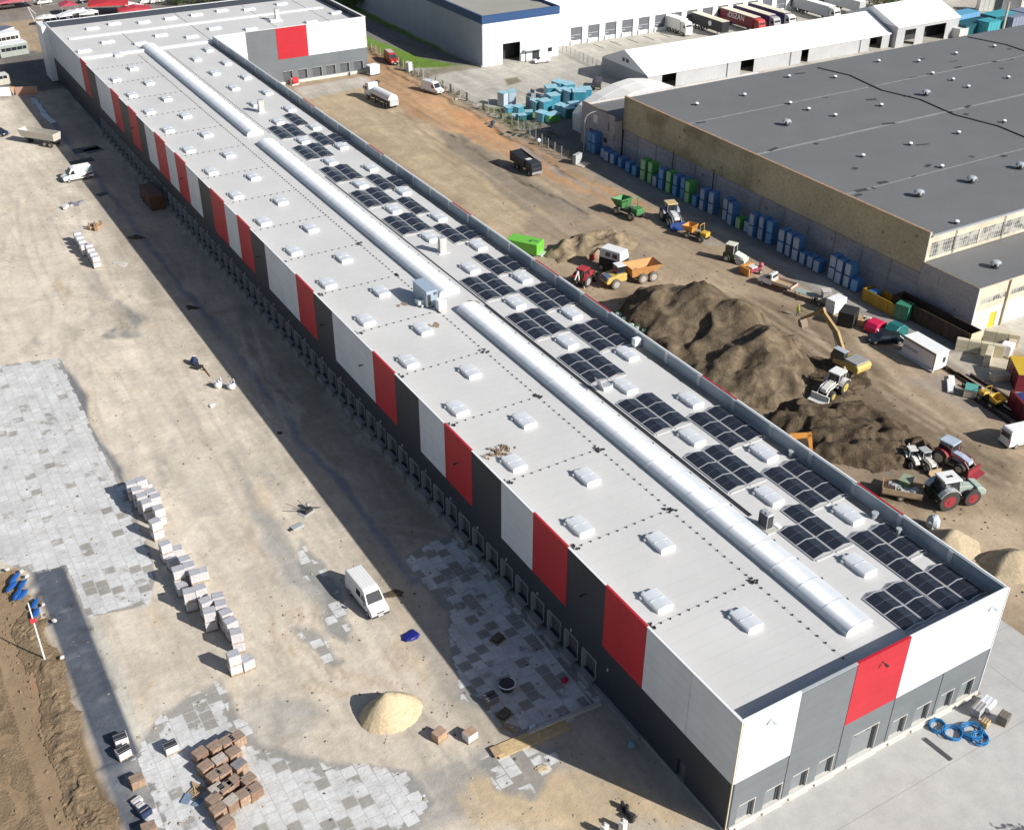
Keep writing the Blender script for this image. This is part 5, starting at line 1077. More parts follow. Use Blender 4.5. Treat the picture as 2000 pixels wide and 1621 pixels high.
# site dumpers
def dumper(name, label, a, b, skip, frame, S=1.0, skipz=0.9, cat='dumper'):
    A, B_, h = heading(a, b); mid = (A+B_)/2; t = thing(name, label, cat, (mid.x, mid.y, 0), h); t.scale = (S, S, S)
    mb = MB(); z = skipz; o = [(0.3, -0.9, z+1.1), (2.1, -1.0, z+0.9), (2.1, 1.0, z+0.9), (0.3, 0.9, z+1.1), (0.5, -0.6, z), (1.6, -0.6, z), (1.6, 0.6, z), (0.5, 0.6, z)]
    i_ = [(x*0.9+0.12, y*0.9, zz+0.06 if zz < z+0.5 else zz) for x, y, zz in o]
    mb.add(o+i_, [(0, 1, 5, 4), (1, 2, 6, 5), (2, 3, 7, 6), (3, 0, 4, 7), (4, 5, 6, 7), (8, 12, 13, 9), (9, 13, 14, 10), (10, 14, 15, 11), (11, 15, 12, 8), (12, 15, 14, 13), (0, 8, 9, 1), (1, 9, 10, 2), (2, 10, 11, 3), (3, 11, 8, 0)]); mb.build('skip', skip, t)
    MB().box(-1.8, 0.9, -0.5, 0.5, 0.5, 0.9).build('chassis', steel_d, t, bevel=0.04); MB().box(-2.0, -0.9, -0.6, 0.6, 0.75, 1.45).build('engine_cover', frame, t, bevel=0.07); MB().box(-0.8, -0.35, -0.3, 0.3, 0.9, 1.25).build('seat', black, t, bevel=0.04)
    mb = MB(); mb.path([(-0.9, -0.55, 1.4), (-0.85, -0.55, 2.5), (-0.85, 0.55, 2.5), (-0.9, 0.55, 1.4)], 0.05, 5); mb.build('roll_bar', frame, t)
    for x in (1.1, -1.3):
        for s in (1, -1): wheel(t, x, s*0.85, 0.5, 0.35, M('cream rim', (0.5, 0.47, 0.36)))
    return t
grn = M('skip green', (0.07, 0.24, 0.08), 0.5, 0, 0.15)
dumper('site_dumper', 'bright green dumper truck at the left end of the machine row', (1242, 428), (1212, 415), grn, grn, 1.5)
dumper('site_dumper', 'small orange-yellow dumper between the blue-bucket tractor and the roller', (1372, 470), (1347, 462), orange_p, yellow_p, 1.15)
o = dumper('concrete_mixer', 'yellow drum mixer on wheels near the rail stacks at the right', (1920, 780), (1945, 798), yellow_p, yellow_p, 0.9, cat='mixer')
# orange-yellow articulated dump truck
A, B_, h = heading((1272, 542), (1186, 560)); mid = (A+B_)/2; t = thing('articulated_dumper', 'yellow articulated dump truck with orange bed and white cab roof', 'dump truck', (mid.x, mid.y, 0), h)
sk = M('orange bed', (0.58, 0.29, 0.10), 0.55, 0, 0.2, 3)
mb = MB(); o = [(-4.9, -1.5, 2.75), (0.6, -1.5, 2.9), (0.6, 1.5, 2.9), (-4.9, 1.5, 2.75), (-3.9, -1.0, 1.25), (0.1, -1.0, 1.15), (0.1, 1.0, 1.15), (-3.9, 1.0, 1.25)]
i_ = [(x*0.97+0.05, y*0.93, z_+0.1 if z_ < 2 else z_) for x, y, z_ in o]
mb.add(o+i_, [(0, 1, 5, 4), (1, 2, 6, 5), (2, 3, 7, 6), (4, 5, 6, 7), (4, 7, 3, 0), (8, 12, 13, 9), (9, 13, 14, 10), (10, 14, 15, 11), (12, 15, 14, 13), (15, 12, 8, 11), (0, 8, 9, 1), (1, 9, 10, 2), (2, 10, 11, 3)]); mb.build('bed', sk, t)
MB().box(-4.6, 1.4, -0.5, 0.5, 0.8, 1.15).build('chassis', steel_d, t, bevel=0.04)
MB().prism([(1.2, 1.0), (4.7, 0.9), (4.8, 1.3), (4.5, 1.85), (2.8, 2.2), (1.2, 2.2)], (-1.2, 1.2)).build('front_body', M('dump truck yellow', (0.62, 0.44, 0.12), 0.45, 0, 0.12, 2), t, bevel=0.1, segs=2)
MB().prism([(3.6, 2.03), (4.55, 1.9), (4.84, 1.3), (4.6, 1.3), (4.3, 1.75), (3.6, 1.9)], (-0.85, 0.85)).build('grille', M('blue grey grille', (0.13, 0.16, 0.28), 0.5), t)
MB().prism([(1.35, 2.2), (2.9, 2.2), (2.7, 3.35), (1.35, 3.35)], (-0.7, 0.8)).build('cab_glass', glass, t, bevel=0.04); MB().box(1.25, 2.85, -0.8, 0.9, 3.35, 3.5).build('cab_roof', van_white, t, bevel=0.06)
for x in (3.2, -1.6, -3.5):
    for s in (1, -1): wheel(t, x, s*1.3, 0.85, 0.6, M('dusty rim', (0.44, 0.40, 0.36), 0.7), M('dusty big tyre', (0.16, 0.145, 0.13), 0.9, 0, 0.2))
# crawler crane-like white cab machine behind it
A, B_, h = heading((1215, 545), (1180, 515)); t = thing('wheeled_excavator', 'white-topped wheeled excavator standing behind the yellow dump truck', 'excavator', (P2(1195, 528)[0], P2(1195, 528)[1], 0), h+0.5)
MB().box(-2.0, 2.0, -1.1, 1.1, 0.6, 1.1).build('undercarriage', steel_d, t, bevel=0.05)
for x in (1.3, -1.3):
    for s in (1, -1): wheel(t, x, s*1.0, 0.55, 0.45)
MB().box(-2.3, 1.8, -1.25, 1.25, 1.2, 2.4).build('house', black, t, bevel=0.08); MB().prism([(-2.3, 2.4), (1.8, 2.4), (1.7, 3.9), (-2.1, 3.9)], lambda x, z_: 1.3 if z_ < 3 else 1.1).build('upper_cab', van_white, t, bevel=0.12, segs=2)
for s in (1, -1):
    for x in (-1.6, -0.3): pane(t, [(x, s*1.26, 2.8), (x+0.9, s*1.26, 2.8), (x+0.88, s*1.17, 3.45), (x+0.02, s*1.17, 3.45)], glass, 'window', 0.03)
pane(t, [(1.8, -0.9, 2.75), (1.8, 0.9, 2.75), (1.74, 0.85, 3.5), (1.74, -0.85, 3.5)], glass, 'windscreen', 0.03)
mb = MB(); mb.path([(1.6, -0.9, 2.0), (3.4, -0.9, 2.6), (4.4, -0.9, 1.4)], 0.16, 6); mb.build('boom', M('worn tan steel', (0.50, 0.40, 0.30), 0.6, 0, 0.2), t); MB().prism([(4.0, 0.3), (4.8, 0.3), (4.7, 1.2), (4.2, 1.3)], (-1.2, -0.5)).build('bucket', redt, t)
# flatbed pickup
A, B_, h = heading((1545, 571), (1493, 553)); mid = (A+B_)/2; t = thing('flatbed_truck', 'white-cab dropside truck with pale wooden bed beside the orange blade', 'truck', (mid.x, mid.y, 0), h)
MB().prism([(0.7, 0.5), (3.1, 0.5), (3.2, 0.9), (2.9, 1.15), (2.1, 1.35), (1.5, 2.15), (0.8, 2.25), (0.7, 2.1)], lambda x, z_: 0.95 if z_ < 1.4 else 0.85).build('cab', van_white, t, bevel=0.08, segs=2)
pane(t, [(2.12, -0.82, 1.42), (2.12, 0.82, 1.42), (1.6, 0.74, 2.06), (1.6, -0.74, 2.06)], glass, 'windscreen', 0.03); pane(t, [(0.68, -0.7, 1.5), (0.68, 0.7, 1.5), (0.7, 0.7, 2.0), (0.7, -0.7, 2.0)], glass, 'rear_window', 0.02)
for s in (1, -1): pane(t, [(1.95, s*0.95, 1.4), (1.0, s*0.95, 1.4), (1.0, s*0.88, 2.0), (1.5, s*0.88, 2.0)], glass, 'side_window', 0.015)
MB().box(-2.8, 0.6, -1.05, 1.05, 0.85, 0.95).build('bed', wood, t)
for (a, b, c, d) in ((-2.8, 0.6, -1.08, -1.02), (-2.8, 0.6, 1.02, 1.08), (-2.84, -2.78, -1.02, 1.02), (0.56, 0.62, -1.02, 1.02)): MB().box(a, b, c, d, 0.95, 1.35).build('sideboard', M('pinkish sideboard', (0.58, 0.46, 0.42), 0.6), t)
for x in (2.3, -1.7):
    for s in (1, -1): wheel(t, x, s*0.85, 0.35, 0.25)
# orange snow-blade and red machine
A, B_, h = heading((1478, 528), (1448, 538)); t = thing('blade_machine', 'red and white implement with orange blade left of the dropside truck', 'machine', (P2(1470, 535)[0], P2(1470, 535)[1], 0), h)
MB().prism([(1.3, 0.1), (1.5, 0.1), (1.6, 1.3), (1.3, 1.4)], (-1.5, 0.6)).build('blade', orange_p, t); MB().box(-1.2, 1.25, -1.5, -1.3, 0.3, 1.2).build('side_plate', orange_p, t)
MB().box(-1.4, 1.0, -0.4, 0.5, 0.5, 1.0).build('frame', M('violet-red frame', (0.30, 0.05, 0.09), 0.5), t, bevel=0.05); MB().box(-0.9, 0.5, -0.9, 0.2, 1.0, 1.2).build('deck', dirty_white, t)
MB().ball((-1.3, 0.4, 1.4), 0.4, 0.4, 0.4, 12, 8).build('ball', M('pink-red ball', (0.5, 0.12, 0.15), 0.5), t, smooth=True); wheel(t, -0.9, 0.8, 0.4, 0.25); wheel(t, -0.9, -0.9, 0.4, 0.25)
# green tracked hopper / black tipper
t = thing('dump_trailer', 'black tipper truck driving on the brown road, bed raised behind its cab', 'tipper truck', (P2(1030, 335)[0], P2(1030, 335)[1], 0), heading((1012, 325), (1050, 345))[2])
mb = MB(); mb.prism([(-4.2, 2.5), (0.6, 1.9), (0.6, 2.1), (-4.2, 3.1)], (-1.25, 1.25)); mb.build('bed', M('black tipper', (0.025, 0.026, 0.03), 0.35, 0, 0.3, 2), t, bevel=0.04)
for s in (1, -1): MB().prism([(-4.2, 1.3), (0.8, 1.2), (0.8, 2.5), (-4.2, 3.2)], (s*1.25-0.05, s*1.25+0.05)).build('bed_side', MT['black tipper'], t)
MB().prism([(1.0, 0.7), (3.2, 0.7), (3.3, 1.5), (3.0, 2.5), (1.0, 2.7)], (-1.2, 1.2)).build('cab', M('black cab', (0.03, 0.035, 0.045), 0.3), t, bevel=0.08); pane(t, [(3.27, -1.0, 1.7), (3.27, 1.0, 1.7), (3.07, 0.95, 2.4), (3.07, -0.95, 2.4)], glass, 'windscreen', 0.03)
MB().box(-0.1, 0.8, -0.6, 0.6, 2.3, 2.6).build('load_cover', dirty_white, t); MB().box(3.2, 3.36, -1.15, 1.15, 0.5, 0.9).build('bumper', M('silver bumper', (0.5, 0.52, 0.54), 0.3, 0.5), t)
MB().box(-4, 2.8, -0.5, 0.5, 0.7, 1.2).build('chassis', steel_d, t)
for x in (2.3, -1.8, -3.0):
    for s in (1, -1): wheel(t, x, s*1.0, 0.5, 0.4)
# tipping semi-trailer on the left
A, B_, h = heading((118, 288), (44, 276)); mid = (A+B_)/2; t = thing('tipping_trailer', 'cream tipping semi-trailer without a tractor unit at the left', 'trailer', (mid.x, mid.y, 0), h)
cr = M('cream trailer', (0.58, 0.54, 0.47), 0.5, 0, 0.1); mb = MB(); o = [(-4.6, -1.2, 2.9), (4.4, -1.2, 2.9), (4.4, 1.2, 2.9), (-4.6, 1.2, 2.9), (-4.4, -1.0, 1.4), (3.9, -1.0, 1.4), (3.9, 1.0, 1.4), (-4.4, 1.0, 1.4)]; i_ = [(x*0.985, y*0.92, z_+0.1 if z_ < 2 else z_) for x, y, z_ in o]
mb.add(o+i_, [(0, 1, 5, 4), (1, 2, 6, 5), (2, 3, 7, 6), (3, 0, 4, 7), (4, 5, 6, 7), (8, 12, 13, 9), (9, 13, 14, 10), (10, 14, 15, 11), (11, 15, 12, 8), (12, 15, 14, 13), (0, 8, 9, 1), (1, 9, 10, 2), (2, 10, 11, 3), (3, 11, 8, 0)]); mb.build('body', cr, t)
MB().box(-4.3, 3.6, -0.5, 0.5, 1.05, 1.38).build('chassis', steel_d, t); MB().box(2.6, 2.8, -0.8, 0.8, 0, 1.1).build('landing_leg', steel_d, t)
for x in (-3.3, -1.9):
    for s in (1, -1): wheel(t, x, s*1.0, 0.55, 0.4, M('dusty rim', (0.44, 0.40, 0.36)))
# excavators
def excavator(label, loc, h, body, boomm, S=1.0, arm=((0.6, 1.9), (3.3, 5.0), (6.3, 3.4), (6.9, 0.6)), grey=True):
    t = thing('excavator', label, 'excavator', loc, h, None); t.scale = (S, S, S)
    for s in (1, -1):
        MB().prism([(-2.2, 0.35), (-1.9, 0.0), (1.9, 0.0), (2.2, 0.35), (2.0, 0.85), (-2.0, 0.85)], (s*1.15-0.3, s*1.15+0.3)).build('track', M('muddy track', (0.07, 0.06, 0.05), 0.9, 0, 0.3), t, bevel=0.05)
    MB().box(-1.2, 1.2, -0.8, 0.8, 0.5, 1.0).build('undercarriage', steel_d, t)
    MB().prism([(-2.9, 1.1), (-2.7, 1.0), (1.2, 1.0), (1.2, 1.6), (-1.0, 2.1), (-2.8, 2.1), (-3.0, 1.7)], (-1.35, 1.35)).build('house', body, t, bevel=0.12, segs=2)
    MB().box(-2.6, -0.5, -1.2, 1.2, 2.1, 2.3).build('engine_deck', M('grey deck', (0.34, 0.34, 0.34), 0.6, 0.1, 0.3, 5), t, bevel=0.04)
    MB().prism([(-0.4, 1.5), (1.6, 1.3), (1.75, 2.0), (1.3, 3.0), (-0.4, 3.0)], (0.4, 1.3)).build('cab', glass, t, bevel=0.05); MB().box(-0.45, 1.35, 0.37, 1.33, 3.0, 3.08).build('cab_roof', M('blue grey lid', (0.42, 0.46, 0.50), 0.5), t)
    p = [Vector((x, -0.1, z_)) for x, z_ in arm]
    def beam(name, a, b, w0, w1, mid=None):
        mb = MB(); pts = [a]+([mid] if mid is not None else [])+[b]; k = len(pts); P = []
        for i, q in enumerate(pts):
            d = (pts[min(i+1, k-1)]-pts[max(i-1, 0)]).normalized(); n_ = Vector((-d.z, 0, d.x)); ww = [w0, (w0+w1)/2*1.5, w1][i] if k == 3 else (w0, w1)[i]
            P.append((q, n_, ww))
        poly = [(q.x+n_.x*ww, q.z+n_.z*ww) for q, n_, ww in P]+[(q.x-n_.x*ww, q.z-n_.z*ww) for q, n_, ww in reversed(P)]
        mb.prism(poly, (-0.32, 0.12)); return mb.build(name, boomm, t, bevel=0.03)
    beam('boom', p[0], p[2-1], 0.3, 0.28, None) if len(p) < 4 else None
    beam('boom', p[0], p[2], 0.3, 0.26, p[1]); beam('stick', p[2]+Vector((-0.35, 0, 0.3)), p[3], 0.3, 0.16)
    mb = MB(); mb.tube(p[0]+Vector((0.6, 0.25, -0.3)), p[1]*0.8+p[2]*0.2+Vector((0, 0.25, -0.2)), 0.08, 6); mb.build('ram', galv, t)
    b_ = p[3]; MB().prism([(b_.x-0.1, b_.z+0.2), (b_.x+0.15, b_.z-0.1), (b_.x-0.1, b_.z-0.9), (b_.x-0.8, b_.z-1.0), (b_.x-0.6, b_.z-0.5)], (-0.7, 0.5)).build('bucket', M('muddy bucket', (0.22, 0.17, 0.12), 0.8), t)
    return t
ey = M('excavator yellow', (0.60, 0.43, 0.14), 0.5, 0, 0.12, 2); em = M('muddy yellow steel', (0.36, 0.25, 0.10), 0.6, 0, 0.25, 3)
g = P2(1650, 722)
excavator('yellow tracked excavator with arched arm reaching left into the soil heap', (g[0], g[1], 0), math.atan2(G(1590, 690).y-g[1], G(1590, 690).x-g[0]), ey, em, 1.05, arm=((0.6, 1.9), (2.4, 4.4), (5.2, 6.4), (8.3, 3.9)))
g = P2(1575, 905); excavator('orange-yellow digger mostly hidden behind the parapet, only its arm standing up', (g[0]-4.5, g[1]+2.5, 0), -0.5, ey, orange_p, 0.95, arm=((0.6, 1.9), (2.8, 4.2), (5.4, 4.4), (5.9, 1.0)))
# trailer with goods behind the tractor
A, B_, h = heading((1740, 975), (1795, 985)); mid = (A+B_)/2; t = thing('goods_trailer', 'low trailer loaded with white and grey goods left of the green tractor', 'trailer', (mid.x+0.5, mid.y+0.8, 0), h)
MB().box(-2.4, 2.0, -1.1, 1.1, 0.7, 0.85).build('deck', M('tan deck', (0.45, 0.33, 0.22), 0.7), t)
for (a, b, c, d) in ((-2.4, 2.0, -1.14, -1.08), (-2.4, 2.0, 1.08, 1.14), (-2.46, -2.4, -1.1, 1.1)): MB().box(a, b, c, d, 0.85, 1.5).build('sideboard', M('tan deck', (0.45, 0.33, 0.22)), t)
for s in (1, -1): wheel(t, -0.3, s*1.0, 0.4, 0.25)
mb = MB()
for i in range(9): mb.rbox(random.uniform(-1.9, 1.6), random.uniform(-0.8, 0.8), 0.86, random.uniform(0.4, 1.1), random.uniform(0.3, 0.8), random.uniform(0.2, 0.75), random.uniform(0, 2))
tag(mb.build('goods', M('wrapped goods', (0.46, 0.47, 0.48), 0.5, 0, 0.5, 3)), None); o = C.objects['goods']; o.parent = t; 
t = thing('green_box', 'small green machine cabinet behind the loaded trailer', 'cabinet', (P2(1765, 960)[0], P2(1765, 960)[1], 0), 0.4); MB().box(-0.8, 0.8, -0.6, 0.6, 0.1, 1.8).build('cabinet', M('dull green', (0.13, 0.20, 0.10), 0.6), t, bevel=0.05); MB().box(-0.85, 0.85, -0.65, 0.65, 1.8, 1.9).build('lid', M('pale green lid', (0.28, 0.34, 0.24), 0.6), t)
MB().box(1752-1752, 0.01, 0, 0.01, 0, 0.01) if False else None
t = thing('wrapped_bag', 'white wrapped bale beside the parapet right of the sand heap edge', 'bale', (P2(1810, 1035)[0]+0.8, P2(1810, 1035)[1], 0)); MB().ball((0, 0, 0.8), 0.8, 0.8, 0.95, 10, 7, 0.08, flat=-0.8).build('cover', M('bluish wrap', (0.50, 0.55, 0.60), 0.5, 0, 0.2), t); MB().box(-0.7, 0.7, -0.7, 0.7, -0.0, 0.12).build('pallet', wood, t)

# ================================================================ heaps of soil and sand
def soil_mat(name, c1, c2, bump=0.6):
    m = bpy.data.materials.new(name); n, l, b = nodes(m); tc = n.new('ShaderNodeTexCoord').outputs['Object']
    a = tex(n, l, 'Noise', 0.45, tc, Detail=7, Roughness=0.65, Distortion=0.6).outputs['Fac']; d = tex(n, l, 'Noise', 3.5, tc, Detail=8, Roughness=0.7).outputs['Fac']
    c = mixc(n, l, ramp(n, l, a, [(0.40, 0), (0.62, 1)]), c1, c2); c = mixc(n, l, 1.0, c, ramp(n, l, d, [(0.25, 0.72), (0.75, 1.18)]), 'MULTIPLY')
    l.new(c, b.inputs['Base Color']); b.inputs['Roughness'].default_value = 1.0; b.inputs['Specular IOR Level'].default_value = 0.05
    bp = n.new('ShaderNodeBump'); bp.inputs['Strength'].default_value = bump; bp.inputs['Distance'].default_value = 0.3; l.new(d, bp.inputs['Height']); l.new(bp.outputs['Normal'], b.inputs['Normal']); return m
m_dark = soil_mat('dark soil', (0.115, 0.088, 0.06), (0.225, 0.175, 0.12)); m_mix = soil_mat('churned soil', (0.09, 0.068, 0.047), (0.165, 0.125, 0.085), 0.9); m_tan = soil_mat('tan soil', (0.20, 0.155, 0.105), (0.38, 0.30, 0.20)); m_sand = soil_mat('yellow sand', (0.56, 0.455, 0.30), (0.63, 0.52, 0.355), 0.35); m_grey = soil_mat('grey sand', (0.44, 0.36, 0.25), (0.52, 0.43, 0.30), 0.35)
m_edge = soil_mat('trench soil', (0.235, 0.17, 0.11), (0.33, 0.245, 0.155), 0.8)
def heap(name, label, poly, Hm, mat, seed, rough=0.3, slope=0.62, res=0.35, sc=3.0, cat='soil heap', world=False, rut=0.0, peaks=None):
    q = poly if world else [P2(*a) for a in poly]; xs = [a[0] for a in q]; ys = [a[1] for a in q]
    x = np.arange(min(xs)-1, max(xs)+1, res); y = np.arange(min(ys)-1, max(ys)+1, res); XX, YY = np.meshgrid(x, y, indexing='ij')
    wv = 1.4 if rough > 0.15 else 0.25
    d = sdist(XX+wv*(fbm(XX, YY, 3, seed)-0.5)*2, YY+wv*(fbm(XX, YY, 3, seed+5)-0.5)*2, q)
    wq = 2.2*(fbm(XX, YY, sc*1.3, seed+11, 2)-0.5)*2; r = 1-np.abs(fbm(XX+wq, YY-wq, sc*1.6, seed+20, 2)-0.5)*5; r = np.maximum(r, -0.4); r2 = fbm(XX, YY, sc*2.5, seed+40, 3)
    hm = Hm*(0.45+0.9*r2) if peaks is None else np.full(XX.shape, 0.0)
    if peaks:
        for (u, v, hh) in peaks:
            px, py = P2(u, v) if not world else (u, v); hm = np.maximum(hm, hh-0.55*np.hypot(XX-px, YY-py)+0.5*(r2-0.5))
        hm = np.maximum(hm, 0.35*Hm)
    dd = np.maximum(d, 0); z = slope*dd; z = hm-np.log1p(np.exp(np.clip((hm-z)*2.2, -30, 30)))/2.2
    z = np.maximum(z, 0); z = z+rough*r*np.clip(dd/2, 0, 1)+rough*0.22*(fbm(XX, YY, 0.8, seed+60, 2)-0.5)*np.clip(dd, 0, 1)+rough*0.25*(vnoise(XX/3.2, YY/0.7, 1.0, seed+80)-0.5)*np.clip(dd, 0, 1)
    if rut: z = z+rut*np.sin(XX*1.3+YY*2.1+3*r2*2)*np.clip(dd/1.5, 0, 1)
    z = np.where(d > 0, z+0.02, -0.3); nx, ny = XX.shape; vid = -np.ones((nx, ny), int); keep = sdist(XX, YY, q) > -2.5 if rough > 0.15 else d > -res*1.5
    keep = d > -res*1.6; vid[keep] = np.arange(keep.sum()); V = np.stack([XX[keep], YY[keep], z[keep]], 1)
    F_ = np.stack([vid[:-1, :-1], vid[1:, :-1], vid[1:, 1:], vid[:-1, 1:]], -1).reshape(-1, 4); F_ = F_[(F_ >= 0).all(1)]
    me = bpy.data.meshes.new(name); me.from_pydata(V.tolist(), [], F_.tolist()); me.update()
    for p in me.polygons: p.use_smooth = True
    me.materials.append(mat); o = bpy.data.objects.new(name, me); C.objects.link(o); return tag(o, label, cat)
heap('soil_heap', 'largest dark soil heap behind the grey parapet, left of the yellow excavator', [(1190, 612), (1235, 580), (1320, 572), (1420, 588), (1510, 630), (1560, 668), (1590, 720), (1575, 775), (1500, 800), (1400, 790), (1290, 720), (1215, 660)], 5.2, m_dark, 3, 0.9, 0.8, 0.28, 4.2, peaks=[(1275, 620, 5.6), (1350, 630, 6.6), (1430, 660, 5.6), (1480, 700, 4.6), (1535, 725, 6.6), (1440, 730, 3.6), (1500, 760, 4.5)])
heap('soil_heap', 'low churned dark soil with digger ruts below the backhoe loader', [(1490, 815), (1540, 780), (1600, 790), (1680, 785), (1760, 820), (1810, 870), (1790, 915), (1700, 925), (1610, 900), (1540, 860)], 1.3, m_mix, 11, 0.6, 0.5, 0.24, 2.0, rut=0.16)
heap('soil_heap', 'small steep dark soil heap between the rutted soil and the white mini digger', [(1735, 890), (1760, 868), (1800, 862), (1830, 875), (1820, 900), (1775, 905)], 3.2, m_mix, 15, 0.6, 0.8, 0.28, 2.0)
heap('soil_heap', 'flat tan and dark soil mound above the yellow dump truck', [(1062, 502), (1085, 482), (1120, 465), (1180, 455), (1235, 462), (1250, 480), (1215, 500), (1150, 505), (1090, 515)], 2.0, m_tan, 21, 0.7, 0.6, 0.3, 3.0)
heap('soil_heap', 'brown soil spread under the yellow excavator tracks', [(1575, 690), (1640, 700), (1690, 720), (1700, 750), (1640, 790), (1580, 770)], 0.35, m_mix, 26, 0.2, 0.3, 0.35, 2.0)
heap('sand_heap', 'pale sand heap beside the right end of the grey parapet, left one of two', [(1795, 1045), (1825, 1030), (1870, 1035), (1915, 1058), (1918, 1082), (1890, 1100), (1840, 1100), (1800, 1080)], 3.2, m_grey, 31, 0.1, 0.75, 0.25, cat='sand heap', peaks=[(1866, 1062, 3.4), (1840, 1062, 2.8)])
heap('sand_heap', 'pale sand heap at the right picture edge, right one of two', [(1905, 1098), (1930, 1075), (1975, 1070), (2040, 1085), (2070, 1130), (2000, 1142), (1940, 1135)], 3.0, m_grey, 37, 0.12, 0.72, 0.25, cat='sand heap', peaks=[(1965, 1100, 3.2), (2010, 1110, 2.6)])
heap('sand_heap', 'bright yellow cone of sand alone on the front yard', [(P2(764, 1393)[0]+3.1*math.cos(q*0.4), P2(764, 1393)[1]+2.5*math.sin(q*0.4)) for q in range(16)], 2.6, m_sand, 43, 0.10, 1.4, 0.14, cat='sand heap', sc=1.2, world=True, peaks=[(P2(756, 1390)[0], P2(756, 1390)[1], 2.5), (P2(775, 1388)[0], P2(775, 1388)[1], 2.2)])
heap('soil_ridge', 'dug soil bank with clods beside the dark strip at the lower left', [(-42.2, 58), (-42.3, 10), (-45.2, 5), (-45.4, 40), (-44.6, 56)], 0.30, m_edge, 51, 0.28, 0.5, 0.13, 0.9, world=True)
heap('soil_ridge', 'uneven lumpy soil field at the lower left corner', [(-47, 60), (-47, 10), (-75, 5), (-75, 60)], 0.25, m_edge, 57, 0.14, 0.2, 0.2, 2.2, world=True)
heap('soil_heap', 'small brown gravel spill by the wooden strip at the bottom', [(1040, 1500), (1052, 1490), (1070, 1492), (1070, 1504), (1050, 1510)], 0.4, m_sand, 61, 0.12, 0.6, 0.12, 0.8)
heap('soil_heap', 'dark brown dirt clump in the shadow near the van', [(745, 1158), (770, 1148), (792, 1152), (785, 1165), (755, 1168)], 0.3, m_mix, 63, 0.15, 0.5, 0.15, 0.8)
for k, (u, v, r) in enumerate([(262, 460, 1.2), (375, 602, 1.3), (548, 842, 1.1)]):
    heap('soil_heap', '%s dark earth clump from the far end, lying in the long building shadow' % ORD[k], [(u-9*r, v), (u, v-5*r), (u+10*r, v-1), (u+9*r, v+5*r), (u-4, v+7*r)], 0.6, m_mix, 70+k, 0.3, 0.5, 0.2, 1.0)

# ================================================================ pallets of paving, bricks and wrapped goods
wrap = M('white shrink wrap', (0.62, 0.61, 0.64), 0.35, 0, 0.14, 5); stone_l = bpy.data.materials.new('stacked pale stone'); n, l, b = nodes(stone_l); tc = n.new('ShaderNodeTexCoord').outputs['Object']; s = sep(n, l, tc)
g = math_(n, l, 'MAXIMUM', stripe(n, l, s[2], 0.14, 0.02), math_(n, l, 'MAXIMUM', stripe(n, l, s[0], 0.3, 0.02), stripe(n, l, s[1], 0.3, 0.02)))
c = mixc(n, l, ramp(n, l, tex(n, l, 'Noise', 3, tc, Detail=5).outputs['Fac'], [(0.3, 0), (0.7, 1)]), (0.50, 0.48, 0.50), (0.66, 0.64, 0.65)); l.new(mixc(n, l, math_(n, l, 'MULTIPLY', g, 0.45), c, (0.22, 0.21, 0.22)), b.inputs['Base Color']); b.inputs['Roughness'].default_value = 0.7
brick_m = bpy.data.materials.new('stacked clay blocks'); n, l, b = nodes(brick_m); tc = n.new('ShaderNodeTexCoord').outputs['Object']; s = sep(n, l, tc)
g = math_(n, l, 'MAXIMUM', stripe(n, l, s[2], 0.25, 0.05), math_(n, l, 'MAXIMUM', stripe(n, l, s[0], 0.33, 0.04), stripe(n, l, s[1], 0.12, 0.02)))
c = mixc(n, l, ramp(n, l, tex(n, l, 'Noise', 2.2, tc, Detail=6).outputs['Fac'], [(0.3, 0), (0.7, 1)]), (0.30, 0.19, 0.13), (0.47, 0.34, 0.25)); l.new(mixc(n, l, math_(n, l, 'MULTIPLY', g, 0.6), c, (0.12, 0.06, 0.04)), b.inputs['Base Color']); b.inputs['Roughness'].default_value = 0.9
def pallet_mb(dx, dy):
    p = MB()
    for i in range(3): p.box(-dx/2+i*(dx-0.1)/2, -dx/2+i*(dx-0.1)/2+0.1, -dy/2, dy/2, 0.02, 0.10)
    for i in range(5): p.box(-dx/2, dx/2, -dy/2+i*(dy-0.12)/4, -dy/2+i*(dy-0.12)/4+0.12, 0.10, 0.13)
    return p
def pallet_stack(name, label, loc, rz, dx=1.15, dy=1.0, dz=0.95, tiers=1, mat=None, group=None, cat='pallet', lid=None):
    t = thing(name, label, cat, loc, rz, group)
    for k in range(tiers):
        z = k*(dz+0.13); o = pallet_mb(dx, dy).build('pallet', wood, t, (0, 0, z)); jx, jy = random.uniform(-0.05, 0.05), random.uniform(-0.05, 0.05)
        MB().box(-dx/2+0.03+jx, dx/2-0.03+jx, -dy/2+0.03+jy, dy/2-0.03+jy, 0.135, 0.13+dz).build('load', mat, t, (0, 0, z), bevel=0.03)
    z = tiers*(dz+0.13); lid = lid or M('top sheet', (0.46, 0.46, 0.50), 0.5, 0, 0.2, 3)
    MB().box(-dx/2+0.06, dx/2-0.06, -dy/2+0.06, dy/2-0.06, z+0.001, z+0.02).build('top_sheet', lid, t)
    mb = MB()
    for q in (-0.25, 0.25): mb.box(-dx/2+0.01, dx/2-0.01, q*dy-0.02, q*dy+0.02, z+0.02, z+0.03)
    mb.build('strap', M('strap grey', (0.3, 0.3, 0.33), 0.5), t); return t
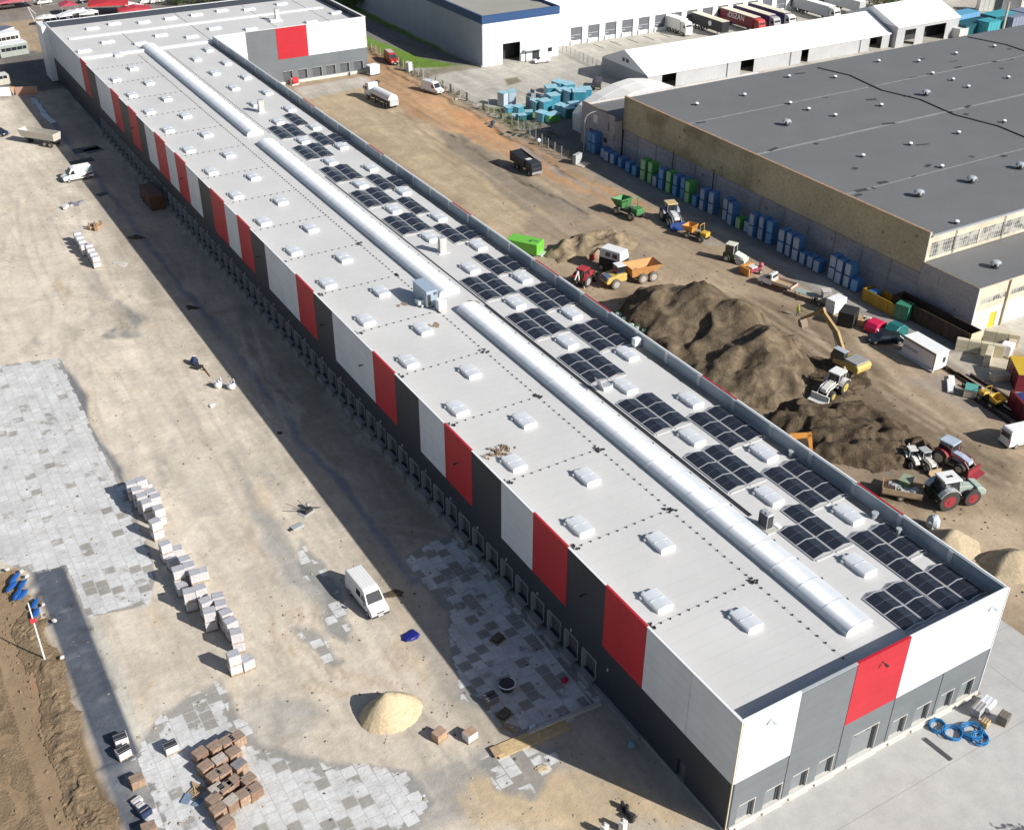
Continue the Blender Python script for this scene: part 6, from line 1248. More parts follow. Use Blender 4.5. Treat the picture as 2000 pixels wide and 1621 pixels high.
W1 = [(130, 155, 2), (200, 130, 2), (170, 200, 2), (235, 165, 1), (205, 245, 2), (270, 215, 2), (240, 290, 2), (305, 250, 2), (325, 335, 2), (300, 430, 2), (370, 590, 2), (460, 625, 1), (430, 710, 1), (465, 775, 2), (515, 700, 2), (545, 745, 2), (590, 800, 2), (640, 785, 1), (495, 890, 1), (545, 935, 2), (625, 905, 2), (665, 1000, 2), (690, 1075, 2), (755, 965, 2), (775, 1020, 2), (810, 1085, 2), (845, 1145, 2), (885, 1225, 2), (865, 1385, 2), (965, 1420, 1)]
n1_ = 0
for k, (x, y, ti) in enumerate(W1):
    u, v = 220+x/3.683, 900+y/3.683; z = ti*1.18; g = G(u, v, z)
    pos = 'of the long winding line of white paving pallets'
    lab = ('%s from the far end %s' % (ORD[k] if k < 20 else 'twenty-' + ORD[k-20], pos)) if k < 28 else ['white double-height paving pallet alone just below the winding line', 'single white paving pallet at the very near end, right of the double one'][k-28]
    if k < 28: lab = ('tall ' if ti == 2 else 'low ')+'pallet, '+lab
    pallet_stack('stone_pallet', lab, (g.x, g.y, 0.01), random.uniform(-0.2, 0.2), 1.2, 1.1, dz=1.05, tiers=ti, mat=stone_l, group='white paving pallets in a winding line')
BR = [(290, 490), (370, 680), (500, 400), (575, 590), (635, 750), (680, 320), (770, 480), (820, 270), (490, 820), (530, 1010), (660, 980), (770, 900), (850, 660), (980, 870), (1070, 1010), (920, 1080), (740, 1180), (490, 1150), (550, 1290), (660, 1480)]
names = ['upper left corner', 'left side, second row', 'upper row, second from left', 'middle of the upper half', 'centre', 'top row, third from left', 'right of the upper middle', 'upper right corner', 'left of centre', 'lower left of centre, pale-topped', 'just right of the pale-topped one', 'right of centre', 'right side, grey-topped one', 'right side below the grey-topped one', 'lower right corner', 'bottom row, second from right', 'bottom row, middle, light-topped', 'lower left, half hidden', 'lower left with a white spot', 'lowest, standing apart at the bottom']
for k, (x, y) in enumerate(BR):
    g = G(350+x/7.333, 1400+y/7.333, 1.05)
    lid = M('grey sheet', (0.22, 0.21, 0.23), 0.6) if k == 12 else M('pale slats', (0.50, 0.44, 0.38), 0.8, 0, 0.3, 5) if k in (3, 9, 16) else M('brown slats', (0.30, 0.21, 0.15), 0.85, 0, 0.35, 5)
    pallet_stack('brick_pallet', 'clay block pallet in the bottom cluster, '+names[k], (g.x, g.y, 0.01), 0.30+random.uniform(-0.1, 0.1), 1.25, 1.05, 0.92, 1, brick_m, 'brown clay block pallets in a cluster', lid=lid)
for (u, v, ti, lab, mt_) in ((234, 1437, 1, 'far one of two white bagged pallets on the dark strip', wrap), (240, 1462, 1, 'near one of two white bagged pallets on the dark strip', wrap), (332, 1452, 1, 'lone white wrapped pallet between the dark strip and the brick pallets', wrap), (266, 1518, 1, 'lone brown brick pallet on the dark strip', brick_m), (290, 1612, 1, 'pallet with pale load at the bottom edge of the dark strip', brick_m), (858, 1428, 1, 'brown cardboard-topped pallet by the sand heap', M('cardboard', (0.45, 0.30, 0.20), 0.8, 0, 0.2)), (918, 1428, 1, 'white pallet right of the cardboard-topped one', wrap), (958, 1357, 1, 'dark pallet box in the shadow with pale rim', M('dark crate', (0.16, 0.17, 0.19), 0.6))):
    g = G(u, v, 0.9); lid = {0: None}.get(0)
    if 'cardboard' in lab: lid = M('cardboard', (0.45, 0.30, 0.20))
    elif 'brown' in lab or 'pale load' in lab: lid = M('brown slats', (0.30, 0.21, 0.15))
    else: lid = wrap if 'dark' not in lab else steel_d
    pallet_stack('goods_pallet', lab, (g.x, g.y, 0.012), random.uniform(-0.15, 0.3), 1.2, 1.0, 0.75, ti, mt_, lid=lid)
for r, (u0, v0) in enumerate(((150, 452), (172, 476))):
    for k in range(4):
        g = G(u0+k*4.3, v0+k*8.0, 2.0); pallet_stack('goods_pallet', 'silvery wrapped pallet, %s from the far end of the %s short row on the sand' % (ORD[k], ('left', 'right')[r]), (g.x, g.y, 0.01), 0.05, 1.2, 1.0, 0.8, 2, wrap, 'silvery pallets in two short rows', lid=wrap)
t = thing('broken_pallet', 'splintered yellow pallet with blue sheets left of the brick cluster', 'pallet', (P2(384, 1545)[0], P2(384, 1545)[1], 0.01), 0.5)
pallet_mb(1.2, 1.0).build('pallet', wood, t); mb = MB()
for k in range(7): mb.rbox(random.uniform(-0.5, 0.5), random.uniform(-0.5, 0.5), 0.14, 0.9, 0.1, 0.05, random.uniform(0, 3), 0.3)
mb.build('plank', wood, t); mb = MB(); mb.rbox(-1.0, 0.1, 0.02, 1.0, 0.7, 0.12, 0.3); mb.rbox(-0.8, -0.9, 0.02, 0.9, 0.5, 0.1, 0.1); mb.build('blue_sheet', M('blue grey film', (0.20, 0.27, 0.38), 0.4, 0, 0.2), t)
# blue boxes by the bottom edge
for (u, v, lab, mt_, sx, sy, sz) in ((268, 1566, 'white crumpled bag left of the bottom edge stack', wrap, 0.9, 0.6, 0.35), (276, 1578, 'white carton beside the crumpled bag on the dark strip', wrap, 0.7, 0.6, 0.5), (284, 1590, 'dark blue crate with cardboard inside on the dark strip', M('navy crate', (0.02, 0.035, 0.09), 0.5), 1.0, 0.8, 0.6)):
    t = thing('box', lab, 'box', (P2(u, v)[0], P2(u, v)[1], 0.01), 0.3); MB().box(-sx/2, sx/2, -sy/2, sy/2, 0, sz).build('carton', mt_, t, bevel=0.08, segs=2); MB().box(-sx/2+0.1, sx/2-0.1, -0.04, 0.04, sz, sz+0.015).build('tape', wood, t)
# stacks along the hall wall and in the scrap yard
bl = M('blue film', (0.06, 0.19, 0.42), 0.45, 0, 0.25, 1.5); bl2 = M('light blue film', (0.17, 0.40, 0.66), 0.45, 0, 0.2, 1.5); gn = M('green film', (0.08, 0.34, 0.08), 0.45, 0, 0.2); pf = M('pale board faces', (0.42, 0.50, 0.60), 0.6, 0, 0.15, 2); gf = M('pale green faces', (0.40, 0.66, 0.34), 0.6, 0, 0.12)
def block_stack(label, loc, rz, ti, kind, dx=1.6, dy=1.3, dz=2.0, group='wrapped board stacks along the hall wall'):
    t = thing('board_stack', label, 'stack', loc, rz, group)
    side, face = {'b': (bl, bl2), 'w': (bl, pf), 'g': (gn, gf), 't': (teal, teal_t), 'k': (teal_d, teal_t), 'v': (MT['pale board faces'], wrap)}[kind]
    for k in range(ti):
        z = k*(dz+0.06); MB().box(-dx/2, dx/2, -dy/2, dy/2, z+0.04, z+dz).build('load', side, t, (random.uniform(-0.06, 0.06), random.uniform(-0.05, 0.05), 0), bevel=0.04)
        MB().box(-dx/2-0.085, -dx/2-0.062, -dy/2+0.08, dy/2-0.08, z+0.12, z+dz-0.08).build('front_sheet', face, t)
    return t
teal = M('teal film', (0.045, 0.24, 0.34), 0.45, 0, 0.3, 1.2); teal_t = M('pale teal top', (0.32, 0.56, 0.66), 0.4, 0, 0.2, 1.0); teal_d = M('dark teal film', (0.02, 0.12, 0.13), 0.5, 0, 0.3)
us = [1140, 1170, 1263, 1394, 1534, 1650, 1700]; vs = [291, 306, 356, 422, 498, 562, 592]
SL_ = [(1150, 2, 'b'), (1158, 2, 'b'), (1176, 1, 'w'), (1186, 1, 'w'), (1196, 1, 'w'), (1211, 1, 'b'), (1226, 1, 'b'), (1240, 1, 'b'), (1255, 2, 'g'), (1267, 2, 'g'), (1279, 1, 'w'), (1291, 2, 'b'), (1304, 2, 'g'), (1317, 2, 'b'), (1330, 2, 'b'), (1342, 2, 'g'), (1356, 1, 'b'), (1372, 2, 'w'), (1386, 2, 'w'), (1412, 2, 'w'), (1426, 2, 'w'), (1440, 1, 'g'), (1454, 1, 'w'), (1467, 2, 'w'), (1481, 2, 'w'), (1496, 2, 'b'), (1524, 2, 'w'), (1538, 2, 'w'), (1552, 2, 'w'), (1567, 1, 'w'), (1580, 1, 'w'), (1594, 1, 'w'), (1620, 2, 'w'), (1635, 2, 'w'), (1650, 2, 'w'), (1663, 1, 'b'), (1699, 1, 'b')]
tn = {'b': 'blue', 'w': 'pale-faced blue', 'g': 'green'}; cnt = {}
for (u, ti, kd) in SL_:
    v = np.interp(u, us, vs); x, y = P2(u, v); c_ = cnt.get((ti, kd), 0); cnt[(ti, kd)] = c_+1
    block_stack('%s %s stack by the hall wall, %s of its kind from the far end' % (tn[kd], 'two-high' if ti == 2 else 'single', ORD[c_]), (min(x+0.8+random.uniform(-0.35, 0.3), 84.6), y, 0.0), random.uniform(-0.14, 0.14), ti, kd)
J = [(980, 210, 1, 'v', 1.6, 1.9, 3.0), (997, 207, 1, 'v', 1.6, 1.9, 3.0), (993, 222, 1, 't', 2.2, 1.8, 1.2), (1010, 222, 1, 't', 2.0, 1.8, 1.3), (1003, 236, 1, 'v', 1.2, 1.1, 0.9), (1017, 238, 1, 'k', 1.6, 1.4, 1.2), (1030, 233, 1, 't', 1.6, 1.4, 1.4), (1046, 220, 1, 'k', 2.0, 2.2, 2.3), (1061, 222, 1, 't', 2.4, 2.2, 2.6), (1078, 214, 1, 't', 2.4, 2.4, 3.0), (1074, 196, 1, 't', 2.6, 2.6, 2.8), (1090, 186, 1, 't', 2.6, 2.6, 2.8), (1106, 188, 1, 't', 2.6, 2.6, 2.6), (1096, 202, 1, 'k', 2.4, 2.4, 2.8), (1112, 205, 1, 't', 2.6, 2.6, 3.0), (1128, 208, 1, 't', 2.8, 2.8, 3.2), (1140, 200, 1, 't', 2.6, 2.6, 2.8), (1094, 226, 1, 'k', 2.2, 2.2, 2.0), (1108, 232, 1, 'k', 2.4, 2.6, 2.2), (1120, 226, 1, 't', 2.4, 2.4, 2.4), (1055, 240, 1, 't', 2.0, 2.0, 2.0), (1076, 240, 1, 'g', 3.2, 2.0, 1.6), (1066, 212, 1, 'k', 2.2, 2.2, 2.2)]
jl = ['leftmost tall pale crate', 'second tall pale crate from the left', 'low teal block in front of the tall pale crates', 'low teal block behind the small ones', 'small pale drum-like box nearest the fence', 'small dark box by the fence', 'small teal box beside the dark one', 'dark green box behind the grey planks', 'teal block in the middle left', 'teal block in the middle', 'teal block towards the paved yard', 'teal block at the paved yard edge', 'teal block at the far right edge', 'dark block sunk between teal ones', 'large teal block right of the dark one', 'largest teal block near the tent', 'teal block behind the largest one', 'dark green block in front of the teal group', 'dark teal block nearest the bubble tent', 'teal block touching the tent', 'teal block left of the open green skip', 'open green skip-like block at the front', 'dark block behind the middle']
for k, (u, v, ti, kd, dx, dy, dz) in enumerate(J):
    x, y = P2(u, v); t = block_stack(jl[k]+' in the blue scrap yard', (x+0.8, y+0.8, 0), random.uniform(-0.5, 0.5), ti, kd, dx, dy, dz, 'blocks in the blue scrap yard')
    MB().add([(-dx/2-0.1, -dy/2-0.1, dz+0.02), (dx/2+0.1, -dy/2-0.1, dz+0.05), (dx/2+0.1, dy/2+0.1, dz+0.16), (-dx/2-0.1, dy/2+0.1, dz+0.1), (-dx/2-0.1, -dy/2-0.1, dz+0.005), (dx/2+0.1, -dy/2-0.1, dz+0.005), (dx/2+0.1, dy/2+0.1, dz+0.005), (-dx/2-0.1, dy/2+0.1, dz+0.005)], [(0, 1, 2, 3), (4, 7, 6, 5), (0, 4, 5, 1), (1, 5, 6, 2), (2, 6, 7, 3), (3, 7, 4, 0)]).build('cover_sheet', teal_t, t)
t = thing('plank_stack', 'tall grey upright board stack in the blue scrap yard', 'stack', (P2(1036, 214)[0], P2(1036, 214)[1], 0), 0.3)
for k in range(4): MB().box(-0.9+0.5*k, -0.5+0.5*k, -0.6, 0.6, 0, 3.0+0.35*(k % 2)+0.3*k).build('board', M('grey boards', (0.24, 0.27, 0.30), 0.7, 0, 0.25), t)
t = thing('trailer', 'dark flat trailer in the shade of the long white tent', 'trailer', (P2(1165, 172)[0], P2(1165, 172)[1], 0), 0.9); MB().box(-3, 3, -1.1, 1.1, 0.9, 1.2).build('deck', steel_d, t); MB().box(-2.5, 2.5, -1.0, 0.2, 1.2, 2.0).build('load', M('dark violet load', (0.08, 0.07, 0.10), 0.6, 0, 0.4), t); wheel(t, -1.5, 1.0, 0.45, 0.3); wheel(t, -1.5, -1.0, 0.45, 0.3)
# containers right of the white tents
def skipbox(name, label, u, v, rz, dx, dy, dz, mat, lid=None, cat='container', ribs=True, z=0.0, world=None, open_=False):
    x, y = world or P2(u, v); t = thing(name, label, cat, (x, y, z), rz)
    if open_:
        th = 0.12; mb = MB(); mb.box(-dx/2, dx/2, -dy/2, -dy/2+th, 0.05, dz); mb.box(-dx/2, dx/2, dy/2-th, dy/2, 0.05, dz); mb.box(-dx/2, -dx/2+th, -dy/2+th, dy/2-th, 0.05, dz); mb.box(dx/2-th, dx/2, -dy/2+th, dy/2-th, 0.05, dz); mb.box(-dx/2+th, dx/2-th, -dy/2+th, dy/2-th, 0.05, 0.2); mb.build('body', mat, t)
    else:
        MB().box(-dx/2, dx/2, -dy/2, dy/2, 0.1, dz).build('body', mat, t, bevel=0.03); MB().box(-dx/2-0.04, dx/2+0.04, -dy/2-0.04, dy/2+0.04, dz, dz+0.08).build('lid', lid or mat, t)
    if ribs:
        mb = MB(); k = max(2, int(dx/1.2))
        for i in range(k+1):
            for s in (-1, 1): a = -dx/2+dx*i/k; mb.box(a-0.05, a+0.05, s*dy/2-0.05, s*dy/2+0.05, 0.1, dz-0.02)
        mb.build('rib', mat, t)
    return t
tl = M('teal container', (0.06, 0.36, 0.42), 0.45, 0, 0.15); tdk = M('dark teal container', (0.015, 0.10, 0.13), 0.5); bgy = M('blue grey shed', (0.22, 0.25, 0.34), 0.5)
for (u, v, dx, dy, dz, mm, li, lab) in ((1878, 38, 9, 4, 3, bl2, M('bright blue lid', (0.12, 0.36, 0.55), 0.5), 'bright blue container right of the tall white tent'), (1895, 58, 12, 5, 3.2, tdk, tdk, 'long dark teal container behind the hall roof edge'), (1925, 62, 5, 4, 4.0, tl, tl, 'turquoise container facing the viewer at upper right'), (1945, 44, 9, 5, 3.5, tdk, tl, 'dark container with pale turquoise lid at upper right'), (1972, 44, 7, 6, 3.2, bgy, bgy, 'blue-grey shed right of the chimney pole'), (1996, 38, 5, 6, 3.4, M('navy shed', (0.03, 0.05, 0.15), 0.5), bgy, 'navy container at the right picture edge'), (1871, 66, 3.5, 3, 2.6, dirty_white, dirty_white, 'small beige cabin right of the tall white tent')):
    skipbox('container', lab, u, v+8, 0.05, dx, dy, dz, mm, li)
t = thing('chimney_pole', 'tall cream pole above the hall roof edge at upper right', 'pole', (P2(1957, 66)[0], P2(1957, 66)[1], 0)); MB().tube((0, 0, 0), (0, 0, 8), 0.35, 10).build('pole', M('cream pole', (0.6, 0.55, 0.47), 0.5), t); MB().tube((0, 0, 8), (0, 0, 8.15), 0.42, 10).build('cap', galv, t)
skipbox('cabin', 'white cabin at the edge of the pale path, top right', 1922, 22, -0.6, 4, 3, 4, dirty_white, white_m, 'cabin'); skipbox('hangar', 'grey shed with dark doors at the top right edge', 1850, -8, 0.1, 22, 8, 5, M('grey shed', (0.4, 0.39, 0.41), 0.6), flat_r, 'shed'); skipbox('long_tank', 'long pale pipe-like shed at the top right edge', 1990, 0, 0.55, 40, 5, 4.5, dirty_white, dirty_white, 'shed')
# white container
A = G(1759, 690); B_ = G(1821, 727); hh = math.atan2(B_.y-A.y, B_.x-A.x); Lc = (B_-A).length; nrm = Vector((-math.sin(hh), math.cos(hh), 0)); ctr = (A+B_)/2+nrm*1.25
t = thing('site_container', 'white site container with faint blue lettering beside the black pickup', 'container', (ctr.x, ctr.y, 0), hh)
MB().box(-Lc/2, Lc/2, -1.22, 1.22, 0.15, 2.75).build('body', M('container white', (0.70, 0.69, 0.70), 0.5, 0, 0.06), t, bevel=0.03); MB().box(-Lc/2-0.04, Lc/2+0.04, -1.26, 1.26, 2.75, 2.85).build('roof', white_m, t)
mb = MB(); mb.box(-Lc/2, Lc/2, -1.28, -1.24, 2.5, 2.74); mb.box(Lc/2-0.1, Lc/2+0.02, -1.29, -1.2, 0.15, 2.5); mb.build('rusty_rail', M('rusty brown rail', (0.26, 0.16, 0.08), 0.7, 0, 0.3), t); MB().box(Lc/2+0.0, Lc/2+0.04, 0.3, 0.75, 1.1, 1.9).build('window', steel_d, t); MB().box(-Lc/2-0.3, Lc/2+0.2, -1.6, -1.25, 0.05, 0.3).build('skid', galv, t)
text_mesh('eldewob', 0.75, M('blue lettering', (0.10, 0.12, 0.35), 0.6), t, Matrix.Translation((-Lc/4, -1.235, 1.5)) @ Matrix.Rotation(R(90), 4, 'X'))
rust = M('rusty dark brown', (0.07, 0.045, 0.03), 0.9, 0, 0.5, 2); cb = M('cream concrete', (0.58, 0.52, 0.38), 0.85, 0, 0.12)
t = skipbox('rusty_container', 'long dark rusty open container standing along the annex wall', 0, 0, math.pi/2, 14.5, 2.4, 2.5, rust, world=(82.9, 52.5), open_=True); MB().box(-7.4, -7.28, -1.2, 1.2, 0.3, 2.6).build('end_flap', cb, t)
for (u, v, rz, dx, dy, dz, lab) in ((1912, 690, -0.9, 6.5, 0.8, 2.0, 'cream concrete wall bay left of the yellow door'), (1928, 706, 0.55, 3.4, 0.9, 1.9, 'short cream concrete block wall at the corner of the bays'), (1962, 672, -0.9, 6.0, 0.9, 2.0, 'cream concrete wall bay right of the yellow door'), (1972, 686, 0.55, 3.2, 1.0, 1.8, 'short cream block wall facing the viewer by the white tank')):
    t = thing('block_wall', lab, 'wall', (P2(u, v)[0], P2(u, v)[1], 0), rz, 'concrete block bays by the annex')
    for k in range(int(dz/0.62)):
        for i in range(int(dx/1.6)): MB().box(-dx/2+1.6*i, -dx/2+1.6*i+1.56, -dy/2, dy/2, 0.62*k, 0.62*k+0.6).build('block', cb, t, bevel=0.03)
t = thing('water_tank', 'white cube tank in front of the concrete bays', 'tank', (P2(1963, 694)[0], P2(1963, 694)[1], 0), 0.4); MB().box(-0.9, 0.9, -0.8, 0.8, 0.15, 1.9).build('tank', white_m, t, bevel=0.2, segs=2); MB().box(-0.95, 0.95, -0.85, 0.85, 0, 0.14).build('pallet', wood, t)
skipbox('skip', 'black and yellow long skip against the hall wall', 1728, 602, heading((1703, 590), (1755, 618))[2], 7.5, 2.2, 2.0, M('yellow ochre side', (0.40, 0.24, 0.02), 0.6, 0, 0.25), open_=True, cat='skip')
t = skipbox('skip', 'dark green upright skip beside the black and yellow one', 1762, 622, 0.3, 1.8, 2.0, 2.4, M('bottle green', (0.04, 0.22, 0.13), 0.5, 0, 0.2), M('bottle green', (0.04, 0.22, 0.13)), cat='skip')
skipbox('container', 'dark red container with yellow frame at the right picture edge', 1992, 748, 0.9, 5, 2.6, 2.6, M('wine red', (0.16, 0.012, 0.025), 0.5), M('yellow frame', (0.6, 0.4, 0.03), 0.5)); skipbox('rail_stop', 'upright dark red plate at the end of the rails', 1984, 815, 1.15, 4.5, 0.3, 2.6, M('wine red', (0.16, 0.012, 0.025)), cat='frame'); skipbox('wrapped_pack', 'blue and white wrapped pack at the right edge behind the dark red plate', 2004, 812, 1.15, 4.0, 2.0, 2.2, M('navy film', (0.03, 0.05, 0.2), 0.4, 0, 0.6, 4), cat='pack')
skipbox('small_skip', 'small turquoise-topped skip beside the rails', 1894, 772, 0.6, 1.9, 1.5, 1.2, M('cream skip', (0.55, 0.5, 0.4), 0.6), M('turquoise lid', (0.10, 0.36, 0.32), 0.5), 'skip'); skipbox('concrete_box', 'beige concrete trough near the dark red container', 1958, 742, -0.35, 3.6, 1.2, 0.9, cb, cb, 'trough', ribs=False)
for k, (u, v, rz) in enumerate(((1858, 748, 0.75), (1855, 757, 0.75))): t = thing('roof_sheet', ('upper', 'lower')[k]+' of two white roof panels lying by the site container', 'panel', (P2(u, v)[0], P2(u, v)[1], 0.05), rz); MB().box(-1.6, 1.6, -0.4, 0.4, 0.02, 0.28+0.1*k).build('sheet', white_m, t, bevel=0.03); MB().box(-1.5, -1.4, -0.4, 0.4, -0.05, 0.02).build('batten', wood, t)
a = heading((1850, 722), (1975, 800))[2]
for k, (u, v, L, o_) in enumerate(((1872, 738, 10, 0), (1880, 740, 9, 0), (1905, 757, 10, 0), (1925, 768, 11, 0), (1945, 795, 12, 0), (1965, 800, 10, 0), (1950, 812, 9, 0), (1938, 760, 8, 0))):
    t = thing('steel_beam', '%s from the left of the dark steel beams lying beside the dirt road' % ORD[k], 'beam', (P2(u, v)[0], P2(u, v)[1], 0.01), a+0.03*(k % 3-1), 'dark steel beams at the right'); mb = MB(); mb.box(-L/2, L/2, -0.18, 0.18, 0.3, 0.34); mb.box(-L/2, L/2, -0.03, 0.03, 0.04, 0.3); mb.box(-L/2, L/2, -0.18, 0.18, 0.0, 0.04); mb.build('beam', rust, t)
    if k in (3, 5): MB().box(-0.8, 0.8, -0.15, 0.15, 0.341, 0.4).build('white_bracket', white_m, t)
# row near the machines
skipbox('tool_container', 'white upright container panel right of the grey small tractor', 1630, 608, heading((1622, 612), (1642, 604))[2], 2.6, 1.6, 2.2, white_m, white_m, 'container'); skipbox('black_bin', 'black open bin with pale front plate left of the red car', 1654, 632, 0.5, 2.8, 2.2, 2.2, black, black, 'bin', open_=False); t = C.objects['black_bin']; MB().box(1.41, 1.5, -1.1, 1.1, 0.2, 2.35).build('end_plate', M('pale end plate', (0.62, 0.60, 0.52), 0.6), t)
t = thing('grey_tractor', 'small grey-white forklift-like machine by the flat pale board', 'machine', (P2(1606, 594)[0], P2(1606, 594)[1], 0), 2.6); MB().box(-1.2, 1.0, -0.7, 0.7, 0.4, 1.2).build('body', M('dusty khaki', (0.40, 0.37, 0.30), 0.7, 0, 0.3), t, bevel=0.08); MB().box(-0.9, 0.3, -0.6, 0.6, 1.2, 2.3).build('cab', M('pale dusty cab', (0.46, 0.43, 0.42), 0.6, 0, 0.3), t, bevel=0.08); MB().box(-1.0, 0.4, -0.7, 0.7, 2.3, 2.4).build('cab_roof', M('dusty roof', (0.55, 0.51, 0.48), 0.6), t)
for x in (-0.8, 0.8):
    for s in (1, -1): wheel(t, x, s*0.7, 0.42, 0.3)
t = thing('flat_board', 'flat grey-green board on trestles left of the small grey machine', 'board', (P2(1574, 584)[0], P2(1574, 584)[1], 0), heading((1556, 563), (1590, 575))[2]); MB().box(-1.9, 1.6, -0.8, 0.8, 1.0, 1.08).build('board', M('grey green board', (0.34, 0.39, 0.36), 0.6), t); mb = MB()
for x in (-1.6, 1.4):
    for s in (-0.7, 0.7): mb.box(x-0.05, x+0.05, s-0.05, s+0.05, 0, 1.0)
mb.build('trestle', steel_d, t)
t = thing('covered_car', 'bright pink-red covered load between the black bin and the black pickup', 'cover', (P2(1708, 645)[0], P2(1708, 645)[1], 0), 0.2); MB().prism([(-1.6, 0.2), (1.6, 0.2), (1.5, 1.1), (0.8, 1.5), (-1.0, 1.5), (-1.5, 0.9)], (-1.0, 1.0)).build('cover', M('pink red cover', (0.60, 0.02, 0.09), 0.45), t, bevel=0.12, segs=2); MB().box(-1.4, 1.4, -0.9, 0.9, 0, 0.2).build('base', steel_d, t)
t = thing('pink_sheet', 'pale pink striped sheet leaning beside the red cover', 'sheet', (P2(1720, 652)[0], P2(1720, 652)[1], 0), 0.4); MB().add([(-0.9, -0.5, 0), (0.9, -0.5, 0), (0.9, 0.4, 1.0), (-0.9, 0.4, 1.0), (-0.9, -0.42, 0), (0.9, -0.42, 0), (0.9, 0.48, 1.0), (-0.9, 0.48, 1.0)], [(0, 1, 2, 3), (4, 7, 6, 5), (0, 4, 5, 1), (1, 5, 6, 2), (2, 6, 7, 3), (3, 7, 4, 0)]).build('sheet', M('pale pink', (0.58, 0.42, 0.44), 0.5), t); MB().box(-0.7, 0.7, 0.1, 0.2, 0, 0.6).build('prop', wood, t)
t = thing('teal_cover', 'dark green tarpaulin roof beside the black pickup', 'cover', (P2(1748, 655)[0], P2(1748, 655)[1], 0), 0.1); MB().prism([(-1.8, 0.1), (1.8, 0.1), (1.6, 1.2), (0.6, 1.9), (-0.6, 1.9), (-1.7, 1.2)], (-1.0, 1.0)).build('cover', M('petrol cover', (0.02, 0.15, 0.15), 0.45), t, bevel=0.1); MB().box(-1.6, 1.6, -1.05, 1.05, 0, 0.1).build('base', steel_d, t)
for k, (u, v, c_) in enumerate(((1682, 634, (0.5, 0.34, 0.2)), (1690, 632, (0.55, 0.5, 0.45)))): t = thing('carton', ('brown carton', 'grey bag')[k]+' between the black bin and the red cover', 'carton', (P2(u, v)[0], P2(u, v)[1], 0), 0.5); MB().box(-0.7, 0.7, -0.6, 0.6, 0, 1.0).build('carton', M('carton%d' % k, c_, 0.8, 0, 0.2), t, bevel=0.06); MB().box(-0.72, 0.72, -0.05, 0.05, 1.0, 1.02).build('tape', wood, t)
# bright green container with dark marks, behind the parapet
A = G(1003, 497); t = thing('green_container', 'bright green flat container with a dark number mark, partly behind the parapet', 'container', (P2(1030, 492)[0], P2(1030, 492)[1], 0), heading((1000, 482), (1048, 492))[2])
MB().box(-3.2, 2.4, -1.4, 1.4, 0.3, 2.2).build('body', M('bright green', (0.16, 0.50, 0.06), 0.45, 0, 0.08), t, bevel=0.1, segs=2); MB().box(-3.3, 3.0, -1.0, 1.0, 0, 0.3).build('base', M('pale green base', (0.45, 0.55, 0.42), 0.6), t); text_mesh('4', 1.7, steel_d, t, Matrix.Translation((0.6, -0.3, 2.205)), 'number'); MB().box(1.1, 2.0, -0.1, 0.15, 2.2, 2.212).build('mark', steel_d, t)
# bags behind the parapet
bagm = M('green-white bags', (0.50, 0.57, 0.52), 0.5, 0, 0.25, 3); bg2 = M('green strap', (0.06, 0.25, 0.16), 0.6)
for k, (u, v) in enumerate([(1206, 618), (1219, 628), (1232, 640), (1246, 642), (1258, 652), (1270, 672)]):
    t = thing('big_bag', '%s from the left of the pale green-strapped big bags behind the parapet' % ORD[k], 'big bag', (P2(u, v+12)[0], P2(u, v+12)[1], 0), random.uniform(0, 1), 'green-strapped big bags'); MB().ball((0, 0, 0.8), 0.85, 0.85, 0.9, 8, 6, 0.06, flat=-0.8).build('bag', bagm, t); mb = MB(); mb.box(-0.9, 0.9, -0.04, 0.04, 1.0, 1.1); mb.path([(-0.5, -0.5, 1.4), (-0.3, 0, 1.9), (-0.5, 0.5, 1.4)], 0.04, 4); mb.build('strap', bg2, t)
# ---- left yard
def bigbag(u, v, lab):
    t = thing('big_bag', lab, 'big bag', (P2(u, v)[0], P2(u, v)[1], 0), random.uniform(0, 1), None); MB().ball((0, 0, 0.5), 0.55, 0.55, 0.62, 10, 7, 0.05, flat=-0.5).build('bag', white_m, t, smooth=True); mb = MB(); mb.ball((0, 0, 0.98), 0.42, 0.38, 0.12, 9, 5, 0.1); mb.build('contents', M('navy contents', (0.05, 0.07, 0.12), 0.6, 0, 0.5, 6), t)
    for s in (-1, 1): MB().path([(s*0.4, -0.3, 0.95), (s*0.5, 0, 1.35), (s*0.4, 0.3, 0.95)], 0.04, 5).build('handle', white_m, t)
bigbag(427, 757, 'left one of two white big bags near the shadow edge'); bigbag(453, 760, 'right one of two white big bags near the shadow edge')
t = thing('wheelbarrow', 'dark wheelbarrow-like trough with plank beside the blue bundle', 'wheelbarrow', (P2(390, 722)[0], P2(390, 722)[1], 0), -0.9); MB().prism([(-0.7, 0.65), (0.6, 0.65), (0.35, 0.3), (-0.4, 0.3)], (-0.35, 0.35)).build('tray', steel_d, t, bevel=0.03); MB().path([(0.4, 0.3, 0.45), (-1.3, 0.32, 0.55)], 0.03, 5).path([(0.4, -0.3, 0.45), (-1.3, -0.32, 0.55)], 0.03, 5).build('handles', wood_d, t); wheel(t, 0.75, 0.01, 0.2, 0.1)
mb = MB(); g = G(395, 715); g2 = G(411, 736); mb.tube((g.x, g.y, 0.12), (g2.x, g2.y, 0.05), 0.09, 5); tag(mb.build('plank', M('orange timber', (0.40, 0.2, 0.09), 0.8)), 'thin orange-brown plank beside the wheelbarrow', 'plank')
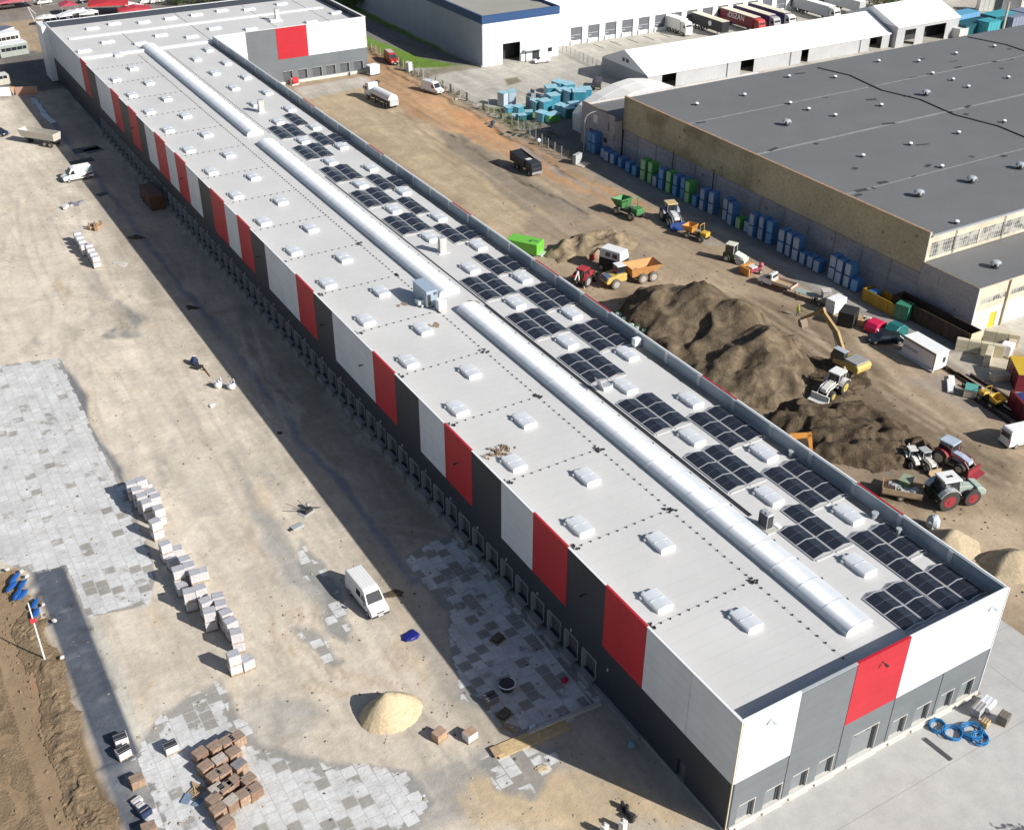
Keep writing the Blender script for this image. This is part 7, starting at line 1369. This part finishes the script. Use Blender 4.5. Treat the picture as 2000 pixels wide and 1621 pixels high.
t = thing('blue_bundle', 'dark blue bundle of tarpaulin with a white tip by the wheelbarrow', 'bundle', (P2(381, 712)[0], P2(381, 712)[1], 0)); MB().ball((0, 0, 0.5), 0.55, 0.65, 0.7, 9, 7, 0.12, flat=-0.5).build('tarpaulin', M('dark blue cloth', (0.015, 0.03, 0.10), 0.7, 0, 0.4, 4), t); MB().ball((0.1, 0.3, 1.1), 0.18, 0.18, 0.14, 8, 6).build('white_tip', white_m, t)
def lump(name, lab, u, v, pts, mat, cat, n_=10, s=0.5, h=0.3):
    mb = MB(); x, y = P2(u, v)
    for i in range(n_): mb.rbox(x+random.gauss(0, s), y+random.gauss(0, s), 0.01+random.uniform(0, h*0.3), random.uniform(0.3, 1.1)*pts, random.uniform(0.15, 0.5)*pts, random.uniform(0.05, h), random.uniform(0, 3), random.uniform(-0.2, 0.2))
    return tag(mb.build(name, mat), lab, cat)
lump('white_sack', 'small white sack lying below the two big bags', 413, 794, 0.8, white_m, 'sack', 3, 0.2, 0.35); lump('scaffold_parts', 'brown scaffold and timber pieces right of the silvery pallets', 192, 445, 1.2, M('brown timber', (0.38, 0.24, 0.15), 0.8, 0, 0.3), 'timber', 14, 0.7, 0.8)
lump('white_packs', 'white and black bundles lying by the shadow edge at the left', 128, 406, 1.3, wrap, 'bundle', 7, 0.8, 0.4); lump('dark_pack', 'dark wrapped pack right of the white and black bundles', 148, 400, 1.5, M('grey film', (0.25, 0.25, 0.30), 0.5), 'bundle', 5, 0.5, 0.7); lump('pale_board', 'pale cut board lying near the silvery pallets', 106, 428, 1.4, dirty_white, 'board', 2, 0.1, 0.08); lump('plastic_sheet', 'pale plastic sheet with black bits near the shadow edge', 240, 517, 1.5, M('pale sheet', (0.6, 0.56, 0.52), 0.6), 'sheet', 5, 0.6, 0.15)
for k, (u, v, dx, dy) in enumerate(((168, 293, 5, 2.8), (160, 316, 4.5, 2.0), (182, 294, 3.5, 2.4), (200, 380, 1.8, 1.2))):
    t = thing('dark_slab', ('dark blue-grey sheet, farthest of the three in the shadow', 'black sheet right behind the striped van', 'slate blue sheet lying between the two dark ones', 'small dark slab in the sunlit edge below the van')[k], 'sheet', (P2(u, v)[0], P2(u, v)[1], 0.01), 0.1*k); MB().box(-dx/2, dx/2, -dy/2, dy/2, 0.02, 0.12).build('sheet', (MT['slate'] if 'slate' in MT else M('slate', (0.10, 0.12, 0.16), 0.6)) if k == 2 else steel_d, t); MB().box(-dx/2+0.1, -dx/2+0.2, -dy/2, dy/2, -0.01, 0.02).build('batten', wood_d, t)
mb = MB(); q = [P2(*a) for a in ((66, 194), (75, 205), (84, 222), (95, 232), (106, 240))]
for (a_, b2) in zip(q, q[1:]): 
    for i in range(5): f = i/5; mb.rbox(a_[0]*(1-f)+b2[0]*f+random.gauss(0, 0.12), a_[1]*(1-f)+b2[1]*f, 0.01, random.uniform(0.8, 1.3), 1.6, random.uniform(0.03, 0.12), random.uniform(-0.3, 0.3))
tag(mb.build('foil_strip', M('white blue foil', (0.55, 0.62, 0.70), 0.4, 0, 0.2)), 'long strip of pale blue foil on the shaded ground at the far left', 'foil')
t = thing('hoarding_wall', 'low white and salmon coloured wall standing at the far left', 'wall', (P2(0, 188)[0], P2(0, 188)[1], 0), heading((0, 188), (75, 184))[2]); Lh = (G(75, 184)-G(0, 188)).length; MB().box(-6, Lh*0.3, -0.2, 0.2, 0, 1.9).build('white_section', white_m, t); MB().box(Lh*0.42, Lh, -0.2, 0.2, 0, 1.8).build('salmon_section', M('salmon panel', (0.46, 0.27, 0.20), 0.6, 0, 0.1), t); MB().prism([(Lh*0.3, 1.9), (Lh*0.42, 1.9), (Lh*0.36, 0)], (-0.25, 0.25)).build('wedge', M('peach wedge', (0.60, 0.40, 0.26), 0.6), t)
t = skipbox('rusty_truck_body', 'rusty brown crate-like trailer standing against the striped building in shadow', 0, 0, math.pi/2, 6.8, 2.4, 2.7, M('rust red crates', (0.14, 0.07, 0.045), 0.8, 0, 0.4, 2), M('rust lid', (0.16, 0.10, 0.08), 0.8), 'trailer', world=(G(306, 398).x-0.6, G(306, 398).y)); wheel(t, -2, 1.2, 0.4, 0.2); wheel(t, 2, 1.2, 0.4, 0.2)
# cabins at the far left
for (u, v, rz, dx, dy, dz, lab, mm, li) in ((26, 108, 0.15, 7, 3.4, 3.0, 'grey-green site cabin with a white roof at the far left', M('grey green cabin', (0.33, 0.36, 0.33), 0.6), white_m), (15, 88, 0.2, 6, 3, 3.2, 'smaller white cabin behind the grey-green one', dirty_white, white_m), (2, 80, 0.7, 8, 3, 2.8, 'dark-roofed white cabin cut by the left picture edge', dirty_white, M('slate roof', (0.14, 0.15, 0.22), 0.5)), (0, 165, 0.1, 4, 3, 2.2, 'pale cabin at the left edge above the low wall', M('pale stone cabin', (0.5, 0.47, 0.4), 0.7), dirty_white)):
    t = skipbox('site_cabin', lab, u, v, rz, dx, dy, dz, mm, li, 'cabin'); MB().box(-dx/2+0.4, dx/2-0.4, -dy/2-0.03, -dy/2, 1.5, 2.3).build('window', glass, t)
# market stalls and cars behind the far wing
for (u, v, rz, dx, dy, dz, c_, lab) in ((30, 12, 0.1, 13, 6, 3.0, (0.42, 0.10, 0.13), 'large dusty-red market tent at the top left corner'), (4, 4, 0.1, 9, 5, 2.6, (0.40, 0.14, 0.15), 'smaller dusty-red tent at the top left corner'), (215, 22, -0.25, 11, 8, 3.8, (0.50, 0.03, 0.04), 'large red awning tent behind the far wing'), (265, 26, -0.1, 9, 5, 2.4, (0.50, 0.05, 0.07), 'low red canopy right of the large red awning'), (136, 22, 0.0, 4.5, 4, 3.2, (0.46, 0.06, 0.10), 'small red canopy behind the white roofs')):
    x, y = P2(u, v+6); t = thing('market_tent', lab, 'tent', (x, y, 0), rz); m_ = M('awning %d' % int(u), c_, 0.6, 0, 0.15, 0.5)
    MB().prism([(-dx/2, dz*0.8), (-dx/2, dz*0.86), (0, dz+0.3), (dx/2, dz*0.86), (dx/2, dz*0.8)], (-dy/2, dy/2)).build('canopy', m_, t)
    for a_ in (-1, 1):
        for b2 in (-1, 1): MB().tube((a_*(dx/2-0.1), b2*(dy/2-0.1), 0), (a_*(dx/2-0.1), b2*(dy/2-0.1), dz*0.82), 0.06, 6).build('leg', galv, t)
for k, (u, v) in enumerate(((143, 32), (152, 30), (164, 28), (172, 34), (180, 31), (88, 42), (98, 41), (128, 38), (254, 16), (268, 19))):
    x, y = P2(u, v+8); t = thing('market_table', '%s white stall roof from the left behind the far wing' % ORD[k], 'stall', (x, y, 0), random.uniform(-0.5, 0.2), 'white stalls behind the far wing'); MB().prism([(-2, 2.1), (0, 2.6), (2, 2.1), (2, 2.05), (-2, 2.05)], (-1.4, 1.4)).build('canopy', white_m, t)
    for a_ in (-1.9, 1.9):
        for b2 in (-1.3, 1.3): MB().tube((a_, b2, 0), (a_, b2, 2.1), 0.05, 5).build('leg', galv, t)
nv = M('navy car', (0.02, 0.035, 0.13), 0.3, 0, 0.1)
for (u, v, pm, lab) in ((104, 40, nv, 'left dark blue car parked behind the far wing'), (119, 38, nv, 'right dark blue car parked behind the far wing'), (12, 13, dirty_white, 'white car beside the top left market tents'), (86, 5, dirty_white, 'pale car at the top edge on the street'), (168, 2, M('black car', (0.02, 0.02, 0.03), 0.3), 'black car at the top edge on the street'), (286, 4, dirty_white, 'left white car parked by the bushes at the top'), (306, 3, dirty_white, 'right white car parked by the bushes at the top')): car('parked_car', lab, (u-3, v+4), (u+4, v+3), pm)
mb = MB()
for a_, b2 in (((40, 0), (70, 28)), ((64, 0), (78, 10)), ((52, 10), (68, 42)), ((0, 16), (50, 12)), ((88, 10), (200, 0))):
    g = G(*a_); g2 = G(*b2); d = (g2-g); n_ = Vector((-d.y, d.x, 0)).normalized()*0.12; mb.add([(g.x-n_.x, g.y-n_.y, 0.012), (g2.x-n_.x, g2.y-n_.y, 0.012), (g2.x+n_.x, g2.y+n_.y, 0.012), (g.x+n_.x, g.y+n_.y, 0.012)], [(0, 1, 2, 3)])
tag(mb.build('road_marking', white_m), kind='structure')
# ---- front yard odds and ends
t = thing('mast', 'slim white mast standing in the soil at the lower left, a red tag halfway', 'mast', (P2(88, 1290)[0], P2(88, 1290)[1], 0)); MB().tube((0, 0, 0), (0, 0, 7.3), 0.09, 8, 0.06).build('pole', white_m, t); MB().box(-0.25, 0.25, -0.1, 0.1, 4.9, 5.4).build('red_tag', M('red tag', (0.6, 0.04, 0.05), 0.5), t)
for k, (u, v) in enumerate(((30, 1137), (26, 1152), (46, 1148), (36, 1168), (47, 1168), (70, 1186), (72, 1205))):
    t = tag(MB().ball((0, 0, 0.12), 0.9, 0.32, 0.16, 9, 5, 0.15, flat=-0.1).build('blue_pipe_piece', M('cobalt plastic', (0.02, 0.12, 0.42), 0.45, 0, 0.3), None, (P2(u, v)[0], P2(u, v)[1], 0.4), random.uniform(0.6, 1.2)), '%s blue plastic bundle from the top in the soil by the mast' % ORD[k], 'bundle', 'blue plastic bundles by the mast')
for k, (u, v) in enumerate(((15, 1118), (44, 1122), (54, 1131), (86, 1187), (108, 1218), (123, 1290))):
    tag(MB().ball((0, 0, 0.1), 0.28, 0.2, 0.14, 7, 5, 0.2).build('white_stone', M('white stone', (0.65, 0.62, 0.58), 0.8), None, (P2(u, v)[0], P2(u, v)[1], 0.35), random.uniform(0, 3)), '%s white stone from the top along the soil bank' % ORD[k], 'stone', 'white stones on the soil')
tag(MB().ball((0, 0, 0.1), 0.9, 0.7, 0.14, 9, 5, 0.25, flat=-0.08).build('blue_tarpaulin', M('royal blue tarpaulin', (0.015, 0.02, 0.20), 0.5, 0, 0.3, 4), None, (P2(802, 1243)[0], P2(802, 1243)[1], 0.01), 0.3), 'folded royal blue tarpaulin on the sand near the white van', 'tarpaulin')
t = thing('compactor', 'black vibrating machine with levers lying on the sand', 'machine', (P2(600, 1000)[0], P2(600, 1000)[1], 0), 0.4); MB().box(-0.6, 0.6, -0.4, 0.4, 0.1, 0.5).build('engine', black, t, bevel=0.06); MB().path([(-0.3, 0, 0.5), (-1.4, 0.9, 0.9)], 0.05, 5).path([(0.3, 0, 0.5), (1.3, -0.9, 0.3)], 0.05, 5).path([(0, 0.3, 0.5), (-0.1, 1.3, 1.2)], 0.04, 5).build('lever', steel_d, t); MB().box(-0.9, 0.7, -0.5, 0.5, 0.0, 0.09).build('base_plate', galv, t); MB().ball((0.5, 0.3, 0.6), 0.3, 0.3, 0.3, 8, 6).build('tank', M('grey tank', (0.35, 0.34, 0.32), 0.5), t)
t = thing('manhole_slab', 'small grey slab on the sand below the black machine', 'slab', (P2(582, 1028)[0], P2(582, 1028)[1], 0), 0.2); MB().box(-0.8, 0.6, -0.35, 0.35, 0.0, 0.15).build('slab', M('blue grey slab', (0.36, 0.40, 0.42), 0.6), t, bevel=0.02); MB().box(-1.2, -0.8, -0.2, 0.2, 0, 0.1).build('foot', steel_d, t)
A, B_, h = heading((962, 1474), (1108, 1412)); t = thing('timber_strip', 'long bright strip of raw timber boards lying at the shadow corner', 'timber', ((A.x+B_.x)/2, (A.y+B_.y)/2, 0.01), h); Lb = (B_-A).length
for k in range(3): MB().box(-Lb/2+random.uniform(0, 0.4), Lb/2-random.uniform(0, 0.4), -0.75+0.5*k, -0.28+0.5*k, 0.02, 0.14).build('board', M('bright timber', (0.56, 0.42, 0.23), 0.85, 0, 0.25, 2), t)
MB().box(-Lb/2, -Lb/2+0.8, -0.5, 0.6, 0.141, 0.3).build('offcuts', wood, t)
for (a_, b2, w_, hh_, lab) in (((1031, 1434), (1172, 1376), 0.35, 0.35, 'straight concrete kerb crossing the shaded pavers to the building'), ((1022, 1210), (1160, 1382), 0.12, 0.22, 'thin kerb running along the shaded side of the building'), ((955, 1180), (1180, 1390), 0.0, 0, '')):
    if not lab: continue
    A, B_, h = heading(a_, b2); o = MB().box(0, (B_-A).length, -w_/2, w_/2, -0.02, hh_).build('kerb', concrete, None, (A.x, A.y, 0), h, bevel=0.02); tag(o, lab, 'kerb')
for (u, v, lab, k) in ((990, 1345, 'dark basket with curved white rim in the shadow', 0), (985, 1398, 'dark slatted crate in the shadow near its edge', 1), (972, 1250, 'weathered pallet with dark load lying on shaded pavers', 1), (992, 1420, 'splintered timber piece at the shadow edge', 2)):
    t = thing(('basket', 'crate', 'timber_piece')[k], lab, ('basket', 'crate', 'timber')[k], (P2(u, v)[0], P2(u, v)[1], 0.01), 0.3)
    if k == 0:
        MB().tube((0, 0, 0), (0, 0, 0.7), 0.6, 14, 0.75).build('tub', steel_d, t); mb = MB(); mb.path([(0.8*math.cos(q), 0.8*math.sin(q), 0.75) for q in [math.pi*(0.9+0.12*i) for i in range(11)]], 0.05, 5); mb.build('rim', white_m, t)
    elif k == 1:
        pallet_mb(1.3, 1.1).build('pallet', wood_d, t); MB().box(-0.5, 0.5, -0.4, 0.4, 0.135, 0.5).build('load', steel_d, t)
        mb = MB()
        for i in range(6): mb.box(-0.55+0.2*i, -0.47+0.2*i, -0.45, 0.45, 0.5, 0.54)
        mb.build('slat', wood_d, t)
    else:
        for i in range(4): MB().rbox(random.uniform(-0.4, 0.4), random.uniform(-0.4, 0.4), 0.01+0.05*i, 1.3, 0.15, 0.05, random.uniform(0, 3)).build('board', wood, t)
for (u, v, lab, c_) in ((1103, 1330, 'crumpled red sheet near the kerb in the shadow', (0.55, 0.02, 0.05)), (1039, 1422, 'white plastic bag at the shadow edge', (0.6, 0.65, 0.7)), (1234, 1455, 'small pale blue bag on the shaded sand near the wall', (0.35, 0.42, 0.5))):
    tag(MB().ball((0, 0, 0.12), 0.5, 0.3, 0.2, 8, 5, 0.3, flat=-0.1).build('plastic_bag', M('bag'+str(u), c_, 0.5), None, (P2(u, v)[0], P2(u, v)[1], 0.02), 0.8), lab, 'bag')
for k, (u, v) in enumerate(((1216, 1620), (1180, 1628))):
    t = thing('concrete_post', ('right', 'left')[k]+' short white post standing at the bottom edge by the wall', 'post', (P2(u, v)[0], P2(u, v)[1], 0), 0.3); MB().box(-0.3, 0.3, -0.25, 0.25, 0, 1.1).build('post', dirty_white, t, bevel=0.04); MB().ball((0, 0, 1.2), 0.14, 0.14, 0.12, 8, 5).build('knob', galv, t)
lump('machine_parts', 'dark machine parts behind the white posts at the bottom edge', 1228, 1592, 0.9, steel_d, 'parts', 6, 0.35, 0.8)
# blue hose coils and goods on the apron
hose = M('blue hose', (0.03, 0.20, 0.46), 0.35, 0, 0.3, 8)
for k, (u, v, r, lab) in enumerate(((1830, 1420, 0.85, 'left single coil of blue pipe on the apron'), (1860, 1434, 1.1, 'middle coil of blue pipe on the apron'), (1898, 1430, 1.15, 'upper right coil of blue pipe on the apron'), (1912, 1444, 0.95, 'rightmost coil of blue pipe on the apron'))):
    mb = MB(); g = G(u, v)
    for lp in range(7):
        rr = r*random.uniform(0.62, 1.0); ox, oy, zz = random.uniform(-0.08, 0.08), random.uniform(-0.08, 0.08), 0.05+0.05*lp; pts = [(ox+rr*math.cos(q*math.pi/12), oy+rr*0.92*math.sin(q*math.pi/12), zz+0.04*math.sin(q)) for q in range(25)]; mb.path(pts, 0.045, 5)
    tag(mb.build('pipe_coil', hose, None, (g.x, g.y, 0.02)), lab, 'pipe coil', 'coils of blue pipe')
A, B_, h = heading((1803, 1444), (1856, 1486))
for k in range(3): o = MB().tube((0, 0.14*k, 0.08), ((B_-A).length, 0.14*k, 0.08), 0.05, 6).build('grey_pipe', M('grey pipe', (0.12, 0.12, 0.13), 0.4), None, (A.x, A.y, 0.02), h); tag(o, 'thin grey pipe on the apron, %s of three' % ('nearest the wall', 'middle', 'farthest from the wall')[2-k], 'pipe', 'thin grey pipes on the apron')
for (u, v, dx, dy, dz, c_, lab) in ((1922, 1416, 0.8, 0.7, 0.6, (0.55, 0.40, 0.20), 'tan carton beside the blue pipe coils'), (1908, 1392, 1.4, 0.9, 0.9, (0.42, 0.42, 0.44), 'grey crate with dark slats on the apron'), (1925, 1380, 1.6, 1.2, 0.7, (0.62, 0.65, 0.70), 'white film-covered crate nearest the wall on the apron'), (1958, 1410, 1.0, 0.9, 1.0, (0.16, 0.15, 0.14), 'dark wire crate at the right of the apron goods')):
    t = thing('crate', lab, 'crate', (P2(u, v)[0], P2(u, v)[1], 0.021), 0.25); MB().box(-dx/2, dx/2, -dy/2, dy/2, 0.1, dz).build('box', M('crate%d' % u, c_, 0.6, 0, 0.2, 3), t, bevel=0.03); pallet_mb(dx, dy).build('pallet', wood, t, (0, 0, -0.035)); mb = MB()
    for i in range(3): mb.box(-dx/2-0.02, dx/2+0.02, -dy/2+dy*(i+0.5)/3-0.03, -dy/2+dy*(i+0.5)/3+0.03, dz, dz+0.03)
    mb.build('slat', wood_d if u != 1925 else white_m, t)
# things by the wing docks and the fence
t = thing('red_rollers', 'red cable drum machine by the first wing dock', 'machine', (P2(575, 166)[0], P2(575, 166)[1], 0), 0.3); MB().tube((-0.8, 0, 0.9), (0.8, 0, 0.9), 0.8, 14).build('drum', red_p, t); MB().box(-1.0, 1.0, -0.5, 0.5, 0, 0.3).build('base', dirty_white, t); MB().box(-0.9, -0.8, -0.3, 0.3, 0.2, 1.8).build('frame', dirty_white, t)
t = thing('genset', 'white site generator box at the end of the wing docks', 'generator', (P2(729, 146)[0], P2(729, 146)[1], 0), 0.2); MB().box(-1.4, 1.4, -0.9, 0.9, 0.2, 2.4).build('casing', white_m, t, bevel=0.05); MB().box(-1.42, -1.40, -0.8, 0.8, 0.5, 2.1).build('grille', M('green-grey grille', (0.15, 0.2, 0.18), 0.6), t); MB().box(-1.5, 1.5, -1, 1, 0, 0.2).build('skid', steel_d, t)
t = thing('toilet_cabin', 'small white portable toilet by the wire fence', 'portable toilet', (P2(799, 140)[0], P2(799, 140)[1], 0), 0.3); MB().box(-0.6, 0.6, -0.6, 0.6, 0.1, 2.2).build('cabin', white_m, t, bevel=0.05); MB().prism([(-0.65, 2.2), (0, 2.45), (0.65, 2.2)], (-0.62, 0.62)).build('roof', dirty_white, t); MB().box(-0.62, -0.6, -0.4, 0.4, 0.2, 2.0).build('door', M('pale blue door', (0.5, 0.56, 0.62), 0.5), t)
for (u, v, lab) in ((637, 150, 'first'), (652, 148, 'second'), (688, 147, 'third')): tag(lump('white_bucket', lab+' small heap of building material from the left before the wing docks', u, v, 0.7, dirty_white, 'material', 4, 0.4, 0.9), group='material heaps before the wing docks')
lump('dark_mats', 'dark rubber mats on the ground behind the tank lorry', 738, 160, 1.6, steel_d, 'mats', 5, 0.8, 0.1); lump('grey_scrap', 'grey metal scrap on orange earth beside the fence', 962, 243, 1.3, M('slate', (0.10, 0.12, 0.16), 0.6), 'scrap', 7, 0.8, 0.3); lump('dark_puddle_sheet', 'dark green tarpaulin lying beside the fence bend', 1003, 263, 1.8, M('dark green tarpaulin', (0.02, 0.05, 0.05), 0.4), 'tarpaulin', 6, 1.0, 0.2); lump('grey_block', 'small grey block beside the white van on the dirt road', 894, 195, 0.9, dirty_white, 'block', 3, 0.3, 0.5)
t = thing('beige_crate', 'pale crate on pallet on the verge near the blue stacks', 'crate', (P2(1127, 320)[0], P2(1127, 320)[1], 0), 0.4); MB().box(-1.1, 1.1, -0.4, 0.4, 0.1, 2.0).build('board', M('pale grey board', (0.42, 0.45, 0.44), 0.7), t); MB().box(-1.3, 1.5, -2.2, -0.6, 0, 0.15).build('pallet', M('pinkish pallet', (0.5, 0.42, 0.36), 0.8), t)
t = thing('white_globe_lamp', 'small white globe on a stub by the bend of the fence', 'lamp', (P2(1052, 284)[0], P2(1052, 284)[1], 0)); MB().ball((0, 0, 1.0), 0.45, 0.45, 0.45, 12, 8).build('globe', white_m, t, smooth=True); MB().tube((0, 0, 0), (0, 0, 0.7), 0.12).build('stub', steel_d, t)
# ---- the worker in a yellow jacket
def person(label, loc, rz):
    J_ = [(0, 0, 0.98), (0, 0, 1.2), (0, 0.0, 1.42), (0.01, 0, 1.52), (0.02, 0, 1.66), (0.02, 0, 1.76)]
    Rr_ = [0.15, 0.14, 0.15, 0.06, 0.095, 0.07]; E_ = [(0, 1), (1, 2), (2, 3), (3, 4), (4, 5)]
    def add(chain, rad, start):
        p_ = start
        for c, r_ in zip(chain, rad): J_.append(c); Rr_.append(r_); E_.append((p_, len(J_)-1)); p_ = len(J_)-1
        return p_
    for s, f in ((1, 0.22), (-1, -0.2)):
        add([(0, s*0.1, 0.9), (f*0.6, s*0.11, 0.5), (f, s*0.11, 0.1), (f+0.16, s*0.12, 0.04)], [0.1, 0.062, 0.045, 0.04], 0)
        w_ = add([(0, s*0.2, 1.40), (-f*0.5, s*0.26, 1.14), (-f*0.9, s*0.26, 0.90), (-f*1.1, s*0.26, 0.84)], [0.06, 0.045, 0.032, 0.03], 2)
        b0_ = Vector(J_[w_])
        for q, dl in ((-0.03, 0.075), (-0.01, 0.085), (0.01, 0.08), (0.03, 0.065)): add([tuple(b0_+Vector((q, 0, -0.045))), tuple(b0_+Vector((q+0.01, -s*0.015, -dl-0.02)))], [0.009, 0.008], w_)
        add([tuple(b0_+Vector((0.045, -s*0.02, -0.02))), tuple(b0_+Vector((0.055, -s*0.03, -0.06)))], [0.01, 0.009], w_)
    me = bpy.data.meshes.new('body'); me.from_pydata(J_, E_, []); o = bpy.data.objects.new('body_tmp', me); C.objects.link(o)
    m1 = o.modifiers.new('skin', 'SKIN'); me.skin_vertices[0].data[0].use_root = True
    for i, r_ in enumerate(Rr_): me.skin_vertices[0].data[i].radius = (r_, r_)
    m2 = o.modifiers.new('sub', 'SUBSURF'); m2.levels = 1; dg = bpy.context.evaluated_depsgraph_get(); nm = bpy.data.meshes.new_from_object(o.evaluated_get(dg)); bpy.data.objects.remove(o)
    nm.materials.clear(); nm.materials.append(M('dark work trousers', (0.03, 0.035, 0.04), 0.8)); nm.materials.append(M('skin', (0.5, 0.3, 0.22), 0.6))
    for p in nm.polygons: c = p.center; p.material_index = 1 if (c.z > 1.5 or (abs(c.y) > 0.2 and c.z < 0.93)) else 0; p.use_smooth = True
    t = thing('person', label, 'person', loc, rz); b = bpy.data.objects.new('body', nm); C.objects.link(b); b.parent = t
    hv = M('hi-vis yellow', (0.50, 0.62, 0.03), 0.5, 0, 0.05); mb = MB(); mb.tube((0, 0, 0.92), (0, 0, 1.2), 0.19, 12, 0.19); mb.tube((0, 0, 1.2), (0, 0, 1.46), 0.19, 12, 0.15)
    for s, f in ((1, 0.22), (-1, -0.2)): mb.tube((0, s*0.17, 1.42), (-f*0.5, s*0.26, 1.14), 0.085, 8, 0.065); mb.tube((-f*0.5, s*0.26, 1.14), (-f*0.85, s*0.26, 0.93), 0.065, 8, 0.05)
    mb.build('jacket', hv, t); MB().ball((0.02, 0, 1.72), 0.125, 0.115, 0.12, 12, 6, flat=-0.02).build('helmet', hv, t, smooth=True); fb = MB(); fb.ball((0.10, 0, 1.64), 0.02, 0.015, 0.025, 6, 4); fb.build('nose', MT['skin'], t)
    return t
g = P2(1557, 617); person('walker in a bright yellow hi-vis jacket and dark trousers crossing the dirt road', (g[0], g[1], 0.0), heading((1550, 610), (1565, 622))[2]+1.2)

# loose stones, clods and scraps scattered over the yards
def scatter(name, label, mat, n_, region, smin, smax, seed, flat_=0.5):
    rr = random.Random(seed); V = []; Fc = []
    for i in range(n_):
        x, y = region(rr); s_ = smin*(smax/smin)**(rr.random()**2.2); o = len(V); a = rr.uniform(0, 6.28)
        for (dx, dy, dz) in ((1, 0, 0), (0, 1, 0), (-1, 0, 0), (0, -1, 0), (0.2, 0.1, flat_)):
            q = rr.uniform(0.6, 1.2)*s_; V.append((x+q*(dx*math.cos(a)-dy*math.sin(a)), y+q*(dx*math.sin(a)+dy*math.cos(a)), 0.0+dz*s_*rr.uniform(0.6, 1.3)))
        Fc += [(o, o+1, o+4), (o+1, o+2, o+4), (o+2, o+3, o+4), (o+3, o, o+4)]
    m_ = MB(); m_.v = V; m_.f = Fc; return tag(m_.build(name, mat), label, 'stones', kind='stuff')
scatter('gravel', 'small stones and clods strewn over the sandy left yard', M('sand clods', (0.36, 0.31, 0.25), 0.95, 0, 0.4), 2600, lambda r: (r.uniform(-41, 0), 200*r.random()**1.6), 0.04, 0.28, 3)
scatter('gravel', 'dark stones and scraps strewn over the left yard', M('dark clods', (0.14, 0.12, 0.10), 0.95, 0, 0.4), 700, lambda r: (r.gauss(-18, 12), 180*r.random()**1.5), 0.04, 0.22, 4)
def reg(r):
    t_ = r.random(); return (r.uniform(-42.6, -46.5), r.uniform(8, 64)) if t_ < 0.6 else (r.uniform(-75, -46), r.uniform(8, 64))
scatter('clods', 'earth clods on the soil bank at the lower left', M('brown clods', (0.22, 0.155, 0.095), 0.95, 0, 0.4), 1500, reg, 0.05, 0.3, 5, 0.8)
scatter('clods', 'earth clods spilled around the heaps behind the long building', M('dark earth clods', (0.11, 0.085, 0.06), 0.95, 0, 0.4), 1700, lambda r: (r.gauss(50, 9), 10+r.gauss(45, 28)) , 0.05, 0.26, 6, 0.8)
